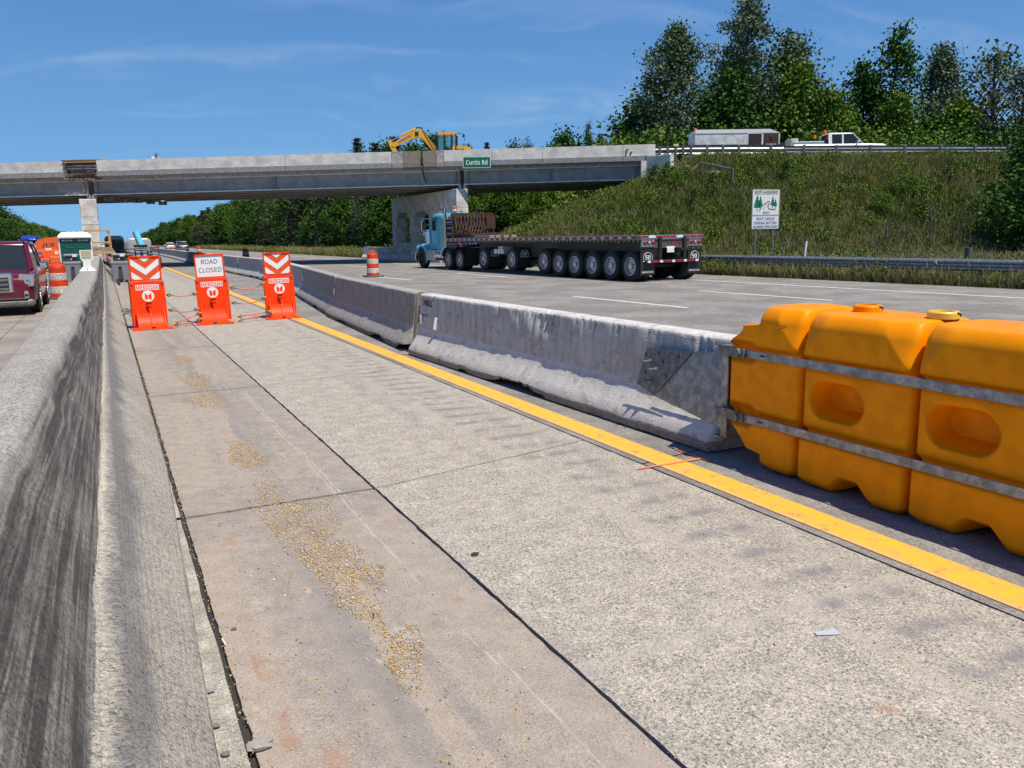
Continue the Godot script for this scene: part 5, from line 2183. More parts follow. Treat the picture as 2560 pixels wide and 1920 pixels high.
		g.tube([Vector3(s * 1.02, 2.5, -17.55), Vector3(s * 1.36, 2.52, -17.85), Vector3(s * 1.36, 2.42, -17.85)], 0.016, 6)
		g.tube([Vector3(s * 1.02, 1.66, -17.6), Vector3(s * 1.3, 1.72, -17.85), Vector3(s * 1.36, 1.9, -17.85)], 0.016, 6)
		obj("mirror_arm", g, M.chrome, mr)
		g = Geo.new()
		g.cyl(Vector3(s * 1.3, 1.76, -17.8), Vector3(s * 1.3, 1.76, -17.86), 0.08, -1, 14)
		obj("convex_mirror", g, M.chrome, mr)
		# exhaust stack
		g = Geo.new()
		g.tube([Vector3(s * 0.93, 0.9, -16.05), Vector3(s * 0.93, 2.75, -16.05), Vector3(s * 0.95, 2.95, -15.95)], 0.075, 14)
		var ex := obj("exhaust_stack", g, M.chrome if s < 0.0 else M.frame_dark, t)
	# rear wall: ribbed bright panels, lamps
	g = Geo.new()
	g.box(Vector3(-0.1, 1.72, -16.22), Vector3(1.75, 1.45, 0.03))
	obj("back_panel", g, M.frame_dark, t)
	for i in 5:
		g = Geo.new()
		g.tube([Vector3(-0.98, 1.17 + 0.27 * i, -16.16), Vector3(0.8, 1.17 + 0.27 * i, -16.16)], 0.085, 14)
		obj("bright_rib", g, M.chrome, t)
	g = Geo.new()
	g.box(Vector3(-1.0, 1.72, -16.14), Vector3(0.1, 1.5, 0.24), Basis.IDENTITY, 0.01)
	obj("corner_trim", g, M.alu, t)
	g = Geo.new()
	g.box(Vector3(-0.75, 2.52, -16.18), Vector3(0.42, 0.18, 0.05), Basis.IDENTITY, 0.01)
	var lb := obj("work_lamp_box", g, M.turquoise, t)
	for xx in [-0.86, -0.66]:
		g = Geo.new()
		g.cyl(Vector3(xx, 2.52, -16.16), Vector3(xx, 2.52, -16.13), 0.07, -1, 18)
		obj("red_lamp", g, M.red, lb)
	# windscreen and roof gear
	g = Geo.new()
	g.quad(Vector3(-0.86, 1.9, -17.83), Vector3(-0.86, 2.5, -17.70), Vector3(0.86, 2.5, -17.70), Vector3(0.86, 1.9, -17.83))
	obj("windscreen", g, M.glass, t)
	for xx in [-0.6, -0.25, 0.25, 0.6]:
		g = Geo.new()
		g.cyl(Vector3(xx, 2.77, -17.3), Vector3(xx, 2.83, -17.3), 0.02, -1, 8)
		g.cyl(Vector3(xx, 2.86, -17.45), Vector3(xx, 2.86, -17.15), 0.05, 0.03, 12)
		obj("roof_light", g, M.chrome, t)
	g = Geo.new()
	g.cyl(Vector3(-0.15, 2.76, -16.6), Vector3(-0.15, 2.86, -16.6), 0.02, -1, 8)
	var bs := obj("beacon_stand", g, M.frame_dark, t)
	g = Geo.new()
	g.lathe(Vector3(-0.15, 2.86, -16.6), Vector3.UP, [Vector2(0.1, 0), Vector2(0.1, 0.08), Vector2(0.0, 0.08)], 16)
	obj("beacon_base", g, M.sign_white, bs)
	g = Geo.new()
	g.lathe(Vector3(-0.15, 2.94, -16.6), Vector3.UP, [Vector2(0.085, 0), Vector2(0.08, 0.12), Vector2(0.05, 0.16), Vector2(0.0, 0.17)], 16)
	obj("beacon_lens", g, M.amber, bs)
	# hoses between cab and trailer
	for q in [[-0.3, M.red], [-0.15, M.black], [0.05, M.ink_blue], [0.2, M.black]]:
		g = Geo.new()
		var pts := []
		for i in 17:
			var s := i / 16.0
			pts.append(Vector3(q[0] + 0.05 * sin(i * 2.2), 1.7 - 0.5 * sin(PI * s) - 0.25 * s, lerpf(-16.1, -14.95, s) + 0.04 * cos(i * 2.2)))
		g.tube(pts, 0.022, 6)
		obj("air_line", g, q[1], t)


func o_meta_stuff(t: Node) -> void:
	t.get_child(t.get_child_count() - 1).set_meta("kind", "stuff")


# rings of a box with rounded upper edges: [z, half width, bottom, top, radius]
func cab_rings(st: Array) -> Array:
	var rows := []
	for s in st:
		var r := PackedVector3Array()
		var w: float = s[1]
		var rad: float = s[4]
		r.append(Vector3(-w, s[2], s[0]))
		r.append(Vector3(-w - 0.005, lerpf(s[2], s[3] - rad, 0.5), s[0]))
		for i in 6:
			var a := PI - PI * 0.5 * i / 5.0
			r.append(Vector3(-w + rad + cos(a) * rad, s[3] - rad + sin(a) * rad, s[0]))
		r.append(Vector3(0, s[3] + 0.02, s[0]))
		for i in 6:
			var a := PI * 0.5 - PI * 0.5 * i / 5.0
			r.append(Vector3(w - rad + cos(a) * rad, s[3] - rad + sin(a) * rad, s[0]))
		r.append(Vector3(w + 0.005, lerpf(s[2], s[3] - rad, 0.5), s[0]))
		r.append(Vector3(w, s[2], s[0]))
		rows.append(r)
	return rows


# a car facing +z; body lofted along its length. kind: "suv", "sedan", "pickup"
func car(called: String, label: String, category: String, at: Vector3, turn: float, kind: String, paint: Material, L := 4.7, W := 1.85, H := 1.7) -> Node3D:
	var t := thing(called, label, category, at, turn)
	var hw := W / 2
	var belt := H * 0.60 if kind != "sedan" else H * 0.64
	var f := L / 2
	var g := Geo.new()
	# lower body: [z, half width factor, bottom, top]
	var st := [[f, 0.70, 0.34, 0.62], [f - 0.03, 0.84, 0.28, belt * 0.80], [f - 0.14, 0.94, 0.25, belt * 0.89], [f - 0.5, 0.985, 0.24, belt * 0.94], [f - 1.15, 1.0, 0.23, belt * 1.0], [f - 1.5, 1.0, 0.23, belt * 1.02], [-f + 1.0, 1.0, 0.24, belt * 1.04], [-f + 0.2, 0.97, 0.28, belt * 1.03], [-f + 0.04, 0.9, 0.32, belt * 0.96], [-f, 0.84, 0.36, belt * 0.85]]
	if kind == "pickup":
		st = [[f, 0.8, 0.42, belt * 0.72], [f - 0.03, 0.93, 0.38, belt * 0.93], [f - 0.2, 0.98, 0.36, belt * 0.985], [f - 1.3, 1.0, 0.34, belt * 1.02], [f - 2.9, 1.0, 0.34, belt * 1.03], [-f + 0.1, 1.0, 0.36, belt * 1.03], [-f, 0.97, 0.4, belt * 1.0]]
	var rows := []
	for s in st:
		var w: float = hw * s[1]
		var b: float = s[2]
		var tp: float = s[3]
		rows.append(PackedVector3Array([Vector3(0, b, s[0]), Vector3(w * 0.9, b, s[0]), Vector3(w * 0.985, b + 0.1, s[0]), Vector3(w, lerpf(b, tp, 0.5), s[0]), Vector3(w * 0.985, tp - 0.14, s[0]), Vector3(w * 0.94, tp - 0.04, s[0]), Vector3(w * 0.84, tp, s[0]), Vector3(0, tp + 0.03, s[0]), Vector3(-w * 0.84, tp, s[0]), Vector3(-w * 0.94, tp - 0.04, s[0]), Vector3(-w * 0.985, tp - 0.14, s[0]), Vector3(-w, lerpf(b, tp, 0.5), s[0]), Vector3(-w * 0.985, b + 0.1, s[0]), Vector3(-w * 0.9, b, s[0]), Vector3(0, b, s[0])]))
	g.grid(rows, true)
	g.fan(Array(rows[0]), Vector3.BACK)
	g.fan(Array(rows[rows.size() - 1]), Vector3.FORWARD)
	obj("body", g, paint, t)
	# glasshouse
	var zf0 := f - 1.05
	var zf1 := f - 1.95
	var zr0 := -f + 0.12
	var zr1 := -f + 0.55
	if kind == "sedan":
		zf0 = f - 1.35; zf1 = f - 2.1; zr0 = -f + 0.75; zr1 = -f + 1.4
	if kind == "pickup":
		zf0 = f - 1.45; zf1 = f - 2.15; zr0 = f - 3.85; zr1 = f - 3.75
	g = Geo.new()
	rows = []
	for s in [[belt * 0.98, 0.90, 0.0], [lerpf(belt, H - 0.07, 0.5), 0.84, 0.5], [H - 0.07, 0.755, 1.0]]:
		var w: float = hw * s[1]
		var a := lerpf(zf0, zf1, s[2])
		var b := lerpf(zr0, zr1, s[2])
		rows.append(PackedVector3Array([Vector3(-w * 0.86, s[0], a), Vector3(w * 0.86, s[0], a), Vector3(w, s[0], a - 0.25), Vector3(w, s[0], b + 0.2), Vector3(w * 0.88, s[0], b), Vector3(-w * 0.88, s[0], b), Vector3(-w, s[0], b + 0.2), Vector3(-w, s[0], a - 0.25)]))
	rows.reverse()
	g.grid(rows, false, [], [], true)
	obj("windows", g, M.glass, t)
	g = Geo.new()   # roof with rounded edge
	rows = []
	for s in [[H - 0.085, 0.775, 0.0], [H - 0.03, 0.75, 0.03], [H, 0.66, 0.14], [H + 0.01, 0.0, 0.8]]:
		var w: float = hw * s[1]
		var a: float = zf1 + 0.04 - s[2]
		var b: float = zr1 - 0.05 + s[2]
		if s[1] == 0.0:
			a = (zf1 + zr1) / 2; b = a
		rows.append(PackedVector3Array([Vector3(-w * 0.86, s[0], a), Vector3(w * 0.86, s[0], a), Vector3(w, s[0], a - 0.2), Vector3(w, s[0], b + 0.15), Vector3(w * 0.88, s[0], b), Vector3(-w * 0.88, s[0], b), Vector3(-w, s[0], b + 0.15), Vector3(-w, s[0], a - 0.2)]))
	rows.reverse()
	g.grid(rows, true, [], [], true)
	obj("roof", g, paint, t)
	for s in [-1.0, 1.0]:
		var wb := hw * 0.905
		var wr := hw * 0.768
		g = Geo.new()
		g.beam(Vector3(s * wb * 0.93, belt, zf0 - 0.08), Vector3(s * wr * 0.95, H - 0.06, zf1 - 0.04), 0.09, 0.06)
		obj("pillar", g, paint, t)
		for zz in ([lerpf(zf1, zr1, 0.5), zr1 + 0.12] if kind != "pickup" else [lerpf(zf1, zr1, 0.45), zr1 + 0.06]):
			g = Geo.new()
			g.beam(Vector3(s * wb, belt, zz), Vector3(s * wr, H - 0.06, zz), 0.10 if zz > zr1 + 0.2 else 0.22, 0.03)
			obj("pillar", g, paint if zz < zr1 + 0.2 or kind == "pickup" else M.black, t)
		g = Geo.new()
		g.box(Vector3(s * (hw + 0.1), belt + 0.1, zf0 - 0.5), Vector3(0.22, 0.16, 0.12), Basis.IDENTITY, 0.04)
		g.beam(Vector3(s * hw * 0.95, belt + 0.02, zf0 - 0.5), Vector3(s * (hw + 0.05), belt + 0.07, zf0 - 0.5), 0.05, 0.05)
		obj("wing_mirror", g, M.chrome if kind == "suv" else paint, t)
		for z in [f - 0.95, -f + 0.95]:
			wheel(t, Vector3(s * (hw - 0.11), 0.35, z), 0.35, 0.23, s, M.alu)
			g = Geo.new()
			g.lathe(Vector3(s * (hw - 0.012), 0.37, z), Vector3(s, 0, 0), [Vector2(0.0, 0.0), Vector2(0.41, 0.0), Vector2(0.43, -0.02)], 28)
			obj("wheel_arch", g, M.black, t)
	return t


# ---------------------------------------------------------------- left of the wall
func drum(label: String, at: Vector3, turn: float, k := 0) -> void:
	if k == 0:
		drum_src = thing("traffic_drum", label, "traffic drum", at, turn, "orange and white traffic drums")
		var t := drum_src
		var bands := [[0.05, 0.17, 0, 0.265], [0.17, 0.36, 1, 0.26], [0.36, 0.55, 0, 0.25], [0.55, 0.74, 1, 0.24], [0.74, 0.93, 0, 0.225]]
		for b in bands:
			var g := Geo.new()
			var r: float = b[3]
			g.lathe(Vector3(0, b[0], 0), Vector3.UP, [Vector2(r, 0), Vector2(r - 0.004, b[1] - b[0] - 0.012), Vector2(r - 0.012, b[1] - b[0])], 28)
			obj("orange_band" if b[2] == 0 else "white_band", g, M.orange_dull if b[2] == 0 else M.white_dirty, t)
		var g := Geo.new()
		g.lathe(Vector3(0, 0.93, 0), Vector3.UP, [Vector2(0.213, 0), Vector2(0.205, 0.04), Vector2(0.15, 0.06), Vector2(0.0, 0.065)], 28)
		obj("lid", g, M.orange_dull, t)
		g = Geo.new()
		g.tube([Vector3(-0.13, 0.98, 0), Vector3(-0.12, 1.06, 0), Vector3(0.12, 1.06, 0), Vector3(0.13, 0.98, 0)], 0.02, 8)
		obj("handle", g, M.orange_dull, t)
		g = Geo.new()
		g.box(Vector3(0, 0.03, 0), Vector3(0.72, 0.06, 0.72), Basis.IDENTITY, 0.02)
		obj("rubber_base", g, M.dark_plastic, t)
	else:
		dup(drum_src, at, turn, label)

var drum_src: Node3D


func left_side() -> void:
	# oncoming car, half out of the frame
	var t := car("parked_suv", "dark red sport utility car facing the viewer beside the median wall", "car", Vector3(-2.37, 0, -23.6), 0.0, "suv", M.wine, 4.7, 1.86, 1.66)
	var f := 2.35
	var g := Geo.new()
	g.box(Vector3(0, 0.74, f - 0.0), Vector3(0.98, 0.46, 0.06), Basis.IDENTITY, 0.05)
	var gr := obj("grille_surround", g, M.chrome, t)
	g = Geo.new()
	g.box(Vector3(0, 0.71, f + 0.025), Vector3(0.82, 0.31, 0.03), Basis.IDENTITY, 0.01)
	obj("grille", g, M.black, gr)
	for y in [0.60, 0.70, 0.80]:
		g = Geo.new()
		g.box(Vector3(0, y, f + 0.042), Vector3(0.80, 0.055, 0.012), Basis.IDENTITY, 0.004)
		obj("grille_slat", g, M.galv_dull, gr)
	text("GMC", 0.34, 0.09, M.red, gr, Transform3D(Basis.IDENTITY, Vector3(0, 0.74, f + 0.052)), "badge")
	for s in [-1.0, 1.0]:
		g = Geo.new()
		g.poly(PackedVector2Array([Vector2(s * 0.56, 0.62), Vector2(s * 0.88, 0.66), Vector2(s * 0.90, 0.90), Vector2(s * 0.62, 0.93)]), f - 0.22, f - 0.035)
		var hl := obj("headlight", g, M.lamp, t)
		g = Geo.new()
		g.lathe(Vector3(s * 0.77, 0.76, f - 0.035), Vector3.BACK, [Vector2(0.07, 0), Vector2(0.065, 0.012), Vector2(0.03, 0.014)], 18)
		obj("headlight_lens", g, M.chrome, hl)
		g = Geo.new()
		g.box(Vector3(s * 0.72, 0.47, f - 0.03), Vector3(0.10, 0.17, 0.05), Basis.IDENTITY, 0.012)
		var fl := obj("fog_lamp", g, M.chrome, t)
		g = Geo.new()
		g.cyl(Vector3(s * 0.72, 0.45, f - 0.01), Vector3(s * 0.72, 0.45, f + 0.0), 0.035, -1, 14)
		obj("fog_lens", g, M.black, fl)
		g = Geo.new()
		g.tube([Vector3(s * 0.62, 1.62, 0.4), Vector3(s * 0.64, 1.71, 0.25), Vector3(s * 0.64, 1.71, -1.3), Vector3(s * 0.62, 1.64, -1.5)], 0.02, 6)
		obj("roof_rail", g, M.black, t)
	g = Geo.new()
	g.box(Vector3(0, 0.28, f - 0.12), Vector3(1.74, 0.16, 0.3), Basis.IDENTITY, 0.05)
	obj("front_skirt", g, M.galv_dull, t)
	g = Geo.new()
	g.box(Vector3(0, 0.37, f - 0.02), Vector3(1.5, 0.05, 0.1), Basis.IDENTITY, 0.02)
	obj("air_intake", g, M.black, t)

	drum("scuffed orange and white traffic drum beside the red car, behind the median wall", Vector3(-1.27, 0, -27.2), 0.3)
	drum("orange and white traffic drum on the open lane left of the turquoise truck", Vector3(9.95, 0, -32.9), 0.0, 1)
	drum("shaded orange and white traffic drum seen behind the barriers between two orange shields", Vector3(9.55, 0, -64.0), 0.5, 1)
	drum("orange and white traffic drum just left above the ROAD CLOSED shield", Vector3(9.4, 0, -96.0), 0.2, 1)
	drum("distant orange and white traffic drum in front of the grey car", Vector3(7.3, 0, -104.0), 0.2, 1)
	drum("most distant orange and white traffic drum left of the white car", Vector3(7.1, 0, -129.0), 0.2, 1)
	drum("orange and white traffic drum in front of the orange lift on the opposite road", Vector3(-3.35, 0, -54.5), 0.2, 1)
	drum("orange and white traffic drum left of the silver tank trailer", Vector3(1.15, 0, -70.0), 0.2, 1)

	toilet(Vector3(-1.12, 0, -41.7), 0.05, 1.26, "green portable toilet with a white roof, in front beside the orange lift")
	toilet(Vector3(0.75, 0, -66.0), 0.0, 1.2, "distant green portable toilet half hidden behind the wooden stand")
	sink(Vector3(0.53, 0, -36.8), 0.0, "grey hand wash station standing right of the median wall")
	sink(Vector3(-1.25, 0, -38.8), 0.1, "grey hand wash station left of the median wall, in front of the green toilet")
	lift()
	stand()
	boom()
	# steel and timber lying along the wall
	var wd := [[Vector3(0.34, 0.42, -37.2), Vector3(0.10, 0.80, -47.0), M.galv_dull, 0.07, 0.16, "long grey steel channel leaning along the median wall", "steel_channel", "steel section"],
		[Vector3(0.36, 0.60, -37.6), Vector3(0.12, 0.92, -48.0), M.red, 0.06, 0.05, "long red steel rail leaning along the median wall", "red_rail", "steel section"],
		[Vector3(0.42, 0.05, -34.0), Vector3(0.32, 0.32, -43.0), M.frame_dark, 0.06, 0.06, "dark pole lying at the foot of the median wall", "dark_pole", "pole"],
		[Vector3(0.46, 0.24, -40.5), Vector3(0.18, 0.86, -48.5), M.wood_grey, 0.2, 0.04, "weathered board leaning along the median wall", "weathered_board", "board"]]
	for q in wd:
		var p := thing(q[6], q[5], q[7], q[0])
		g = Geo.new()
		g.beam(Vector3.ZERO, q[1] - q[0], q[3], q[4], 0.004)
		obj("length", g, q[2], p)
	# tanker behind, other traffic
	tank_trailer()
	var ts := thing("blue_semi_truck", "blue semi truck cab coming towards the viewer on the opposite road", "truck", Vector3(-11.9, 0, -170.0))
	g = Geo.new()
	g.grid(cab_rings([[0.0, 0.95, 0.5, 2.0, 0.2], [-0.9, 1.0, 0.5, 2.1, 0.2]]), true)
	g.fan(Array(cab_rings([[0.0, 0.95, 0.5, 2.0, 0.2]])[0]), Vector3.BACK)
	obj("bonnet", g, M.blue_truck, ts)
	g = Geo.new()
	var cr := cab_rings([[-0.9, 1.15, 0.6, 2.4, 0.25], [-1.2, 1.2, 0.6, 3.05, 0.3], [-3.2, 1.2, 0.6, 3.15, 0.3]])
	g.grid(cr, true)
	g.fan(Array(cr[0]), Vector3.BACK)
	g.fan(Array(cr[2]), Vector3.FORWARD)
	obj("cab", g, M.blue_truck, ts)
	g = Geo.new()
	g.quad(Vector3(-0.95, 2.05, -0.86), Vector3(0.95, 2.05, -0.86), Vector3(0.95, 2.55, -1.0), Vector3(-0.95, 2.55, -1.0))
	obj("windscreen", g, M.glass, ts)
	g = Geo.new()
	g.box(Vector3(0, 1.2, 0.02), Vector3(0.9, 1.1, 0.05), Basis.IDENTITY, 0.02)
	obj("grille", g, M.chrome, ts)
	for s in [-1.0, 1.0]:
		wheel(ts, Vector3(s * 1.0, 0.5, -0.6), 0.5, 0.3, s, M.chrome)
		wheel(ts, Vector3(s * 1.0, 0.5, -4.2), 0.5, 0.3, s, M.chrome)
		g = Geo.new()
		g.box(Vector3(s * 1.5, 2.2, -1.2), Vector3(0.25, 0.7, 0.2), Basis.IDENTITY, 0.03)
		obj("mirror", g, M.chrome, ts)
	g = Geo.new()
	g.box(Vector3(0, 2.0, -9.5), Vector3(2.5, 2.4, 11.0), Basis.IDENTITY, 0.04)
	obj("trailer_box", g, M.car_dark, ts)
	car("dark_pickup", "dark blue car behind the red car on the opposite road", "car", Vector3(-3.75, 0, -44.0), 0.02, "suv", M.car_dark, 4.9, 1.95, 1.75)
	car("dark_car", "dark car with glowing headlight in the queue before the orange lift", "car", Vector3(-4.4, 0, -62.0), 0.0, "suv", M.car_dark, 4.8, 1.9, 1.85)


func toilet(at: Vector3, turn: float, w: float, label: String) -> void:
	var t := thing("portable_toilet", label, "portable toilet", at, turn, "green portable toilets")
	var H := 1.72
	var g := Geo.new()
	g.box(Vector3(0, H / 2 + 0.1, 0), Vector3(w, H, 1.15), Basis.IDENTITY, 0.03)
	obj("cabin", g, M.green_plastic, t)
	for s in [-1.0, 1.0]:
		g = Geo.new()
		g.box(Vector3(s * (w / 2), H / 2 + 0.1, 0.575), Vector3(0.05, H, 0.05), Basis.IDENTITY, 0.015)
		obj("corner_post", g, M.white_plastic, t)
		for i in 3:
			g = Geo.new()
			g.box(Vector3(s * (0.16 + 0.15 * i), H - 0.0, 0.578), Vector3(0.12, 0.07, 0.01), Basis.IDENTITY, 0.002)
			obj("vent", g, M.white_dirty, t)
		g = Geo.new()
		g.tube([Vector3(s * 0.1, 1.4, 0.582), Vector3(s * 0.36, 1.4, 0.582), Vector3(s * 0.54, 1.52, 0.582)], 0.012, 5)
		obj("moulded_rib", g, M.green_plastic, t)
	g = Geo.new()
	var rows := []
	for s in [[0.0, 1.05, 1.3], [0.06, 1.06, 1.32], [0.15, 0.98, 1.2], [0.25, 0.82, 1.0], [0.27, 0.7, 0.85], [0.27, 0.0, 0.0]]:
		var a: float = w * s[1] / 2
		var b: float = 1.15 * s[2] / 2.2
		var y: float = H + 0.1 + s[0]
		rows.append(PackedVector3Array([Vector3(-a, y, b), Vector3(a, y, b), Vector3(a, y, -b), Vector3(-a, y, -b)]))
	rows.reverse()
	g.grid(rows, false, [], [], true)
	obj("roof", g, M.white, t)
	for i in 3:
		g = Geo.new()
		g.tube([Vector3(-0.25 + 0.25 * i, H + 0.36, 0.4), Vector3(-0.25 + 0.25 * i, H + 0.38, -0.4)], 0.035, 8)
		obj("roof_rib", g, M.white, t)
	g = Geo.new()
	g.box(Vector3(0, 0.06, 0), Vector3(w + 0.05, 0.12, 1.2), Basis.IDENTITY, 0.02)
	obj("skid", g, M.grey_plastic, t)


func sink(at: Vector3, turn: float, label: String) -> void:
	var t := thing("hand_wash_station", label, "wash station", at, turn, "grey hand wash stations")
	var g := Geo.new()
	var rows := []
	for s in [[0.0, 0.30, 0.26], [0.04, 0.31, 0.27], [0.74, 0.325, 0.285], [0.76, 0.345, 0.305], [0.84, 0.345, 0.305], [0.85, 0.30, 0.26]]:
		var r := PackedVector3Array()
		for q in rounded(s[1] * 2, s[2] * 2, 0.05, 3):
			r.append(Vector3(q.x, s[0], -q.y))
		rows.append(r)
	rows.reverse()
	g.grid(rows, true, [], [], true)
	g.fan(Array(rows[0]), Vector3.UP)
	obj("tank", g, M.grey_plastic, t)
	g = Geo.new()
	g.box(Vector3(0, 0.97, -0.04), Vector3(0.44, 0.26, 0.36), Basis.IDENTITY, 0.03)
	obj("basin", g, M.dark_plastic, t)
	g = Geo.new()
	g.box(Vector3(0, 1.11, -0.02), Vector3(0.58, 0.10, 0.44), Basis.IDENTITY, 0.045)
	obj("dispenser_lid", g, M.grey_plastic, t)
	g = Geo.new()
	g.box(Vector3(0.12, 1.09, 0.205), Vector3(0.17, 0.1, 0.012))
	obj("notice", g, M.sign_white, t)
	g = Geo.new()
	g.cyl(Vector3(0.0, 0.9, 0.14), Vector3(0.0, 0.96, 0.18), 0.02, -1, 8)
	obj("tap", g, M.sign_white, t)
	g = Geo.new()
	g.poly(PackedVector2Array([Vector2(-0.06, 0.64), Vector2(0.06, 0.64), Vector2(0.09, 0.12), Vector2(-0.09, 0.12)]), 0.278, 0.292)
	obj("foot_channel", g, M.dark_plastic, t)
	g = Geo.new()
	g.box(Vector3(0, 0.60, 0.287), Vector3(0.11, 0.09, 0.02))
	g.cyl(Vector3(0.0, 0.08, 0.27), Vector3(0.0, 0.08, 0.30), 0.075, -1, 14)
	g.cyl(Vector3(0.2, 0.05, 0.27), Vector3(0.2, 0.05, 0.30), 0.06, -1, 14)
	obj("foot_pump", g, M.black, t)


func lift() -> void:
	var t := thing("orange_boom_lift", "orange boom lift with black boom, on the opposite road left of the green toilet", "boom lift", Vector3(-2.55, 0, -55.5), 0.05)
	var g := Geo.new()
	var prof := PackedVector2Array([Vector2(-1.05, 0.85), Vector2(1.0, 0.85), Vector2(1.0, 1.1), Vector2(0.95, 1.95), Vector2(0.4, 2.02), Vector2(-0.5, 1.95), Vector2(-0.95, 1.75), Vector2(-1.05, 1.15)])
	g.poly(prof, -0.9, 0.9)
	obj("engine_hood", g, M.jlg, t)
	g = Geo.new()
	g.box(Vector3(0.1, 1.02, 0.92), Vector3(2.3, 0.42, 0.06), Basis.IDENTITY, 0.03)
	var cw := obj("counterweight", g, M.jlg, t)
	g = Geo.new()
	g.box(Vector3(0.5, 1.08, 0.955), Vector3(1.1, 0.16, 0.008))
	obj("name_strip", g, M.sign_white, cw)
	text("United Rentals", 0.9, 0.1, M.ink, cw, Transform3D(Basis.IDENTITY, Vector3(0.55, 1.08, 0.961)), "strip_lettering")
	text("JLG", 0.62, 0.24, M.ink, t, Transform3D(Basis(Vector3(1, 0, 0), Vector3(0.2, 1, 0), Vector3(0, 0, 1)), Vector3(-0.35, 1.52, 0.905)), "maker_lettering")
	g = Geo.new()
	g.box(Vector3(-0.35, 1.3, 0.908), Vector3(0.32, 0.1, 0.008))
	obj("label_plate", g, M.sign_white, t)
	g = Geo.new()
	g.box(Vector3(0.5, 1.72, 0.6), Vector3(0.44, 1.0, 1.0), Basis.IDENTITY, 0.03)
	g.box(Vector3(0.5, 2.12, -1.6), Vector3(0.36, 0.36, 5.0), Basis.IDENTITY, 0.02)
	obj("boom", g, M.black, t)
	g = Geo.new()
	g.box(Vector3(0.5, 1.5, 1.105), Vector3(0.36, 0.1, 0.01))
	obj("warning_strip", g, mat(0.8, 0.55, 0.03, 0.5), t)
	g = Geo.new()
	g.box(Vector3(0.05, 0.62, 0), Vector3(1.5, 0.34, 2.6), Basis.IDENTITY, 0.04)
	g.box(Vector3(0.05, 0.62, 0.9), Vector3(0.8, 0.5, 1.2), Basis.IDENTITY, 0.04)
	obj("chassis", g, M.jlg, t)
	for s in [-1.0, 1.0]:
		for z in [-1.1, 1.1]:
			wheel(t, Vector3(s * 0.95, 0.42, z), 0.42, 0.32, s, M.jlg)


func stand() -> void:
	var t := thing("wooden_access_stand", "raw timber access stand with guard rails built against the median pier", "scaffold", Vector3(-0.22, 0, -50.6))
	var parts := []
	for s in [-1.0, 1.0]:
		parts.append([Vector3(s * 0.64, 0, 0.6), Vector3(s * 0.56, 2.32, 0.6), 0.1, 0.12, "post"])
		parts.append([Vector3(s * 0.64, 0, -0.6), Vector3(s * 0.6, 1.3, -0.6), 0.1, 0.1, "post"])
		parts.append([Vector3(s * 0.55, 1.1, 0.66), Vector3(s * 0.3, 0.85, 0.66), 0.05, 0.09, "brace"])
		parts.append([Vector3(s * 0.57, 1.75, 0.66), Vector3(s * 0.45, 1.5, 0.66), 0.05, 0.09, "brace"])
	for y in [1.62, 2.26]:
		parts.append([Vector3(-0.58, y, 0.68), Vector3(0.58, y, 0.68), 0.05, 0.1, "rail"])
	parts.append([Vector3(-0.75, 1.08, 0.7), Vector3(0.75, 1.08, 0.7), 0.05, 0.16, "ledger"])
	parts.append([Vector3(0.5, 1.4, 0.55), Vector3(1.12, 0.35, 0.7), 0.1, 0.16, "brace"])
	for q in parts:
		var g := Geo.new()
		g.beam(q[0], q[1], q[2], q[3], 0.006)
		obj(q[4], g, M.wood, t)
	for i in 5:
		var g := Geo.new()
		g.box(Vector3(0, 1.2, -0.55 + 0.27 * i), Vector3(1.4, 0.05, 0.26), Basis.IDENTITY, 0.005)
		obj("deck_board", g, M.wood_grey, t)
	var g := Geo.new()
	g.box(Vector3(0, 1.27, 0.66), Vector3(1.2, 0.2, 0.04), Basis.IDENTITY, 0.005)
	obj("toe_board", g, M.wood_grey, t)


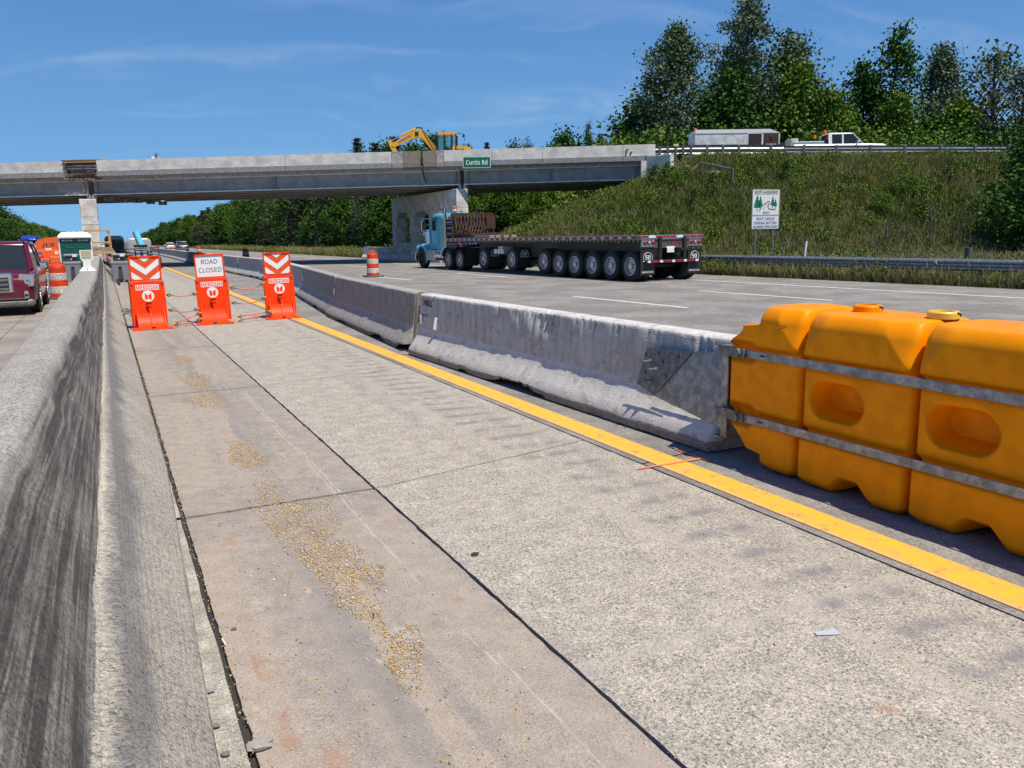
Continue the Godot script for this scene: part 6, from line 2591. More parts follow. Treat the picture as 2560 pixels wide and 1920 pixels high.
func boom() -> void:
	var t := thing("blue_telescopic_lift", "blue boom of a small telescopic lift with dark frame behind the left orange shield", "boom lift", Vector3(1.95, 0, -54.0), 0.0)
	var g := Geo.new()
	g.beam(Vector3(0.14, 1.35, 0.3), Vector3(-0.08, 2.2, -0.6), 0.27, 0.22, 0.02)
	obj("boom", g, M.blue_lift, t)
	g = Geo.new()
	g.beam(Vector3(-0.03, 1.35, 0.25), Vector3(-0.24, 2.2, -0.65), 0.06, 0.2, 0.01)
	obj("boom_side", g, M.galv_dull, t)
	g = Geo.new()
	g.box(Vector3(0.05, 1.38, 0.5), Vector3(0.75, 0.16, 0.3), Basis.IDENTITY, 0.03)
	obj("boom_pivot", g, M.black, t)
	for q in [[-1.0, 0.15, 0.7, -1.0, 1.2, 0.7], [-0.82, 0.15, 0.7, -0.82, 1.2, 0.7], [-1.0, 1.18, 0.7, 1.0, 1.28, 0.7], [1.0, 0.3, 0.7, 1.0, 1.28, 0.7], [-1.0, 0.75, 0.7, 1.0, 0.75, 0.7], [-0.3, 0.2, 0.7, -0.3, 1.24, 0.7], [0.55, 0.2, 0.7, 0.55, 1.24, 0.7]]:
		g = Geo.new()
		g.beam(Vector3(q[0], q[1], q[2]), Vector3(q[3], q[4], q[5]), 0.05, 0.05)
		obj("basket_rail", g, M.black, t)
	g = Geo.new()
	g.box(Vector3(0.1, 0.85, 0.3), Vector3(0.75, 0.6, 0.5), Basis.IDENTITY, 0.05)
	obj("turret", g, mat(0.03, 0.10, 0.16, 0.5), t)
	for xx in [-0.12, 0.25]:
		g = Geo.new()
		g.box(Vector3(xx, 0.88, 0.56), Vector3(0.22, 0.4, 0.02))
		obj("control_plate", g, M.white_dirty, t)
	g = Geo.new()
	g.box(Vector3(0.1, 0.42, 0.0), Vector3(1.5, 0.3, 2.0), Basis.IDENTITY, 0.04)
	obj("chassis", g, M.frame_dark, t)
	for s in [-1.0, 1.0]:
		for z in [-0.8, 0.8]:
			wheel(t, Vector3(0.1 + s * 0.85, 0.36, z), 0.36, 0.28, s, M.galv_dull)


func tank_trailer() -> void:
	var t := thing("silver_tanker", "silver tank trailer with rounded corners, seen from behind past the blue boom", "tanker", Vector3(2.75, 0, -78.0))
	var g := Geo.new()
	var rows := []
	for s in [[0.0, 0.2], [-0.02, 0.85], [-0.1, 0.95], [-0.25, 1.0], [-8.0, 1.0]]:
		var r := PackedVector3Array()
		for q in rounded(2.12 * s[1], 1.3 * s[1], 0.42 * s[1], 6):
			r.append(Vector3(q.x, 1.32 + q.y, s[0]))
		rows.append(r)
	g.grid(rows, true, [], [], true)
	obj("tank", g, M.tank, t)
	for s in [-1.0, 1.0]:
		g = Geo.new()
		g.cyl(Vector3(s * 0.8, 1.96, -0.1), Vector3(s * 0.8, 2.06, -0.1), 0.04, -1, 8)
		obj("marker_light", g, M.amber, t)
		wheel(t, Vector3(s * 0.95, 0.45, -1.2), 0.45, 0.28, s, M.chrome, true)
		wheel(t, Vector3(s * 0.95, 0.45, -2.3), 0.45, 0.28, s, M.chrome, true)
		g = Geo.new()
		g.cyl(Vector3(s * 0.75, 0.78, 0.0), Vector3(s * 0.75, 0.78, 0.04), 0.07, -1, 12)
		obj("rear_lamp", g, M.red, t)
	g = Geo.new()
	g.box(Vector3(0, 0.6, -0.3), Vector3(2.0, 0.18, 0.4), Basis.IDENTITY, 0.03)
	obj("rear_bumper", g, M.alu, t)
	for k in 3:
		g = Geo.new()
		g.tube([Vector3(-0.95, 1.0 + 0.25 * k, 0.0), Vector3(-0.88, 1.0 + 0.25 * k, 0.06), Vector3(-0.8, 1.0 + 0.25 * k, 0.0)], 0.02, 5)
		obj("ladder_rung", g, M.frame_dark, t)


# ---------------------------------------------------------------- beyond the right lanes
func w_beam(g: Geo, pts: Array, h := 0.312) -> void:   # centre line points with facing (x = out)
	var sec := [[0.0, -0.5], [0.02, -0.47], [0.075, -0.33], [0.075, -0.22], [0.01, -0.06], [0.01, 0.06], [0.075, 0.22], [0.075, 0.33], [0.02, 0.47], [0.0, 0.5]]
	for j in sec.size() - 1:
		var r0 := PackedVector3Array()
		var r1 := PackedVector3Array()
		for p in pts:
			r0.append(p[0] + p[1] * sec[j][0] + Vector3(0, sec[j][1] * h, 0))
			r1.append(p[0] + p[1] * sec[j + 1][0] + Vector3(0, sec[j + 1][1] * h, 0))
		g.grid([r0, r1], false)
		var b0 := PackedVector3Array()
		var b1 := PackedVector3Array()
		for i in r0.size():
			b0.append(r0[i] - pts[i][1] * 0.004)
			b1.append(r1[i] - pts[i][1] * 0.004)
		g.grid([b1, b0], false)


func right_side() -> void:
	# guard rail along the shoulder
	var t := thing("lower_guardrail", "galvanised steel guardrail along the far shoulder below the grass slope", "guardrail", Vector3.ZERO)
	var face := func(z: float) -> float: return 21.45 + (shift(z) * 0.35 if z > -14.0 else -0.055 * (-z - 14.0) * (1.0 if z > -40.0 else 1.0))
	var seg := 3.81
	var z := 5.0
	var i := 0
	while z > -44.0:
		var g := Geo.new()
		var pts := []
		for k in 3:
			var zz := z - seg * k / 2.0 - (0.0 if k == 0 else 0.02)
			pts.append([Vector3(face.call(zz) - 0.10 - 0.003 * (i % 2), 0.56, zz), Vector3(-1, 0, 0)])
		w_beam(g, pts, 0.33)
		obj("rail", g, M.galv, t)
		for k in 2:
			g = Geo.new()
			var zz := z - 0.2 - seg * k / 2.0
			var x: float = face.call(zz)
			g.box(Vector3(x + 0.16, 0.28, zz), Vector3(0.15, 0.92, 0.02))
			g.box(Vector3(x + 0.085, 0.28, zz), Vector3(0.012, 0.92, 0.1))
			g.box(Vector3(x + 0.235, 0.28, zz), Vector3(0.012, 0.92, 0.1))
			var ps := obj("post", g, M.galv_dull, t)
			g = Geo.new()
			g.box(Vector3(x - 0.01, 0.56, zz), Vector3(0.18, 0.34, 0.12), Basis.IDENTITY, 0.01)
			obj("offset_block", g, M.post_wood, ps)
		z -= seg
		i += 1
	var g := Geo.new()
	g.poly(PackedVector2Array([Vector2(-0.05, -0.06), Vector2(0.06, 0.0), Vector2(-0.05, 0.06)]), 0, 0.02, Transform3D(Basis(Vector3(0, 0, -1), Vector3.UP, Vector3(-1, 0, 0)), Vector3(face.call(-15.4) - 0.2, 0.64, -15.4)))
	obj("reflector", g, M.white_dirty, t)

	# guard rail of the upper road, seen from behind
	var up := thing("upper_guardrail", "steel guardrail on posts along the upper road at the top of the slope", "guardrail", BO)
	var inv := -BO
	var us := [11.95, 12.43, 12.9, 13.35, 13.82, 14.79, 15.73, 16.67, 18.58, 20.55, 22.48, 24.49, 26.51, 28.61, 30.62, 32.6, 34.6, 36.6, 38.6, 40.6, 42.6]
	for u in us:
		g = Geo.new()
		var top := 6.66 + (grade(u) - grade(12.0))
		var p := br(u, 0, 0.0) + inv
		g.box(p + Vector3(0, top - 0.55, 0), Vector3(0.14, 1.2, 0.16), Basis(BU, Vector3.UP, BN), 0.01)
		obj("post", g, M.galv_dull if u > 14.0 else M.post_wood, up)
	var a := 11.7
	while a < 43.0:
		var b := a + 3.85
		var pts := []
		for k in 3:
			var u := lerpf(a, b, k / 2.0)
			pts.append([br(u, 6.50 + (grade(u) - grade(12.0)), -0.16) + inv, -BN])
		g = Geo.new()
		w_beam(g, pts, 0.36 if a > 17.0 else 0.52)
		obj("rail", g, M.galv, up)
		a = b

	# adopt-a-highway panel
	var s := thing("highway_notice_sign", "white ADOPT-A-HIGHWAY notice on two steel posts in front of the grass slope", "road sign", Vector3(23.87, 0, -25.0), -0.12)
	g = Geo.new()
	g.poly(rounded(1.30, 1.56, 0.04), 0.0, 0.012, Transform3D(Basis.IDENTITY, Vector3(0, 2.45, 0)))
	obj("panel", g, M.sign_white, s)
	for yy in [[2.72, 1.0], [1.93, 0.52]]:
		g = Geo.new()
		var bw := 0.012
		var w := 1.27
		for q in [[0.0, yy[1] / 2, w, bw], [0.0, -yy[1] / 2, w, bw], [-w / 2, 0.0, bw, yy[1]], [w / 2, 0.0, bw, yy[1]]]:
			g.box(Vector3(q[0], yy[0] + q[1], 0.014), Vector3(q[2], q[3], 0.004))
		obj("border", g, M.ink_blue if yy[1] < 0.7 else M.ink_green, s)
	for xx in [-0.43, 0.43]:
		g = Geo.new()
		g.box(Vector3(xx, 1.45, -0.03), Vector3(0.055, 3.5, 0.035), Basis.IDENTITY, 0.004)
		obj("post", g, M.galv, s)
	var at := func(x: float, y: float) -> Transform3D: return Transform3D(Basis.IDENTITY, Vector3(x, y, 0.0145))
	text("ADOPT-A-HIGHWAY", 1.12, 0.12, M.ink, s, at.call(0, 3.12))
	text("MDOT", 0.32, 0.085, M.ink_blue, s, at.call(0.03, 2.31))
	text("NEXT 2 MILES", 0.86, 0.11, M.ink_blue, s, at.call(0.0, 2.07))
	text("GENERAL MOTORS", 1.08, 0.11, M.ink_blue, s, at.call(0.0, 1.91))
	text("SAGINAW OPERATIONS", 1.16, 0.11, M.ink_blue, s, at.call(0.0, 1.755))
	g = Geo.new()
	g.box(Vector3(0, 3.035, 0.0135), Vector3(1.14, 0.014, 0.003))
	obj("rule", g, M.ink, s)
	for q in [[-0.42, 2.50, 0.40, 0.52], [-0.27, 2.56, 0.26, 0.42], [0.32, 2.58, 0.24, 0.40], [0.45, 2.56, 0.20, 0.30]]:
		g = Geo.new()
		var tr := PackedVector2Array()
		for i2 in 9:
			var f := i2 / 8.0
			var w: float = q[2] * 0.5 * (1.0 - f) * (1.0 if i2 % 2 == 0 else 0.72) * (0.75 if i2 == 0 else 1.0)
			tr.append(Vector2(q[0] + w + 0.004, q[1] + q[3] * f))
		for i2 in range(8, -1, -1):
			var f := i2 / 8.0
			var w: float = q[2] * 0.5 * (1.0 - f) * (1.0 if i2 % 2 == 0 else 0.72) * (0.75 if i2 == 0 else 1.0)
			tr.append(Vector2(q[0] - w - 0.004, q[1] + q[3] * f))
		g.poly(tr, 0.0135, 0.0145)
		g.box(Vector3(q[0], q[1] - 0.07, 0.014), Vector3(0.03, 0.16, 0.003))
		obj("tree_print", g, M.ink_green, s)
	for pl in [[[Vector2(-0.32, 2.36), Vector2(-0.2, 2.56), Vector2(-0.02, 2.68), Vector2(0.16, 2.76)], 0.018], [[Vector2(-0.12, 2.42), Vector2(-0.06, 2.53)], 0.010], [[Vector2(-0.03, 2.57), Vector2(0.04, 2.64)], 0.009], [[Vector2(0.42, 2.42), Vector2(0.2, 2.44), Vector2(0.1, 2.50), Vector2(0.1, 2.6), Vector2(0.2, 2.7)], 0.018]]:
		g = Geo.new()
		var pp := []
		for v in pl[0]:
			pp.append(Vector3(v.x, v.y, 0.0138))
		for i2 in pp.size() - 1:
			strip2(g, pp[i2], pp[i2 + 1], pl[1])
		obj("road_print", g, M.ink, s)

	# timber hand rail on the slope, old posts
	var hr := thing("wooden_hand_rail", "weathered wooden rail on two posts on the slope beside the wing wall", "fence", br(14.05, 0, 3.2))
	var p0 := br(13.75, 5.45, 3.0) - hr.position
	var p1 := br(15.0, 4.85, 5.6) - hr.position
	for q in [[p0, 1.3], [p1, 1.15]]:
		g = Geo.new()
		g.cyl(q[0] - Vector3(0, q[1], 0), q[0] + Vector3(0, 0.08, 0), 0.085, 0.08, 12)
		obj("post", g, M.post_wood, hr)
	g = Geo.new()
	g.beam(p0, p1, 0.06, 0.14, 0.01)
	obj("rail", g, M.wood_grey, hr)
	g = Geo.new()
	g.beam(p0 - Vector3(0, 0.05, 0), br(12.4, 4.3, 4.0) - hr.position, 0.1, 0.14, 0.01)
	obj("brace", g, M.post_wood, hr)
	var px := br(19.7, 0, 12.3)
	old_post("leaning_wood_post", "dark leaning wooden post on the slope right of the notice sign", Vector3(29.4, land(29.4, -30.0), -30.0), 1.5, 0.085, 0.1)
	old_post("stout_wood_post", "short stout wooden post just behind the lower guardrail", Vector3(22.9, 0, -15.6), 1.0, 0.11, 0.0)
	var wp := thing("white_marker_post", "small white marker stub standing behind the lower guardrail right of the notice sign", "marker post", Vector3(23.2, 0, -22.2))
	g = Geo.new()
	g.tube([Vector3(0, 0, 0), Vector3(0, 0.85, 0), Vector3(0.03, 0.95, 0), Vector3(0.05, 1.2, 0)], 0.04, 8)
	obj("stub", g, M.white_plastic, wp)
	# low concrete wall running out from the right pier
	var bw := thing("pier_guard_wall", "concrete guard wall running away from the right pier along the shoulder", "barrier", Vector3(19.0, 0, -47.0))
	g = Geo.new()
	var f := Transform3D(Basis(Vector3(1, 0, 0), Vector3.UP, Vector3(0, 0, 1)), Vector3.ZERO)
	g.poly(PackedVector2Array([Vector2(-0.25, 0), Vector2(0.3, 0), Vector2(0.3, 0.9), Vector2(0.0, 0.9), Vector2(-0.06, 0.35), Vector2(-0.25, 0.12)]), -18.0, -0.5, f)
	obj("wall", g, M.bconc, bw)


func strip2(g: Geo, a: Vector3, b: Vector3, w: float) -> void:
	var d := (b - a).normalized()
	var n := Vector3(-d.y, d.x, 0) * w
	g.quad(a - n, b - n + d * w * 0.5, b + n + d * w * 0.5, a + n)


func old_post(called: String, label: String, at: Vector3, h: float, r: float, lean: float) -> void:
	var t := thing(called, label, "post", at)
	var g := Geo.new()
	g.tube([Vector3(0, -0.3, 0), Vector3(lean * 0.6, h * 0.6, 0), Vector3(lean, h, 0)], [r, r * 0.95, r * 0.9], 10)
	obj("post", g, M.post_wood, t)


func far_traffic() -> void:
	var t := car("grey_suv", "dark grey sport utility car driving away in the far lane", "car", Vector3(11.6, 0, -145.0), PI, "suv", M.car_grey, 4.6, 1.85, 1.7)
	tail(t, 2.3)
	t = car("white_sedan", "white car driving away ahead of the dark grey one", "car", Vector3(12.3, 0, -182.0), PI, "sedan", M.car_white, 4.7, 1.82, 1.45)
	tail(t, 2.35)
	t = car("distant_white_car", "tiny white car far away down the closed road, right of the distant toilet", "car", Vector3(-0.5, 0, -290.0), PI, "sedan", M.car_white, 4.7, 1.82, 1.45)


func tail(t: Node3D, f: float) -> void:
	for s in [-1.0, 1.0]:
		var g := Geo.new()
		g.box(Vector3(s * 0.74, 0.93, -f + 0.03), Vector3(0.28, 0.2, 0.14), Basis.IDENTITY, 0.03)
		obj("tail_light", g, M.red, t)
	var g := Geo.new()
	g.box(Vector3(0, 0.78, -f - 0.01), Vector3(0.5, 0.12, 0.02))
	obj("licence_plate", g, M.sign_white, t)
	g = Geo.new()
	g.box(Vector3(0, 0.42, -f + 0.05), Vector3(1.6, 0.2, 0.14), Basis.IDENTITY, 0.04)
	obj("rear_bumper", g, M.galv_dull, t)


# ---------------------------------------------------------------- on the bridge and the upper road
func on_the_bridge() -> void:
	excavator()
	# white box trailer
	var y0 := 6.1 + grade(17.0)
	var t := thing("white_box_trailer", "white enclosed box trailer with an open side door on the upper road", "trailer", br(17.75, y0, -6.0))
	t.basis = Basis(BU, Vector3.UP, BN)
	var g := Geo.new()
	var prof := PackedVector2Array([Vector2(-2.75, 0.45), Vector2(2.75, 0.45), Vector2(2.78, 1.72), Vector2(2.1, 1.98), Vector2(-2.7, 2.02), Vector2(-2.75, 1.95)])
	g.poly(prof, -1.15, 1.13)
	obj("box", g, M.white_paint, t)
	g = Geo.new()
	g.poly(PackedVector2Array([Vector2(-2.77, 1.80), Vector2(2.74, 1.76), Vector2(2.12, 2.0), Vector2(-2.72, 2.04)]), -1.18, 1.16)
	obj("roof_cap", g, M.white, t)
	g = Geo.new()
	g.box(Vector3(1.15, 1.1, 1.135), Vector3(0.88, 1.25, 0.012))
	obj("open_doorway", g, M.frame_dark, t)
	g = Geo.new()
	for q in [[0.69, 1.1, 0.05, 1.3], [1.61, 1.1, 0.05, 1.3], [1.15, 1.74, 0.95, 0.04]]:
		g.box(Vector3(q[0], q[1], 1.14), Vector3(q[2], q[3], 0.03))
	obj("door_frame", g, M.white, t)
	g = Geo.new()
	g.box(Vector3(2.2, 1.08, 1.145), Vector3(0.96, 1.25, 0.03))
	obj("corner_panel", g, M.rust, t)
	g = Geo.new()
	g.box(Vector3(2.2, 0.85, 1.165), Vector3(0.66, 0.42, 0.012))
	obj("notice_board", g, M.white_dirty, t)
	g = Geo.new()
	g.box(Vector3(2.18, 1.45, 1.17), Vector3(0.12, 0.2, 0.06), Basis.IDENTITY, 0.02)
	obj("lamp", g, M.black, t)
	g = Geo.new()
	g.lathe(Vector3(-2.65, 2.04, 0.6), Vector3.UP, [Vector2(0.11, 0), Vector2(0.1, 0.14), Vector2(0.0, 0.18)], 12)
	obj("beacon", g, M.amber, t)
	for s in [-1.0, 1.0]:
		wheel(t, Vector3(-0.45, 0.36, s * 0.98), 0.36, 0.22, 1.0, M.white).rotation.y = -PI / 2 * s
		wheel(t, Vector3(-1.3, 0.36, s * 0.98), 0.36, 0.22, 1.0, M.white).rotation.y = -PI / 2 * s
	g = Geo.new()
	g.beam(Vector3(2.7, 0.45, 0.5), Vector3(4.0, 0.45, 0), 0.1, 0.12)
	g.beam(Vector3(2.7, 0.45, -0.5), Vector3(4.0, 0.45, 0), 0.1, 0.12)
	obj("drawbar", g, M.frame_dark, t)
	# white pickup
	y0 = 6.12 + grade(25.0)
	var p := car("white_pickup", "white crew cab pickup truck on the upper road with amber beacons on its bed", "pickup truck", br(24.6, y0, -6.2), 0, "pickup", M.car_white, 6.1, 2.0, 1.86)
	p.basis = Basis(-BN, Vector3.UP, BU)
	g = Geo.new()
	g.box(Vector3(0, 1.22, -2.0), Vector3(1.7, 0.2, 2.0), Basis.IDENTITY, 0.02)
	obj("tool_chest", g, M.alu, p)
	for q in [[0.7, -1.15, 1.65], [0.5, -0.55, 1.95]]:
		g = Geo.new()
		g.cyl(Vector3(q[0], 1.25, q[1]), Vector3(q[0], q[2], q[1]), 0.03, -1, 8)
		var pl := obj("beacon_pole", g, M.frame_dark, p)
		g = Geo.new()
		g.lathe(Vector3(q[0], q[2], q[1]), Vector3.UP, [Vector2(0.11, 0), Vector2(0.1, 0.22), Vector2(0, 0.25)], 12)
		obj("beacon", g, M.amber, pl)
	g = Geo.new()
	g.box(Vector3(0.0, 1.3, -2.9), Vector3(1.3, 0.5, 0.5), Basis.IDENTITY, 0.03)
	obj("cargo_box", g, M.white_dirty, p)
	# little yellow plate on a guard rail post
	var sg := thing("delineator_plate", "small pale yellow plate on a post of the upper guardrail", "marker", br(12.92, 6.74, 0.1))
	g = Geo.new()
	g.box(Vector3.ZERO, Vector3(0.3, 0.13, 0.02), Basis(BU, Vector3.UP, BN), 0.004)
	obj("plate", g, mat(0.75, 0.60, 0.32, 0.5), sg)
	person(br(-20.5, 5.79 + grade(-20.0), -3.6))
	# cone and cap left on the parapet
	var cn := thing("small_cone", "small orange cone tip above the bridge parapet left of the boards", "traffic cone", br(-25.35, 5.75 + grade(-25.0), -0.3))
	g = Geo.new()
	g.lathe(Vector3.ZERO, Vector3.UP, [Vector2(0.2, 0), Vector2(0.2, 0.03), Vector2(0.13, 0.04), Vector2(0.03, 1.08), Vector2(0, 1.09)], 16)
	obj("cone", g, M.orange_dull, cn)
	var bl := thing("timber_block", "brown timber block lying on the bridge parapet right of the boards", "timber", br(-21.75, 6.71 + grade(-22.0), 0.35))
	g = Geo.new()
	g.box(Vector3(0, 0.05, 0), Vector3(0.2, 0.1, 0.12), Basis(BU, Vector3.UP, BN), 0.01)
	obj("block", g, M.wood, bl)


func excavator() -> void:
	var t := thing("excavator", "yellow tracked excavator with bent boom standing on the bridge", "excavator", br(-1.1, 5.78, -4.2))
	t.basis = Basis(BU, Vector3.UP, BN)
	var g := Geo.new()
	for s in [-1.0, 1.0]:
		g = Geo.new()
		var tr := PackedVector2Array()
		for i in 9:
			var a := PI * 0.5 + PI * i / 8.0
			tr.append(Vector2(-1.0 + cos(a) * 0.3, 0.3 + sin(a) * 0.3))
		for i in 9:
			var a := -PI * 0.5 + PI * i / 8.0
			tr.append(Vector2(1.0 + cos(a) * 0.3, 0.3 + sin(a) * 0.3))
		g.poly(tr, s * 0.8 - 0.2, s * 0.8 + 0.2)
		obj("track", g, M.frame_dark, t)
	g = Geo.new()
	g.box(Vector3(0.35, 0.95, 0), Vector3(2.0, 0.5, 1.9), Basis.IDENTITY, 0.08)
	obj("house", g, M.yellow_machine, t)
	g = Geo.new()
	g.poly(PackedVector2Array([Vector2(0.28, 1.1), Vector2(1.45, 1.1), Vector2(1.45, 1.42), Vector2(1.3, 1.5), Vector2(0.35, 1.56), Vector2(0.28, 1.5)]), -0.95, 0.95)
	var hood := obj("engine_hood", g, M.yellow_machine, t)
	g = Geo.new()
	g.box(Vector3(0.72, 1.26, 0.955), Vector3(0.6, 0.2, 0.01))
	obj("vent_grille", g, M.frame_dark, hood)
	# cab
	g = Geo.new()
	for q in [[-0.66, 0.0], [-0.22, 0.0], [0.22, 0.05], [0.5, 0.1]]:
		for s in [0.05, 0.92]:
			g.beam(Vector3(q[0], 1.05, s), Vector3(q[0] + q[1] * 0.2, 2.3, s), 0.07 if q[0] < -0.5 else 0.13, 0.07, 0.01)
	for s in [0.05, 0.92]:
		g.beam(Vector3(-0.66, 1.12, s), Vector3(0.52, 1.12, s), 0.07, 0.2)
	g.beam(Vector3(-0.2, 1.4, 0.92), Vector3(0.24, 1.15, 0.92), 0.05, 0.3)
	obj("cab_frame", g, M.black, t)
	g = Geo.new()
	g.poly(PackedVector2Array([Vector2(-0.70, 2.24), Vector2(0.56, 2.26), Vector2(0.52, 2.38), Vector2(0.0, 2.42), Vector2(-0.55, 2.38)]), 0.0, 0.98)
	obj("cab_roof", g, M.yellow_machine, t)
	var gl := StandardMaterial3D.new()
	gl.albedo_color = Color(0.35, 0.7, 0.75, 0.35)
	gl.transparency = BaseMaterial3D.TRANSPARENCY_ALPHA
	gl.roughness = 0.05
	for q in [[-0.44, 0.36, 1.68, 1.1], [0.02, 0.36, 1.68, 1.1], [0.38, 0.16, 1.75, 0.9]]:
		g = Geo.new()
		g.box(Vector3(q[0], q[2], 0.92), Vector3(q[1], q[3], 0.008))
		obj("cab_window", g, gl, t)
	# boom, stick, rams
	g = Geo.new()
	var bm := PackedVector2Array([Vector2(-0.55, 1.0), Vector2(-0.75, 1.4), Vector2(-1.6, 2.55), Vector2(-1.9, 2.78), Vector2(-2.2, 2.74), Vector2(-3.75, 1.95), Vector2(-3.85, 1.75), Vector2(-3.65, 1.7), Vector2(-2.25, 2.28), Vector2(-1.95, 2.3), Vector2(-1.7, 2.1), Vector2(-0.9, 1.05)])
	g.poly(bm, -0.45, -0.17)
	var boomo := obj("boom", g, M.yellow_machine, t)
	text("KOMATSU", 0.95, 0.15, M.ink_blue, boomo, Transform3D(Basis.from_euler(Vector3(0, 0, 0.46)), Vector3(-2.95, 2.18, -0.165)), "maker_lettering")
	g = Geo.new()
	g.box(Vector3(-2.15, 2.48, -0.165), Vector3(0.24, 0.28, 0.01))
	obj("maker_plate", g, M.ink, boomo)
	g = Geo.new()
	g.tube([Vector3(-1.75, 2.85, -0.31), Vector3(-2.1, 2.9, -0.31), Vector3(-2.6, 2.66, -0.31)], 0.04, 8)
	g.tube([Vector3(-0.8, 1.35, -0.1), Vector3(-1.5, 2.45, -0.12), Vector3(-1.9, 2.86, -0.2)], 0.025, 6)
	obj("hydraulic_hose", g, M.black, boomo)
	g = Geo.new()
	g.cyl(Vector3(-2.2, 2.82, -0.31), Vector3(-3.2, 2.4, -0.31), 0.07, -1, 12)
	obj("ram_body", g, M.yellow_machine, t)
	g = Geo.new()
	g.cyl(Vector3(-3.2, 2.4, -0.31), Vector3(-3.95, 2.08, -0.31), 0.035, -1, 10)
	obj("ram_rod", g, M.chrome, t)
	g = Geo.new()
	g.cyl(Vector3(-0.95, 1.0, -0.31), Vector3(-1.75, 2.2, -0.31), 0.06, -1, 12)
	obj("lift_ram", g, M.black, t)
	g = Geo.new()
	g.poly(PackedVector2Array([Vector2(-4.1, 2.1), Vector2(-3.9, 2.15), Vector2(-3.65, 1.75), Vector2(-3.1, 0.6), Vector2(-3.3, 0.5), Vector2(-3.9, 1.6)]), -0.42, -0.2)
	obj("stick", g, M.yellow_machine, t)
	g = Geo.new()
	g.poly(PackedVector2Array([Vector2(-3.25, 0.75), Vector2(-2.75, 0.5), Vector2(-2.6, 0.1), Vector2(-3.0, 0.02), Vector2(-3.4, 0.3)]), -0.65, 0.05)
	obj("bucket", g, M.rust, t)
	g = Geo.new()
	g.tube([Vector3(0.5, 2.3, 0.9), Vector3(0.9, 2.34, 0.95), Vector3(1.0, 2.2, 0.95)], 0.02, 6)
	g.box(Vector3(1.02, 2.16, 0.95), Vector3(0.14, 0.2, 0.06), Basis.IDENTITY, 0.02)
	g.tube([Vector3(-0.75, 1.6, 0.95), Vector3(-0.78, 2.1, 0.97)], 0.03, 6)
	g.tube([Vector3(-0.2, 2.4, 0.5), Vector3(-0.24, 2.75, 0.5)], 0.008, 4)
	obj("mirror", g, M.black, t)
	g = Geo.new()
	g.cyl(Vector3(1.25, 1.45, 0.4), Vector3(1.25, 1.68, 0.4), 0.06, -1, 10)
	obj("exhaust", g, M.frame_dark, t)


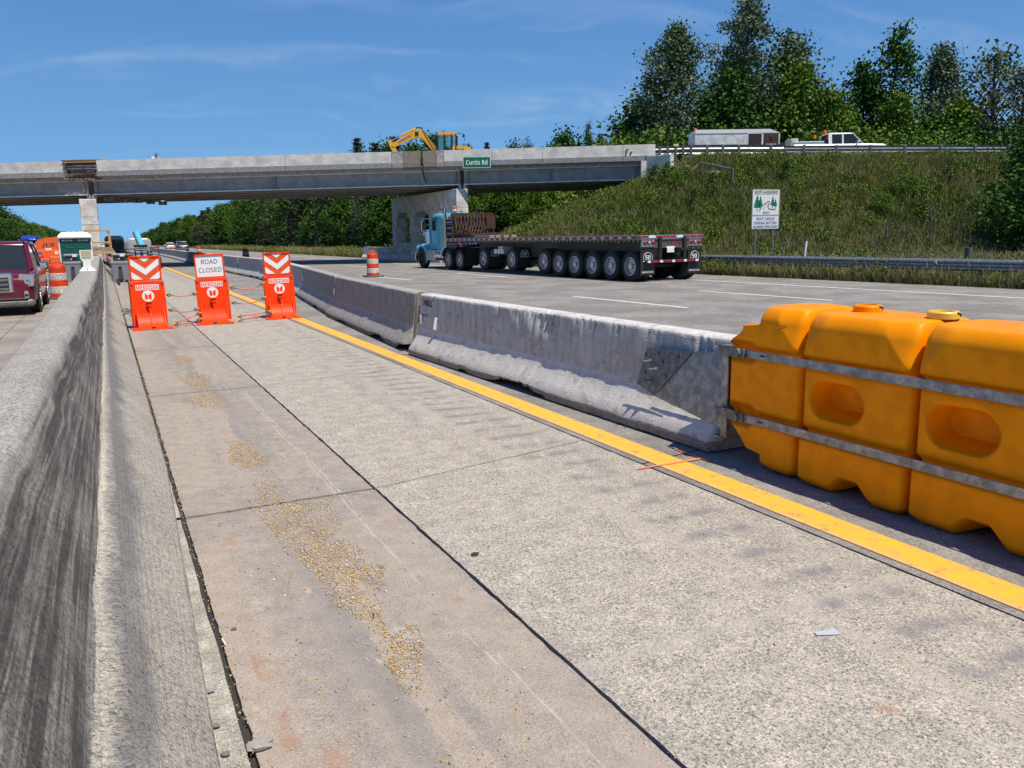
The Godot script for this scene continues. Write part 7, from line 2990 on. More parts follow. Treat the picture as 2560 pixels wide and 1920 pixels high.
# a worker behind the parapet: one continuous body, helmet apart
func person(at: Vector3) -> void:
	var t := thing("person", "worker in a blue helmet and pale shirt leaning over behind the bridge parapet", "person", at, 0.4)
	var B := [[Vector3(0, 0.95, 0), Vector3(0.02, 1.12, 0.02), 0.15, 0.14], [Vector3(0.02, 1.12, 0.02), Vector3(0.08, 1.34, 0.12), 0.145, 0.16], [Vector3(0.08, 1.36, 0.12), Vector3(-0.13, 1.36, 0.16), 0.1, 0.075], [Vector3(0.08, 1.36, 0.12), Vector3(0.28, 1.36, 0.08), 0.1, 0.075],
		[Vector3(-0.13, 1.36, 0.16), Vector3(-0.22, 1.12, 0.26), 0.06, 0.048], [Vector3(-0.22, 1.12, 0.26), Vector3(-0.12, 1.0, 0.46), 0.046, 0.036], [Vector3(0.28, 1.36, 0.08), Vector3(0.36, 1.12, 0.16), 0.06, 0.048], [Vector3(0.36, 1.12, 0.16), Vector3(0.28, 1.0, 0.38), 0.046, 0.036],
		[Vector3(0.09, 1.4, 0.16), Vector3(0.1, 1.52, 0.24), 0.06, 0.055], [Vector3(0.1, 1.55, 0.26), Vector3(0.11, 1.63, 0.29), 0.085, 0.095], [Vector3(0.11, 1.53, 0.37), Vector3(0.11, 1.56, 0.375), 0.03, 0.022],
		[Vector3(-0.09, 0.92, 0), Vector3(-0.1, 0.5, 0.04), 0.10, 0.065], [Vector3(-0.1, 0.5, 0.04), Vector3(-0.1, 0.1, -0.02), 0.062, 0.045], [Vector3(0.09, 0.92, 0), Vector3(0.11, 0.5, 0.06), 0.10, 0.065], [Vector3(0.11, 0.5, 0.06), Vector3(0.12, 0.1, 0.0), 0.062, 0.045], [Vector3(-0.1, 0.06, -0.03), Vector3(-0.11, 0.045, 0.16), 0.05, 0.04], [Vector3(0.12, 0.06, -0.01), Vector3(0.13, 0.045, 0.18), 0.05, 0.04]]
	for s in [-0.12, 0.28]:   # palms and fingers on the parapet
		var z := 0.46 if s < 0 else 0.38
		B.append([Vector3(s, 0.99, z), Vector3(s, 0.97, z + 0.07), 0.034, 0.03])
		for i in 4:
			B.append([Vector3(s - 0.03 + 0.02 * i, 0.97, z + 0.09), Vector3(s - 0.035 + 0.023 * i, 0.95, z + 0.16 - 0.01 * absf(i - 1.5)), 0.011, 0.009])
		B.append([Vector3(s + 0.03, 0.98, z + 0.03), Vector3(s + 0.06, 0.965, z + 0.08), 0.013, 0.010])
	var cell := 0.028
	var lo := Vector3(-0.42, -0.02, -0.26)
	var nx := 32
	var ny := 64
	var nz := 34
	var f := PackedFloat32Array()
	f.resize(nx * ny * nz)
	f.fill(0.2)
	for b in B:
		var m: float = maxf(b[2], b[3]) + 0.07
		var p0: Vector3 = b[0].min(b[1]) - Vector3.ONE * m - lo
		var p1: Vector3 = b[0].max(b[1]) + Vector3.ONE * m - lo
		var d: Vector3 = b[1] - b[0]
		var dl := maxf(d.length_squared(), 1e-6)
		for i in range(maxi(0, int(p0.x / cell)), mini(nx, int(p1.x / cell) + 2)):
			for j in range(maxi(0, int(p0.y / cell)), mini(ny, int(p1.y / cell) + 2)):
				for k in range(maxi(0, int(p0.z / cell)), mini(nz, int(p1.z / cell) + 2)):
					var p := lo + Vector3(i, j, k) * cell
					var s := clampf((p - b[0]).dot(d) / dl, 0.0, 1.0)
					var e: float = (p - b[0] - d * s).length() - lerpf(b[2], b[3], s)
					var ix := (i * ny + j) * nz + k
					var h := clampf(0.5 + 0.5 * (f[ix] - e) / 0.03, 0.0, 1.0)
					f[ix] = lerpf(f[ix], e, h) - 0.03 * h * (1.0 - h)
	# surface nets
	var vid := {}
	var pos := PackedVector3Array()
	for i in nx - 1:
		for j in ny - 1:
			for k in nz - 1:
				var c := Vector3.ZERO
				var cnt := 0
				for e in 12:
					var ax := e / 4
					var q := [e & 1, (e >> 1) & 1]
					var o0 := Vector3i.ZERO
					o0[(ax + 1) % 3] = q[0]
					o0[(ax + 2) % 3] = q[1]
					var o1 := o0
					o1[ax] = 1
					var a := f[((i + o0.x) * ny + j + o0.y) * nz + k + o0.z]
					var b2 := f[((i + o1.x) * ny + j + o1.y) * nz + k + o1.z]
					if (a < 0.0) != (b2 < 0.0):
						c += Vector3(o0).lerp(Vector3(o1), a / (a - b2))
						cnt += 1
				if cnt:
					vid[Vector3i(i, j, k)] = pos.size()
					pos.append(lo + (Vector3(i, j, k) + c / cnt) * cell)
	var stl := SurfaceTool.new()
	stl.begin(Mesh.PRIMITIVE_TRIANGLES)
	stl.set_smooth_group(0)
	for p in pos:
		var c := lin(0.62, 0.64, 0.60)      # shirt
		if p.y < 0.96: c = lin(0.03, 0.04, 0.08)
		if p.y > 1.45 or (p.z > 0.40 and p.y > 0.8 and p.y < 1.1): c = lin(0.42, 0.25, 0.18)
		if p.y < 0.12: c = lin(0.05, 0.03, 0.02)
		stl.set_color(c.srgb_to_linear())
		stl.add_vertex(p)
	for i in range(1, nx - 1):
		for j in range(1, ny - 1):
			for k in range(1, nz - 1):
				for ax in 3:
					var o := Vector3i.ZERO
					o[ax] = 1
					var a := f[(i * ny + j) * nz + k]
					var b2 := f[((i + o.x) * ny + j + o.y) * nz + k + o.z]
					if (a < 0.0) == (b2 < 0.0): continue
					var u := Vector3i.ZERO
					u[(ax + 1) % 3] = 1
					var w := Vector3i.ZERO
					w[(ax + 2) % 3] = 1
					var me := Vector3i(i, j, k)
					var q := [me, me - u, me - u - w, me - w]
					if a < 0.0: q.reverse()
					var ok := true
					for e in q:
						if not vid.has(e): ok = false
					if ok:
						for e in [0, 1, 2, 0, 2, 3]:
							stl.add_index(vid[q[e]])
	stl.generate_normals()
	var m2 := mat(1, 1, 1, 0.8)
	m2.vertex_color_use_as_albedo = true
	obj("body", stl.commit(), m2, t)
	var g := Geo.new()
	g.lathe(Vector3(0.11, 1.63, 0.285), Vector3(0.02, 1, 0.25), [Vector2(0.15, 0.0), Vector2(0.13, 0.012), Vector2(0.12, 0.05), Vector2(0.09, 0.1), Vector2(0.04, 0.128), Vector2(0, 0.132)], 24)
	obj("helmet", g, mat(0.05, 0.30, 0.75, 0.3), t)


# ---------------------------------------------------------------- trees
var crowns := {}


func leaf_quad(g: Geo, p: Vector3, s: float, rg: RandomNumberGenerator, narrow := 0.75, hang := 0.0) -> void:
	var u := Vector3(rg.randf_range(-1, 1), rg.randf_range(-1, 1) - hang, rg.randf_range(-1, 1)).normalized()
	var w := u.cross(Vector3(rg.randf_range(-1, 1), rg.randf_range(-1, 1), rg.randf_range(-1, 1))).normalized()
	var a := p - u * s * 0.5
	var b := p + w * s * 0.5 * narrow
	var c := p + u * s * 0.5
	var d := p - w * s * 0.5 * narrow
	var n := w.cross(u)
	g.put(a, n); g.put(c, n); g.put(b, n)
	g.put(a, n); g.put(d, n); g.put(c, n)


# broadleaf: trunk and limbs in one mesh, leaves in another
func broadleaf(sd: int, H: float, base: float, spread: float, clumps: int, per: int, leaf: float, clump_r: float, lo: Color, hi: Color, upright := 0.5, top_narrow := 1.0) -> Array:
	var rg := RandomNumberGenerator.new()
	rg.seed = sd
	var wood := Geo.new()
	var fol := Geo.new()
	fol.has_col = true
	var stems := 1 if rg.randf() < 0.5 else 2
	var trunks := []
	for s in stems:
		var pts := []
		var p := Vector3.ZERO
		var d := Vector3(rg.randf_range(-0.12, 0.12), 1, rg.randf_range(-0.12, 0.12)) if stems == 1 else Vector3((s - 0.5) * 0.4, 1, rg.randf_range(-0.15, 0.15))
		for i in 9:
			pts.append(p)
			d = (d + Vector3(rg.randf_range(-0.1, 0.1), 0.25, rg.randf_range(-0.1, 0.1))).normalized()
			p += d * H / 8.6 * (1.0 if s == 0 else 0.86)
		var rad := []
		for i in 9:
			rad.append(H * 0.015 * (1.0 - 0.105 * i) + 0.01)
		wood.tube(pts, rad, 7, false)
		trunks.append(pts)
	for c in clumps:
		var pts: Array = trunks[c % stems]
		var t := lerpf(base, 1.0, pow((c + rg.randf()) / clumps, 0.85))
		var fi := t * 8.0
		var ii := mini(int(fi), 7)
		var root: Vector3 = pts[ii].lerp(pts[ii + 1], fi - ii)
		var shape := sin(PI * clampf(lerpf(0.18, 0.99, (t - base) / (1.0 - base)), 0, 1))
		shape = pow(shape, 0.7) * lerpf(1.0, 1.0 - 0.45 * top_narrow, (t - base) / (1.0 - base))
		var ang := c * 2.39996 + rg.randf_range(-0.5, 0.5)
		var ln := spread * shape * sqrt(rg.randf_range(0.08, 1.0)) * rg.randf_range(0.75, 1.15)
		var tip := root + Vector3(cos(ang) * ln, ln * upright * rg.randf_range(0.3, 1.2), sin(ang) * ln)
		if t > 0.97: tip = root + Vector3(0, H * 0.03, 0)
		var mid := (root + tip) * 0.5 - Vector3(0, ln * 0.08, 0)
		if ln > 0.35:
			wood.tube([root - Vector3(0, ln * 0.15, 0), mid, tip], [H * 0.0065 * (1.2 - t), H * 0.004 * (1.2 - t) + 0.006, 0.008], 5, false)
		var tint := rg.randf()
		var base_col := lo.lerp(hi, tint)
		var rr := clump_r * rg.randf_range(0.65, 1.25)
		for k in int(per * rg.randf_range(0.6, 1.3)):
			var q := Vector3(rg.randfn(), rg.randfn() * 0.75, rg.randfn()) * rr * 0.48
			var v := rg.randf_range(0.72, 1.28)
			fol.col = Color(base_col.r * v, base_col.g * v, base_col.b * v)
			leaf_quad(fol, tip.lerp(mid, rg.randf() * 0.45) + q, leaf * rg.randf_range(0.6, 1.3), rg)
	return [wood.mesh(), fol.mesh()]


func conifer(sd: int, H: float, spread: float, lo: Color, hi: Color) -> Array:
	var rg := RandomNumberGenerator.new()
	rg.seed = sd
	var wood := Geo.new()
	var fol := Geo.new()
	fol.has_col = true
	wood.tube([Vector3.ZERO, Vector3(rg.randf_range(-0.2, 0.2), H * 0.5, 0), Vector3(0, H, 0)], [H * 0.016, H * 0.011, 0.02], 7, false)
	var tiers := 26
	for i in tiers:
		var t := lerpf(0.05, 0.985, i / float(tiers - 1))
		var ln0 := spread * pow(1.0 - t, 0.8) * 1.05 + 0.18
		for b in 8:
			var ang := b * TAU / 8.0 + i * 1.1 + rg.randf_range(-0.25, 0.25)
			var ln := ln0 * rg.randf_range(0.55, 1.15)
			var root := Vector3(0, t * H, 0)
			var up := lerpf(-0.12, 0.5, t)
			var tip := root + Vector3(cos(ang) * ln, ln * up, sin(ang) * ln)
			wood.tube([root, tip], [0.03 * (1.1 - t) + 0.006, 0.006], 4, false)
			var c := lo.lerp(hi, rg.randf())
			for k in int(14 + 26.0 * ln / spread):
				var s := pow(rg.randf(), 0.7)
				var p := root.lerp(tip, s) + Vector3(rg.randfn(), rg.randfn() * 0.6, rg.randfn()) * (0.10 + 0.10 * ln)
				var v := rg.randf_range(0.65, 1.3)
				fol.col = Color(c.r * v, c.g * v, c.b * v)
				leaf_quad(fol, p, rg.randf_range(0.22, 0.42), rg, 0.32, 0.5)
	return [wood.mesh(), fol.mesh()]


func tree(called: String, kind: String, label: String, at: Vector3, h: float, turn: float, group: String, wide := 1.0, category := "tree") -> void:
	var c: Array = crowns[kind]
	var t := thing(called, label, category, at, turn, group)
	var s: float = h / c[2]
	obj("trunk", c[0], M.bark, t).scale = Vector3(s * wide, s, s * wide)
	obj("crown", c[1], M.leaf, t).scale = Vector3(s * wide, s, s * wide)


func ray(px: float, py: float) -> Vector3:   # direction of a pixel of the 2560 x 1920 frame
	return (cam.transform.basis * Vector3((px - 1280.0) / 2016.634, (960.0 - py) / 2016.634, -1.0))


func trees() -> void:
	var dk := Color(0.026, 0.072, 0.012)
	var md := Color(0.062, 0.135, 0.016)
	var yl := Color(0.135, 0.20, 0.02)
	var sv := Color(0.15, 0.20, 0.115)
	var sd := Color(0.05, 0.088, 0.034)
	var pn := Color(0.022, 0.040, 0.018)
	var pn2 := Color(0.048, 0.066, 0.024)
	for q in [
		["poplar_a", broadleaf(1, 14.0, 0.22, 3.0, 150, 95, 0.19, 0.78, sd, sv, 0.75, 0.7), 14.0],
		["poplar_b", broadleaf(2, 15.0, 0.18, 3.3, 175, 95, 0.19, 0.76, sd, sv, 0.95, 0.8), 15.0],
		["poplar_c", broadleaf(3, 11.0, 0.2, 2.4, 90, 88, 0.18, 0.70, sd, sv, 0.85, 0.8), 11.0],
		["green_a", broadleaf(4, 11.0, 0.08, 3.6, 190, 90, 0.24, 1.0, dk, md, 0.35, 0.8), 11.0],
		["green_b", broadleaf(5, 9.0, 0.06, 3.4, 150, 92, 0.24, 1.0, dk, md, 0.25, 0.6), 9.0],
		["layered", broadleaf(6, 12.0, 0.15, 3.0, 120, 105, 0.2, 0.68, dk, Color(0.05, 0.125, 0.012), 0.15, 0.9), 12.0],
		["yellow", broadleaf(7, 10.0, 0.10, 3.0, 160, 80, 0.21, 0.9, md, yl, 0.5, 0.7), 10.0],
		["sparse", broadleaf(8, 11.0, 0.12, 3.1, 120, 18, 0.22, 0.75, Color(0.07, 0.09, 0.035), Color(0.13, 0.15, 0.06), 1.0, 0.5), 11.0],
		["grey", broadleaf(9, 8.0, 0.08, 2.6, 110, 80, 0.2, 0.85, Color(0.05, 0.062, 0.034), Color(0.10, 0.115, 0.066), 0.5, 0.7), 8.0],
		["shrub", broadleaf(10, 3.0, 0.03, 1.5, 80, 80, 0.11, 0.55, dk, md, 0.5, 0.4), 3.0],
		["shrub_y", broadleaf(12, 3.0, 0.03, 1.5, 80, 80, 0.10, 0.55, md, yl, 0.5, 0.4), 3.0],
		["sapling", broadleaf(11, 1.6, 0.25, 0.55, 20, 16, 0.15, 0.28, Color(0.04, 0.09, 0.012), Color(0.09, 0.16, 0.025), 0.6, 0.3), 1.6],
		["bare", broadleaf(13, 1.9, 0.15, 1.1, 16, 1, 0.1, 0.25, dk, md, 0.7, 0.3), 1.9],
		["conifer_a", conifer(21, 12.0, 2.6, pn, pn2), 12.0],
		["conifer_b", conifer(22, 7.0, 2.0, pn, Color(0.05, 0.07, 0.036)), 7.0]]:
		crowns[q[0]] = [q[1][0], q[1][1], q[2]]
	# along the upper road: the tall group against the sky.  px, depth, top py
	var rows := [
		["poplar_a", 1672, 76.0, 48, "tall silvery poplar at the left of the group, leaning over the white trailer", "silver_poplar", 1.05, 0.4],
		["poplar_b", 1835, 80.0, 4, "tallest silvery poplar in the middle of the roadside group", "silver_poplar", 1.0, 1.0],
		["green_a", 1800, 74.0, 170, "broad dark green tree just behind the white trailer", "broadleaf_tree", 0.95, 2.0],
		["green_a", 1925, 75.0, 250, "dark green tree right behind the gap between trailer and pickup", "broadleaf_tree", 0.85, 4.4],
		["poplar_c", 1985, 79.0, 72, "silvery poplar with a yellowish lower half, right of the tallest one", "silver_poplar", 1.1, 3.0],
		["yellow", 1995, 74.0, 150, "yellow green tree behind the tail of the white pickup", "broadleaf_tree", 0.9, 1.5],
		["layered", 2170, 76.0, 68, "dark tree with layered branches above the white pickup", "broadleaf_tree", 1.0, 0.7],
		["yellow", 2085, 72.0, 215, "yellow green tree behind the cab of the white pickup", "broadleaf_tree", 0.9, 2.6],
		["poplar_c", 2320, 76.0, 105, "slender silvery poplar standing alone right of the pickup", "silver_poplar", 0.95, 1.1],
		["sparse", 2475, 70.0, 102, "thinly leaved tree with bare upright branches near the right edge", "sparse_tree", 1.0, 2.2],
		["sparse", 2550, 66.0, 150, "thinly leaved tree cut by the right edge", "sparse_tree", 1.0, 5.0],
		["green_b", 1592, 82.0, 245, "low round dark green tree left of the white trailer", "broadleaf_tree", 1.25, 0.3],
		["green_b", 1660, 80.0, 262, "dark green tree partly behind the left end of the white trailer", "broadleaf_tree", 1.1, 3.3],
		["yellow", 2240, 72.0, 230, "yellow green tree right of the pickup below the layered tree", "broadleaf_tree", 1.0, 4.0],
		["yellow", 2375, 69.0, 250, "yellow green tree between the lone poplar and the thin tree", "broadleaf_tree", 1.1, 5.4],
		["grey", 2440, 72.0, 245, "grey green tree behind the thin bare tree", "broadleaf_tree", 1.1, 0.9],
		["green_b", 2310, 71.0, 285, "dark green tree at the foot of the lone poplar", "broadleaf_tree", 1.0, 1.9]]
	for q in rows:
		var d := ray(q[1], 380.0)
		var p: Vector3 = cam.position + d * q[2]
		var top: float = (cam.position + ray(q[1], q[3]) * q[2]).y
		var y := land(p.x, p.z)
		tree(q[5], q[0], q[4], Vector3(p.x, y - 0.1, p.z), top - y, q[7], "trees along the upper road", q[6])
	# thicket behind the guard rail
	var rg := RandomNumberGenerator.new()
	rg.seed = 77
	for i in 30:
		var px := 1540.0 + 36.0 * i + rg.randf_range(-10, 10)
		var dep := rg.randf_range(66.0, 72.0) - maxf(0.0, px - 2200.0) * 0.012
		var p := cam.position + ray(px, 380.0) * dep
		var y := land(p.x, p.z)
		var h := rg.randf_range(3.4, 5.2) + maxf(0.0, 5.5 - y) * 0.9
		var kind: String = ["shrub", "shrub_y", "grey", "shrub_y", "green_b"][rg.randi() % 5]
		tree("roadside_bush", kind, ("leafy bush in the thicket behind the white box trailer" if px < 1960.0 else ("leafy bush in the thicket behind the white pickup" if px < 2230.0 else "leafy bush in the thicket right of the white pickup")), Vector3(p.x, y - 0.2, p.z), h, rg.randf() * 6.0, "bushes in the thicket along the upper road", 1.15, "bush")
	# dark bush that closes the slope on the right
	for q in [[2575, 41.0, 300, "green_b", 1.1], [2600, 36.0, 380, "shrub", 1.2], [2565, 47.0, 330, "green_b", 0.9]]:
		var p: Vector3 = cam.position + ray(q[0], 480.0) * q[1]
		var y := land(p.x, p.z)
		var top: float = (cam.position + ray(q[0], q[2]) * q[1]).y
		tree("slope_bush", q[3], ["big dark bush hanging over the slope at the right edge", "lower dark bush at the right edge of the slope", "dark tree behind the big bush at the right edge"][[2575, 2600, 2565].find(q[0])], Vector3(p.x, y - 0.2, p.z), top - y, 1.0, "dark bushes at the right edge", q[4], "bush")
	# tops that look over the bridge parapet
	rows = [["conifer_a", 903, 108.0, 350, "pine whose top shows over the parapet left of the excavator", "pine_tree", 1.1],
		["green_b", 972, 98.0, 354, "round tree top over the parapet just left of the excavator", "broadleaf_tree", 0.75],
		["green_b", 1042, 96.0, 352, "tree top seen under the bent boom of the excavator", "broadleaf_tree", 0.8],
		["green_b", 1180, 110.0, 366, "low tree top right behind the excavator", "broadleaf_tree", 0.6],
		["conifer_a", 1222, 108.0, 360, "small pine tip over the parapet above the street name sign", "pine_tree", 0.7],
		["green_b", 1288, 100.0, 354, "small tree top over the parapet right of the street name sign", "broadleaf_tree", 0.6],
		["sparse", 1318, 100.0, 345, "bare twiggy tree top over the parapet", "sparse_tree", 0.6],
		["layered", 1455, 92.0, 303, "tree with one long raised branch over the right part of the parapet", "broadleaf_tree", 0.5],
		["green_b", 1410, 94.0, 325, "broad tree top over the right part of the parapet", "broadleaf_tree", 0.95],
		["conifer_a", 1500, 100.0, 340, "dark pine tops over the right end of the parapet", "pine_tree", 0.9],
		["conifer_a", 1532, 102.0, 344, "pine top just left of the low round tree", "pine_tree", 0.8]]
	for q in rows:
		var p: Vector3 = cam.position + ray(q[1], 560.0) * q[2]
		var top: float = (cam.position + ray(q[1], q[3]) * q[2]).y
		var y := land(p.x, p.z)
		tree(q[5], q[0], q[4], Vector3(p.x, y - 0.1, p.z), top - y, q[1] * 0.1, "trees beyond the bridge", q[6])
	# seen below the bridge at the right
	for i in 16:
		var px := 1165.0 + 22.0 * i
		var dep := rg.randf_range(78.0, 92.0)
		var p := cam.position + ray(px, 560.0) * dep
		var y := land(p.x, p.z)
		tree("far_side_tree", ["yellow", "green_b", "yellow", "shrub_y"][i % 4], "sunlit yellow green tree seen under the right span of the bridge", Vector3(p.x, y - 0.1, p.z), rg.randf_range(6.5, 9.0), i * 1.7, "trees seen under the right span")
	# the wood along the right side of the highway, under the bridge
	var kinds := ["green_b", "green_a", "conifer_a", "grey", "conifer_b", "yellow", "conifer_a", "green_a"]
	var z := -74.0
	var n := 0
	while z > -900.0:
		var st := 4.6 + maxf(0.0, -z - 90.0) * 0.045
		for row in 2:
			var x := 24.5 + row * 5.5 + rg.randf_range(-1.2, 1.2) + maxf(0.0, -z - 100.0) * 0.012
			var k: String = kinds[(n * 5 + row * 3 + rg.randi() % 2) % kinds.size()]
			var h := rg.randf_range(8.5, 11.5) + row * 1.2
			if row == 0 and n % 3 == 0:
				h *= 0.62
			if k == "grey": h *= 0.75
			if -z < 78.0 and row == 0: h = 6.0
			var names := {"green_b": ["broadleaf_tree", "dark green broadleaf tree in the wood beyond the bridge"], "green_a": ["broadleaf_tree", "dark green broadleaf tree in the wood beyond the bridge"], "conifer_a": ["pine_tree", "brownish dark pine in the wood beyond the bridge"], "conifer_b": ["pine_tree", "brownish dark pine in the wood beyond the bridge"], "grey": ["broadleaf_tree", "grey green tree in the wood beyond the bridge"], "yellow": ["broadleaf_tree", "yellow green tree in the wood beyond the bridge"]}
			tree(names[k][0], k, names[k][1], Vector3(x, land(x, z - row * 2.0), z - row * 2.0), h, rg.randf() * 6.0, "wood along the right side of the highway", rg.randf_range(1.05, 1.35) * (1.0 + maxf(0.0, -z - 150.0) * 0.0012))
		z -= st
		n += 1
	# left side of the highway
	z = -150.0
	while z > -1000.0:
		for row in 2:
			var x := -27.0 - row * 9.0 + rg.randf_range(-2.0, 2.0) - maxf(0.0, -z - 150.0) * 0.015
			var k: String = ["green_a", "yellow", "green_b", "green_a"][rg.randi() % 4]
			tree("broadleaf_tree", k, "green tree in the wood left of the opposite road" if k != "yellow" else "yellow green tree in the wood left of the opposite road", Vector3(x, 0, z), rg.randf_range(10.5, 14.0), rg.randf() * 6.0, "wood along the left side of the highway", rg.randf_range(1.1, 1.5) * (1.0 + maxf(0.0, -z - 200.0) * 0.001))
		z -= 9.0 + (-z - 150.0) * 0.05
	# saplings and bare stems on the slope
	var spots := [[1500, 462], [1535, 448], [1632, 452], [1665, 446], [1690, 458], [1712, 440], [1870, 440], [1960, 436], [2120, 455], [2270, 480], [2375, 440], [1780, 470], [1730, 500], [1990, 520], [2205, 520], [2310, 545]]
	for i in spots.size():
		var q: Array = spots[i]
		var p := on_slope(q[0], q[1] + 22.0)
		if p == Vector3.ZERO: continue
		tree("sapling", "sapling" if i % 5 != 4 else "shrub_y", ("small leafy sapling on the slope by the wing wall and hand rail" if q[0] < 1760 else ("small leafy sapling on the slope near the notice sign" if q[0] < 2050 else "small leafy sapling on the right half of the grass slope")), p, rg.randf_range(0.8, 1.4), i * 1.3, "saplings on the grass slope", 1.0, "sapling")
	for q in [[2210, 640], [2240, 620], [2325, 618], [2408, 612], [2362, 430], [2465, 440], [2330, 470], [2440, 600]]:
		var p := on_slope(q[0], q[1])
		if p == Vector3.ZERO: continue
		tree("bare_shrub", "bare", "bare branching shrub on the lower grass slope", p, rg.randf_range(1.6, 2.3), q[0] * 1.0, "bare shrubs on the slope", 1.0, "shrub")


func on_slope(px: float, py: float) -> Vector3:   # where the line of sight meets the ground
	var d := ray(px, py)
	var s := 22.0
	while s < 75.0:
		var p := cam.position + d * s
		if p.y < land(p.x, p.z):
			return Vector3(p.x, land(p.x, p.z), p.z)
		s += 0.2
	return Vector3.ZERO


# ---------------------------------------------------------------- grass
func tuft(sd: int, n: int, h: float, w: float, spread: float, seed_head: bool) -> Mesh:
	var rg := RandomNumberGenerator.new()
	rg.seed = sd
	var g := Geo.new()
	g.has_col = true
	for i in n:
		var a := rg.randf() * TAU
		var o := Vector3(cos(a), 0, sin(a))
		var p := o * rg.randf() * spread
		var hh := h * rg.randf_range(0.45, 1.15)
		var lean := o * hh * rg.randf_range(0.1, 0.75)
		var side := Vector3(-o.z, 0, o.x) * w
		var v := rg.randf_range(0.7, 1.25)
		g.col = Color(v, v, v)
		var m := p + lean * 0.35 + Vector3(0, hh * 0.6, 0)
		var tip := p + lean + Vector3(0, hh, 0)
		g.quad(p - side, p + side, m + side * 0.8, m - side * 0.8)
		g.tri(m - side * 0.8, m + side * 0.8, tip)
		if seed_head and i % 3 == 0:
			g.col = Color(1.9, 1.5, 1.2)
			g.beam(tip - Vector3(0, 0.08, 0), tip + lean * 0.1 + Vector3(0, 0.06, 0), 0.022, 0.022)
	return g.mesh()


func weed(sd: int) -> Mesh:
	var rg := RandomNumberGenerator.new()
	rg.seed = sd
	var g := Geo.new()
	g.has_col = true
	for s in 4:
		var b := Vector3(rg.randf_range(-0.16, 0.16), 0, rg.randf_range(-0.16, 0.16))
		for k in 14:
			var y := 0.08 + 0.05 * k * rg.randf_range(0.8, 1.1)
			var v := rg.randf_range(0.75, 1.3)
			g.col = Color(v, v, v)
			leaf_quad(g, b * (1.0 + y) + Vector3(rg.randf_range(-0.09, 0.09), y, rg.randf_range(-0.09, 0.09)), rg.randf_range(0.09, 0.16), rg, 0.55)
	return g.mesh()


func scatter(called: String, mesh: Mesh, m: Material, xf: Array, cols: Array, label: String, category: String) -> void:
	var mm := MultiMesh.new()
	mm.transform_format = MultiMesh.TRANSFORM_3D
	mm.use_colors = true
	mm.mesh = mesh
	mm.instance_count = xf.size()
	for i in xf.size():
		mm.set_instance_transform(i, xf[i])
		mm.set_instance_color(i, cols[i])
	var o := MultiMeshInstance3D.new()
	o.name = numbered(called)
	o.multimesh = mm
	o.material_override = m
	add_child(o)
	tag(o, label, category, "", "stuff")


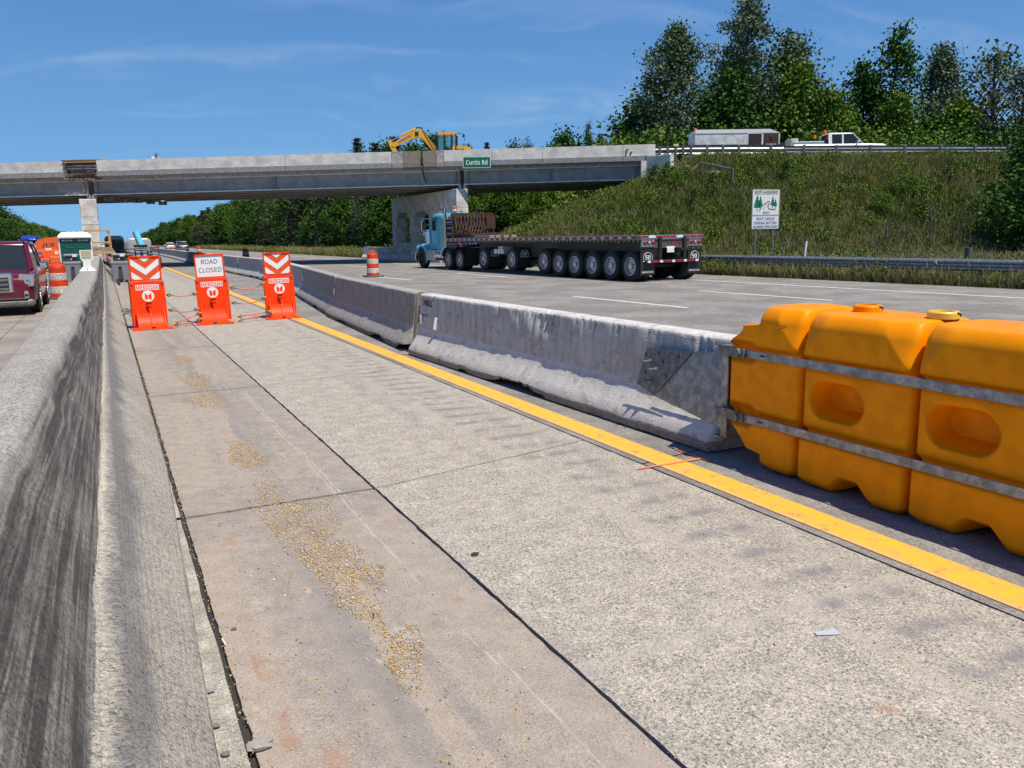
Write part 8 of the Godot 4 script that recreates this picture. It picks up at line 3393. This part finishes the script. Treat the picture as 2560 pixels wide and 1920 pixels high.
func grass() -> void:
	var rg := RandomNumberGenerator.new()
	rg.seed = 5
	var pn := FastNoiseLite.new()
	pn.seed = 8
	pn.frequency = 0.09
	var sets := {"green": [[], []], "pale": [[], []], "weed": [[], []]}
	var green := Color(0.105, 0.160, 0.020)
	var olive := Color(0.165, 0.180, 0.036)
	var dark := Color(0.065, 0.115, 0.016)
	var straw := Color(0.30, 0.26, 0.15)
	var put_one := func(x: float, z: float, dens: float, big: float, strawness: float) -> void:
		if rg.randf() > dens: return
		var y := land(x, z)
		var n := pn.get_noise_2d(x, z)
		var n2 := pn.get_noise_2d(x * 3.0 + 50.0, z * 3.0)
		var b := Basis(Vector3.UP, rg.randf() * TAU).scaled(Vector3(1, rg.randf_range(0.75, 1.25), 1) * big)
		var q := rg.randf()
		var k := "green"
		var c := dark.lerp(green, rg.randf()).lerp(olive, clampf(0.35 + n * 1.6 + rg.randf_range(-0.3, 0.3), 0.0, 1.0))
		if q < strawness + 0.10 * maxf(0.0, -n2 * 2.0):
			k = "pale"
			c = straw.lerp(olive, rg.randf() * 0.8)
		elif n2 > 0.22 and q > 0.8:
			k = "weed"
			c = Color(0.085, 0.150, 0.018).lerp(Color(0.14, 0.19, 0.024), rg.randf())
		sets[k][0].append(Transform3D(b, Vector3(x, y - 0.03, z)))
		sets[k][1].append(c)
	# the slope and its foot
	for i in 118000:
		var u := rg.randf_range(-4.0, 62.0)
		var nn := rg.randf_range(-1.2, 27.0)
		if nn > 15.0 and rg.randf() < 0.45: continue
		var p := br(u, 0, nn)
		var edge := 20.9 + shift(p.z) + 0.25
		if p.x < edge or p.z > -2.0: continue
		if u < 11.2 and nn < 0.2: continue
		if u > 11.0 and nn < 0.6: continue
		var foot := smoothstep(9.0, 14.5, nn)
		put_one.call(p.x, p.z, 1.0, lerpf(0.85, 0.8, foot) * lerpf(0.45, 1.0, clampf((nn - 0.5) / 2.0, 0.0, 1.0) if u > 9.0 else 1.0), lerpf(0.07, 0.42, foot) + (0.35 if p.x < edge + 0.5 else 0.0))
	# verge by the lower guard rail
	for i in 9000:
		var z := rg.randf_range(-46.0, -4.0)
		var x := 20.9 + shift(z) + 0.05 + 3.2 * pow(rg.randf(), 1.4)
		put_one.call(x, z, 1.0, 0.7 if x < 21.2 + shift(z) else 0.85, 0.75 if x < 21.15 + shift(z) else 0.12)
	# verge beyond the bridge
	for i in 15000:
		var z := -52.0 - 150.0 * pow(rg.randf(), 1.5)
		var x := 20.9 + shift(z) + 5.0 * rg.randf()
		put_one.call(x, z, 1.0, 1.1, 0.4)
	# far side of the embankment, seen under the bridge
	for i in 9000:
		var p := br(rg.randf_range(-3.0, 24.0), 0, rg.randf_range(-28.0, -10.4))
		if p.x < 20.9 + shift(p.z): continue
		put_one.call(p.x, p.z, 1.0, 1.15, 0.15)
	scatter("grass", tuft(1, 9, 0.50, 0.011, 0.16, false), M.blade, sets.green[0], sets.green[1], "long green grass covering the slope and verges", "grass")
	scatter("dry_grass", tuft(2, 8, 0.62, 0.009, 0.13, true), M.blade, sets.pale[0], sets.pale[1], "dry straw coloured grass among the green", "grass")
	scatter("weeds", weed(3), M.leaf, sets.weed[0], sets.weed[1], "leafy weeds among the grass of the slope", "weeds")


# ---------------------------------------------------------------- small things on the pavement
func litter() -> void:
	var rg := RandomNumberGenerator.new()
	rg.seed = 12
	# spilled grain: x, z, half width, half length, count
	var patches := [[0.84, -11.75, 0.11, 0.38, 1400, 0.0], [0.80, -13.3, 0.05, 0.16, 220, 0.0], [0.81, -9.75, 0.16, 0.62, 2600, 0.0], [0.76, -8.5, 0.17, 0.40, 2000, 0.0], [0.80, -6.1, 0.12, 0.42, 2300, 0.0], [0.80, -5.1, 0.09, 0.3, 420, 0.0], [0.83, -4.45, 0.2, 0.55, 3400, 0.02], [0.86, -3.75, 0.14, 0.42, 2600, -0.03], [0.98, -3.55, 0.08, 0.16, 600, 0.0], [0.86, -3.2, 0.07, 0.22, 500, 0.0], [0.88, -2.75, 0.085, 0.24, 1000, -0.06], [1.0, -4.75, 0.25, 0.1, 240, 0.0]]
	var xf := []
	var cols := []
	for p in patches:
		for i in int(p[4] * 0.8):
			var a := rg.randf() * TAU
			var r := pow(rg.randf(), 0.55) * (1.0 + 0.25 * sin(a * 3.0 + p[1]))
			var x: float = p[0] + cos(a) * r * p[2] + p[5] * sin(a) * r
			var z: float = p[1] + sin(a) * r * p[3]
			kernel(xf, cols, rg, x, z, rg.randf_range(0.22, 0.62) if rg.randf() < 0.93 else rg.randf_range(0.8, 1.15))
	for i in 700:    # strays
		kernel(xf, cols, rg, 0.8 + rg.randfn() * 0.22, rg.randf_range(-12.0, -1.9), rg.randf_range(0.5, 1.1))
	for i in 120:
		kernel(xf, cols, rg, rg.randf_range(0.4, 3.1), rg.randf_range(-8.0, -1.6), rg.randf_range(0.7, 1.2))
	for i in 900:    # grit in the joint along the wall
		kernel(xf, cols, rg, 0.275 + rg.randfn() * 0.018, rg.randf_range(-12.0, -1.6), rg.randf_range(0.3, 0.7))
	var g := Geo.new()
	g.has_col = true
	g.lathe(Vector3(0, -0.0045, 0), Vector3.UP, [Vector2(0, 0), Vector2(0.0055, 0.002), Vector2(0.005, 0.006), Vector2(0, 0.0085)], 6)
	var km := mat(1, 1, 1, 0.6)
	km.vertex_color_use_as_albedo = true
	scatter("spilled_grain", g.mesh(), km, xf, cols, "spilled yellow corn kernels and chaff lying in patches on the closed shoulder", "grain")
	# loose aggregate and grit
	xf = []
	cols = []
	for i in 2600:
		var z := -1.6 - 12.0 * pow(rg.randf(), 1.6)
		var x := rg.randf_range(0.28, 3.15)
		var s := rg.randf_range(0.15, 0.55) * (1.0 if rg.randf() < 0.97 else 2.0)
		xf.append(Transform3D(Basis.from_euler(Vector3(rg.randf() * 6, rg.randf() * 6, 0)).scaled(Vector3(1, 0.7, 1.2) * s), Vector3(x, 0.002, z)))
		var v := rg.randf_range(0.12, 0.5)
		cols.append(Color(v, v * 0.95, v * 0.88))
	scatter("grit", g.mesh(), km, xf, cols, "loose grit scattered over the closed shoulder", "grit")
	# single stones and scraps: name, label, category, place, size, colour
	var stones := [["broken concrete lump lying on the dark joint in the near foreground", Vector3(0.292, 0.014, -2.42), 0.030, 0.30], ["small stone on the gutter strip left of the broken concrete lump", Vector3(0.178, 0.014, -2.59), 0.012, 0.16], ["small grey stone on the gutter strip at the bottom edge", Vector3(0.188, 0.014, -2.42), 0.011, 0.15], ["pale stone on the gutter strip farther up the wall", Vector3(0.19, 0.014, -2.82), 0.011, 0.26], ["dark pebble on the rough slab right of the middle joint", Vector3(1.52, 0.008, -3.52), 0.016, 0.04], ["tiny dark pebble left of the corn spill", Vector3(0.33, 0.005, -3.28), 0.010, 0.12]]
	for q in stones:
		var sg := Geo.new()
		var r0 := []
		for i in 6:
			var ring := PackedVector3Array()
			var f := sin(PI * i / 5.0)
			for j in 9:
				var k: float = q[2] * (0.75 + 0.5 * rg.randf())
				ring.append(Vector3(cos(TAU * j / 9.0) * k * f * 1.3, q[2] * 0.55 * -cos(PI * i / 5.0), sin(TAU * j / 9.0) * k * f))
			r0.append(ring)
		sg.grid(r0, false, [], [], true)
		var v: float = q[3]
		var st := obj("stone", sg, mat(v, v * 0.97, v * 0.93, 0.9), null)
		st.position = q[1]
		tag(st, q[0], "stone")
	g = Geo.new()
	g.poly(PackedVector2Array([Vector2(-0.05, -0.008), Vector2(0.045, -0.028), Vector2(0.05, 0.022), Vector2(-0.048, 0.014)]), 0.0, 0.002, Transform3D(Basis(Vector3(1, 0, 0), Vector3(0, 0.03, -1), Vector3(0, 1, 0.03)), Vector3.ZERO))
	var sc := obj("foil_scrap", g, mat(0.45, 0.48, 0.55, 0.35), null)
	sc.position = Vector3(2.42, 0.004, -2.11)
	sc.rotation.y = -0.2
	tag(sc, "silvery scrap of foil lying on the rough slab in the right foreground", "litter")
	g = Geo.new()
	g.cyl(Vector3(0, 0.005, -0.03), Vector3(0.006, 0.005, 0.03), 0.0035, -1, 8)
	var cg := obj("paper_stick", g, M.white, null)
	cg.position = Vector3(0.275, 0.003, -3.18)
	tag(cg, "thin white paper stick lying in the dark joint by the wall", "litter")
	g = Geo.new()
	g.cyl(Vector3(0, 0.004, -0.016), Vector3(0, 0.004, 0.016), 0.002, -1, 6)
	g.cyl(Vector3(0, 0.004, -0.019), Vector3(0, 0.004, -0.016), 0.005, -1, 8)
	var nl := obj("nail", g, M.rust, null)
	nl.position = Vector3(0.87, 0.001, -3.11)
	nl.rotation.y = -0.3
	tag(nl, "rusty nail lying right of the corn spill", "nail")
	# heap of broken crumbs by the wall foot, left of the first shield
	var dh := thing("rubble_heap", "small heap of broken white concrete crumbs at the wall foot left of the first shield", "rubble", Vector3(0.31, 0, -20.6))
	g = Geo.new()
	for i in 60:
		g.box(Vector3(rg.randfn() * 0.11, rg.randf() * 0.05, rg.randfn() * 0.5), Vector3.ONE * rg.randf_range(0.02, 0.07), Basis.from_euler(Vector3(rg.randf() * 3, rg.randf() * 3, 0)))
	obj("crumbs", g, M.chipped, dh).set_meta("kind", "stuff")
	# survey marks sprayed beside the barrier
	g = Geo.new()
	g.quad(Vector3(3.625, 0.0075, -4.63), Vector3(3.65, 0.0075, -4.63), Vector3(3.645, 0.0075, -4.27), Vector3(3.62, 0.0075, -4.27))
	g.quad(Vector3(3.10, 0.0082, -4.335), Vector3(3.64, 0.0082, -4.325), Vector3(3.64, 0.0082, -4.352), Vector3(3.10, 0.0082, -4.355))
	struct("survey_mark", g, M.spray)
	g = Geo.new()
	g.quad(Vector3(3.40, 0.0075, -10.50), Vector3(3.62, 0.0075, -10.49), Vector3(3.62, 0.0075, -10.56), Vector3(3.40, 0.0075, -10.54))
	struct("survey_mark", g, M.spray)


func kernel(xf: Array, cols: Array, rg: RandomNumberGenerator, x: float, z: float, s: float) -> void:
	xf.append(Transform3D(Basis.from_euler(Vector3(rg.randf() * 6.0, rg.randf() * 6.0, rg.randf() * 6.0)).scaled(Vector3(1, 1, 1.35) * s), Vector3(x, 0.003, z)))
	var q := rg.randf()
	var c := Color(0.60, 0.33, 0.05)
	if q < 0.50: c = Color(0.42, 0.33, 0.20)
	elif q < 0.70: c = Color(0.55, 0.50, 0.42)
	elif q < 0.84: c = Color(0.24, 0.20, 0.16)
	cols.append(c)
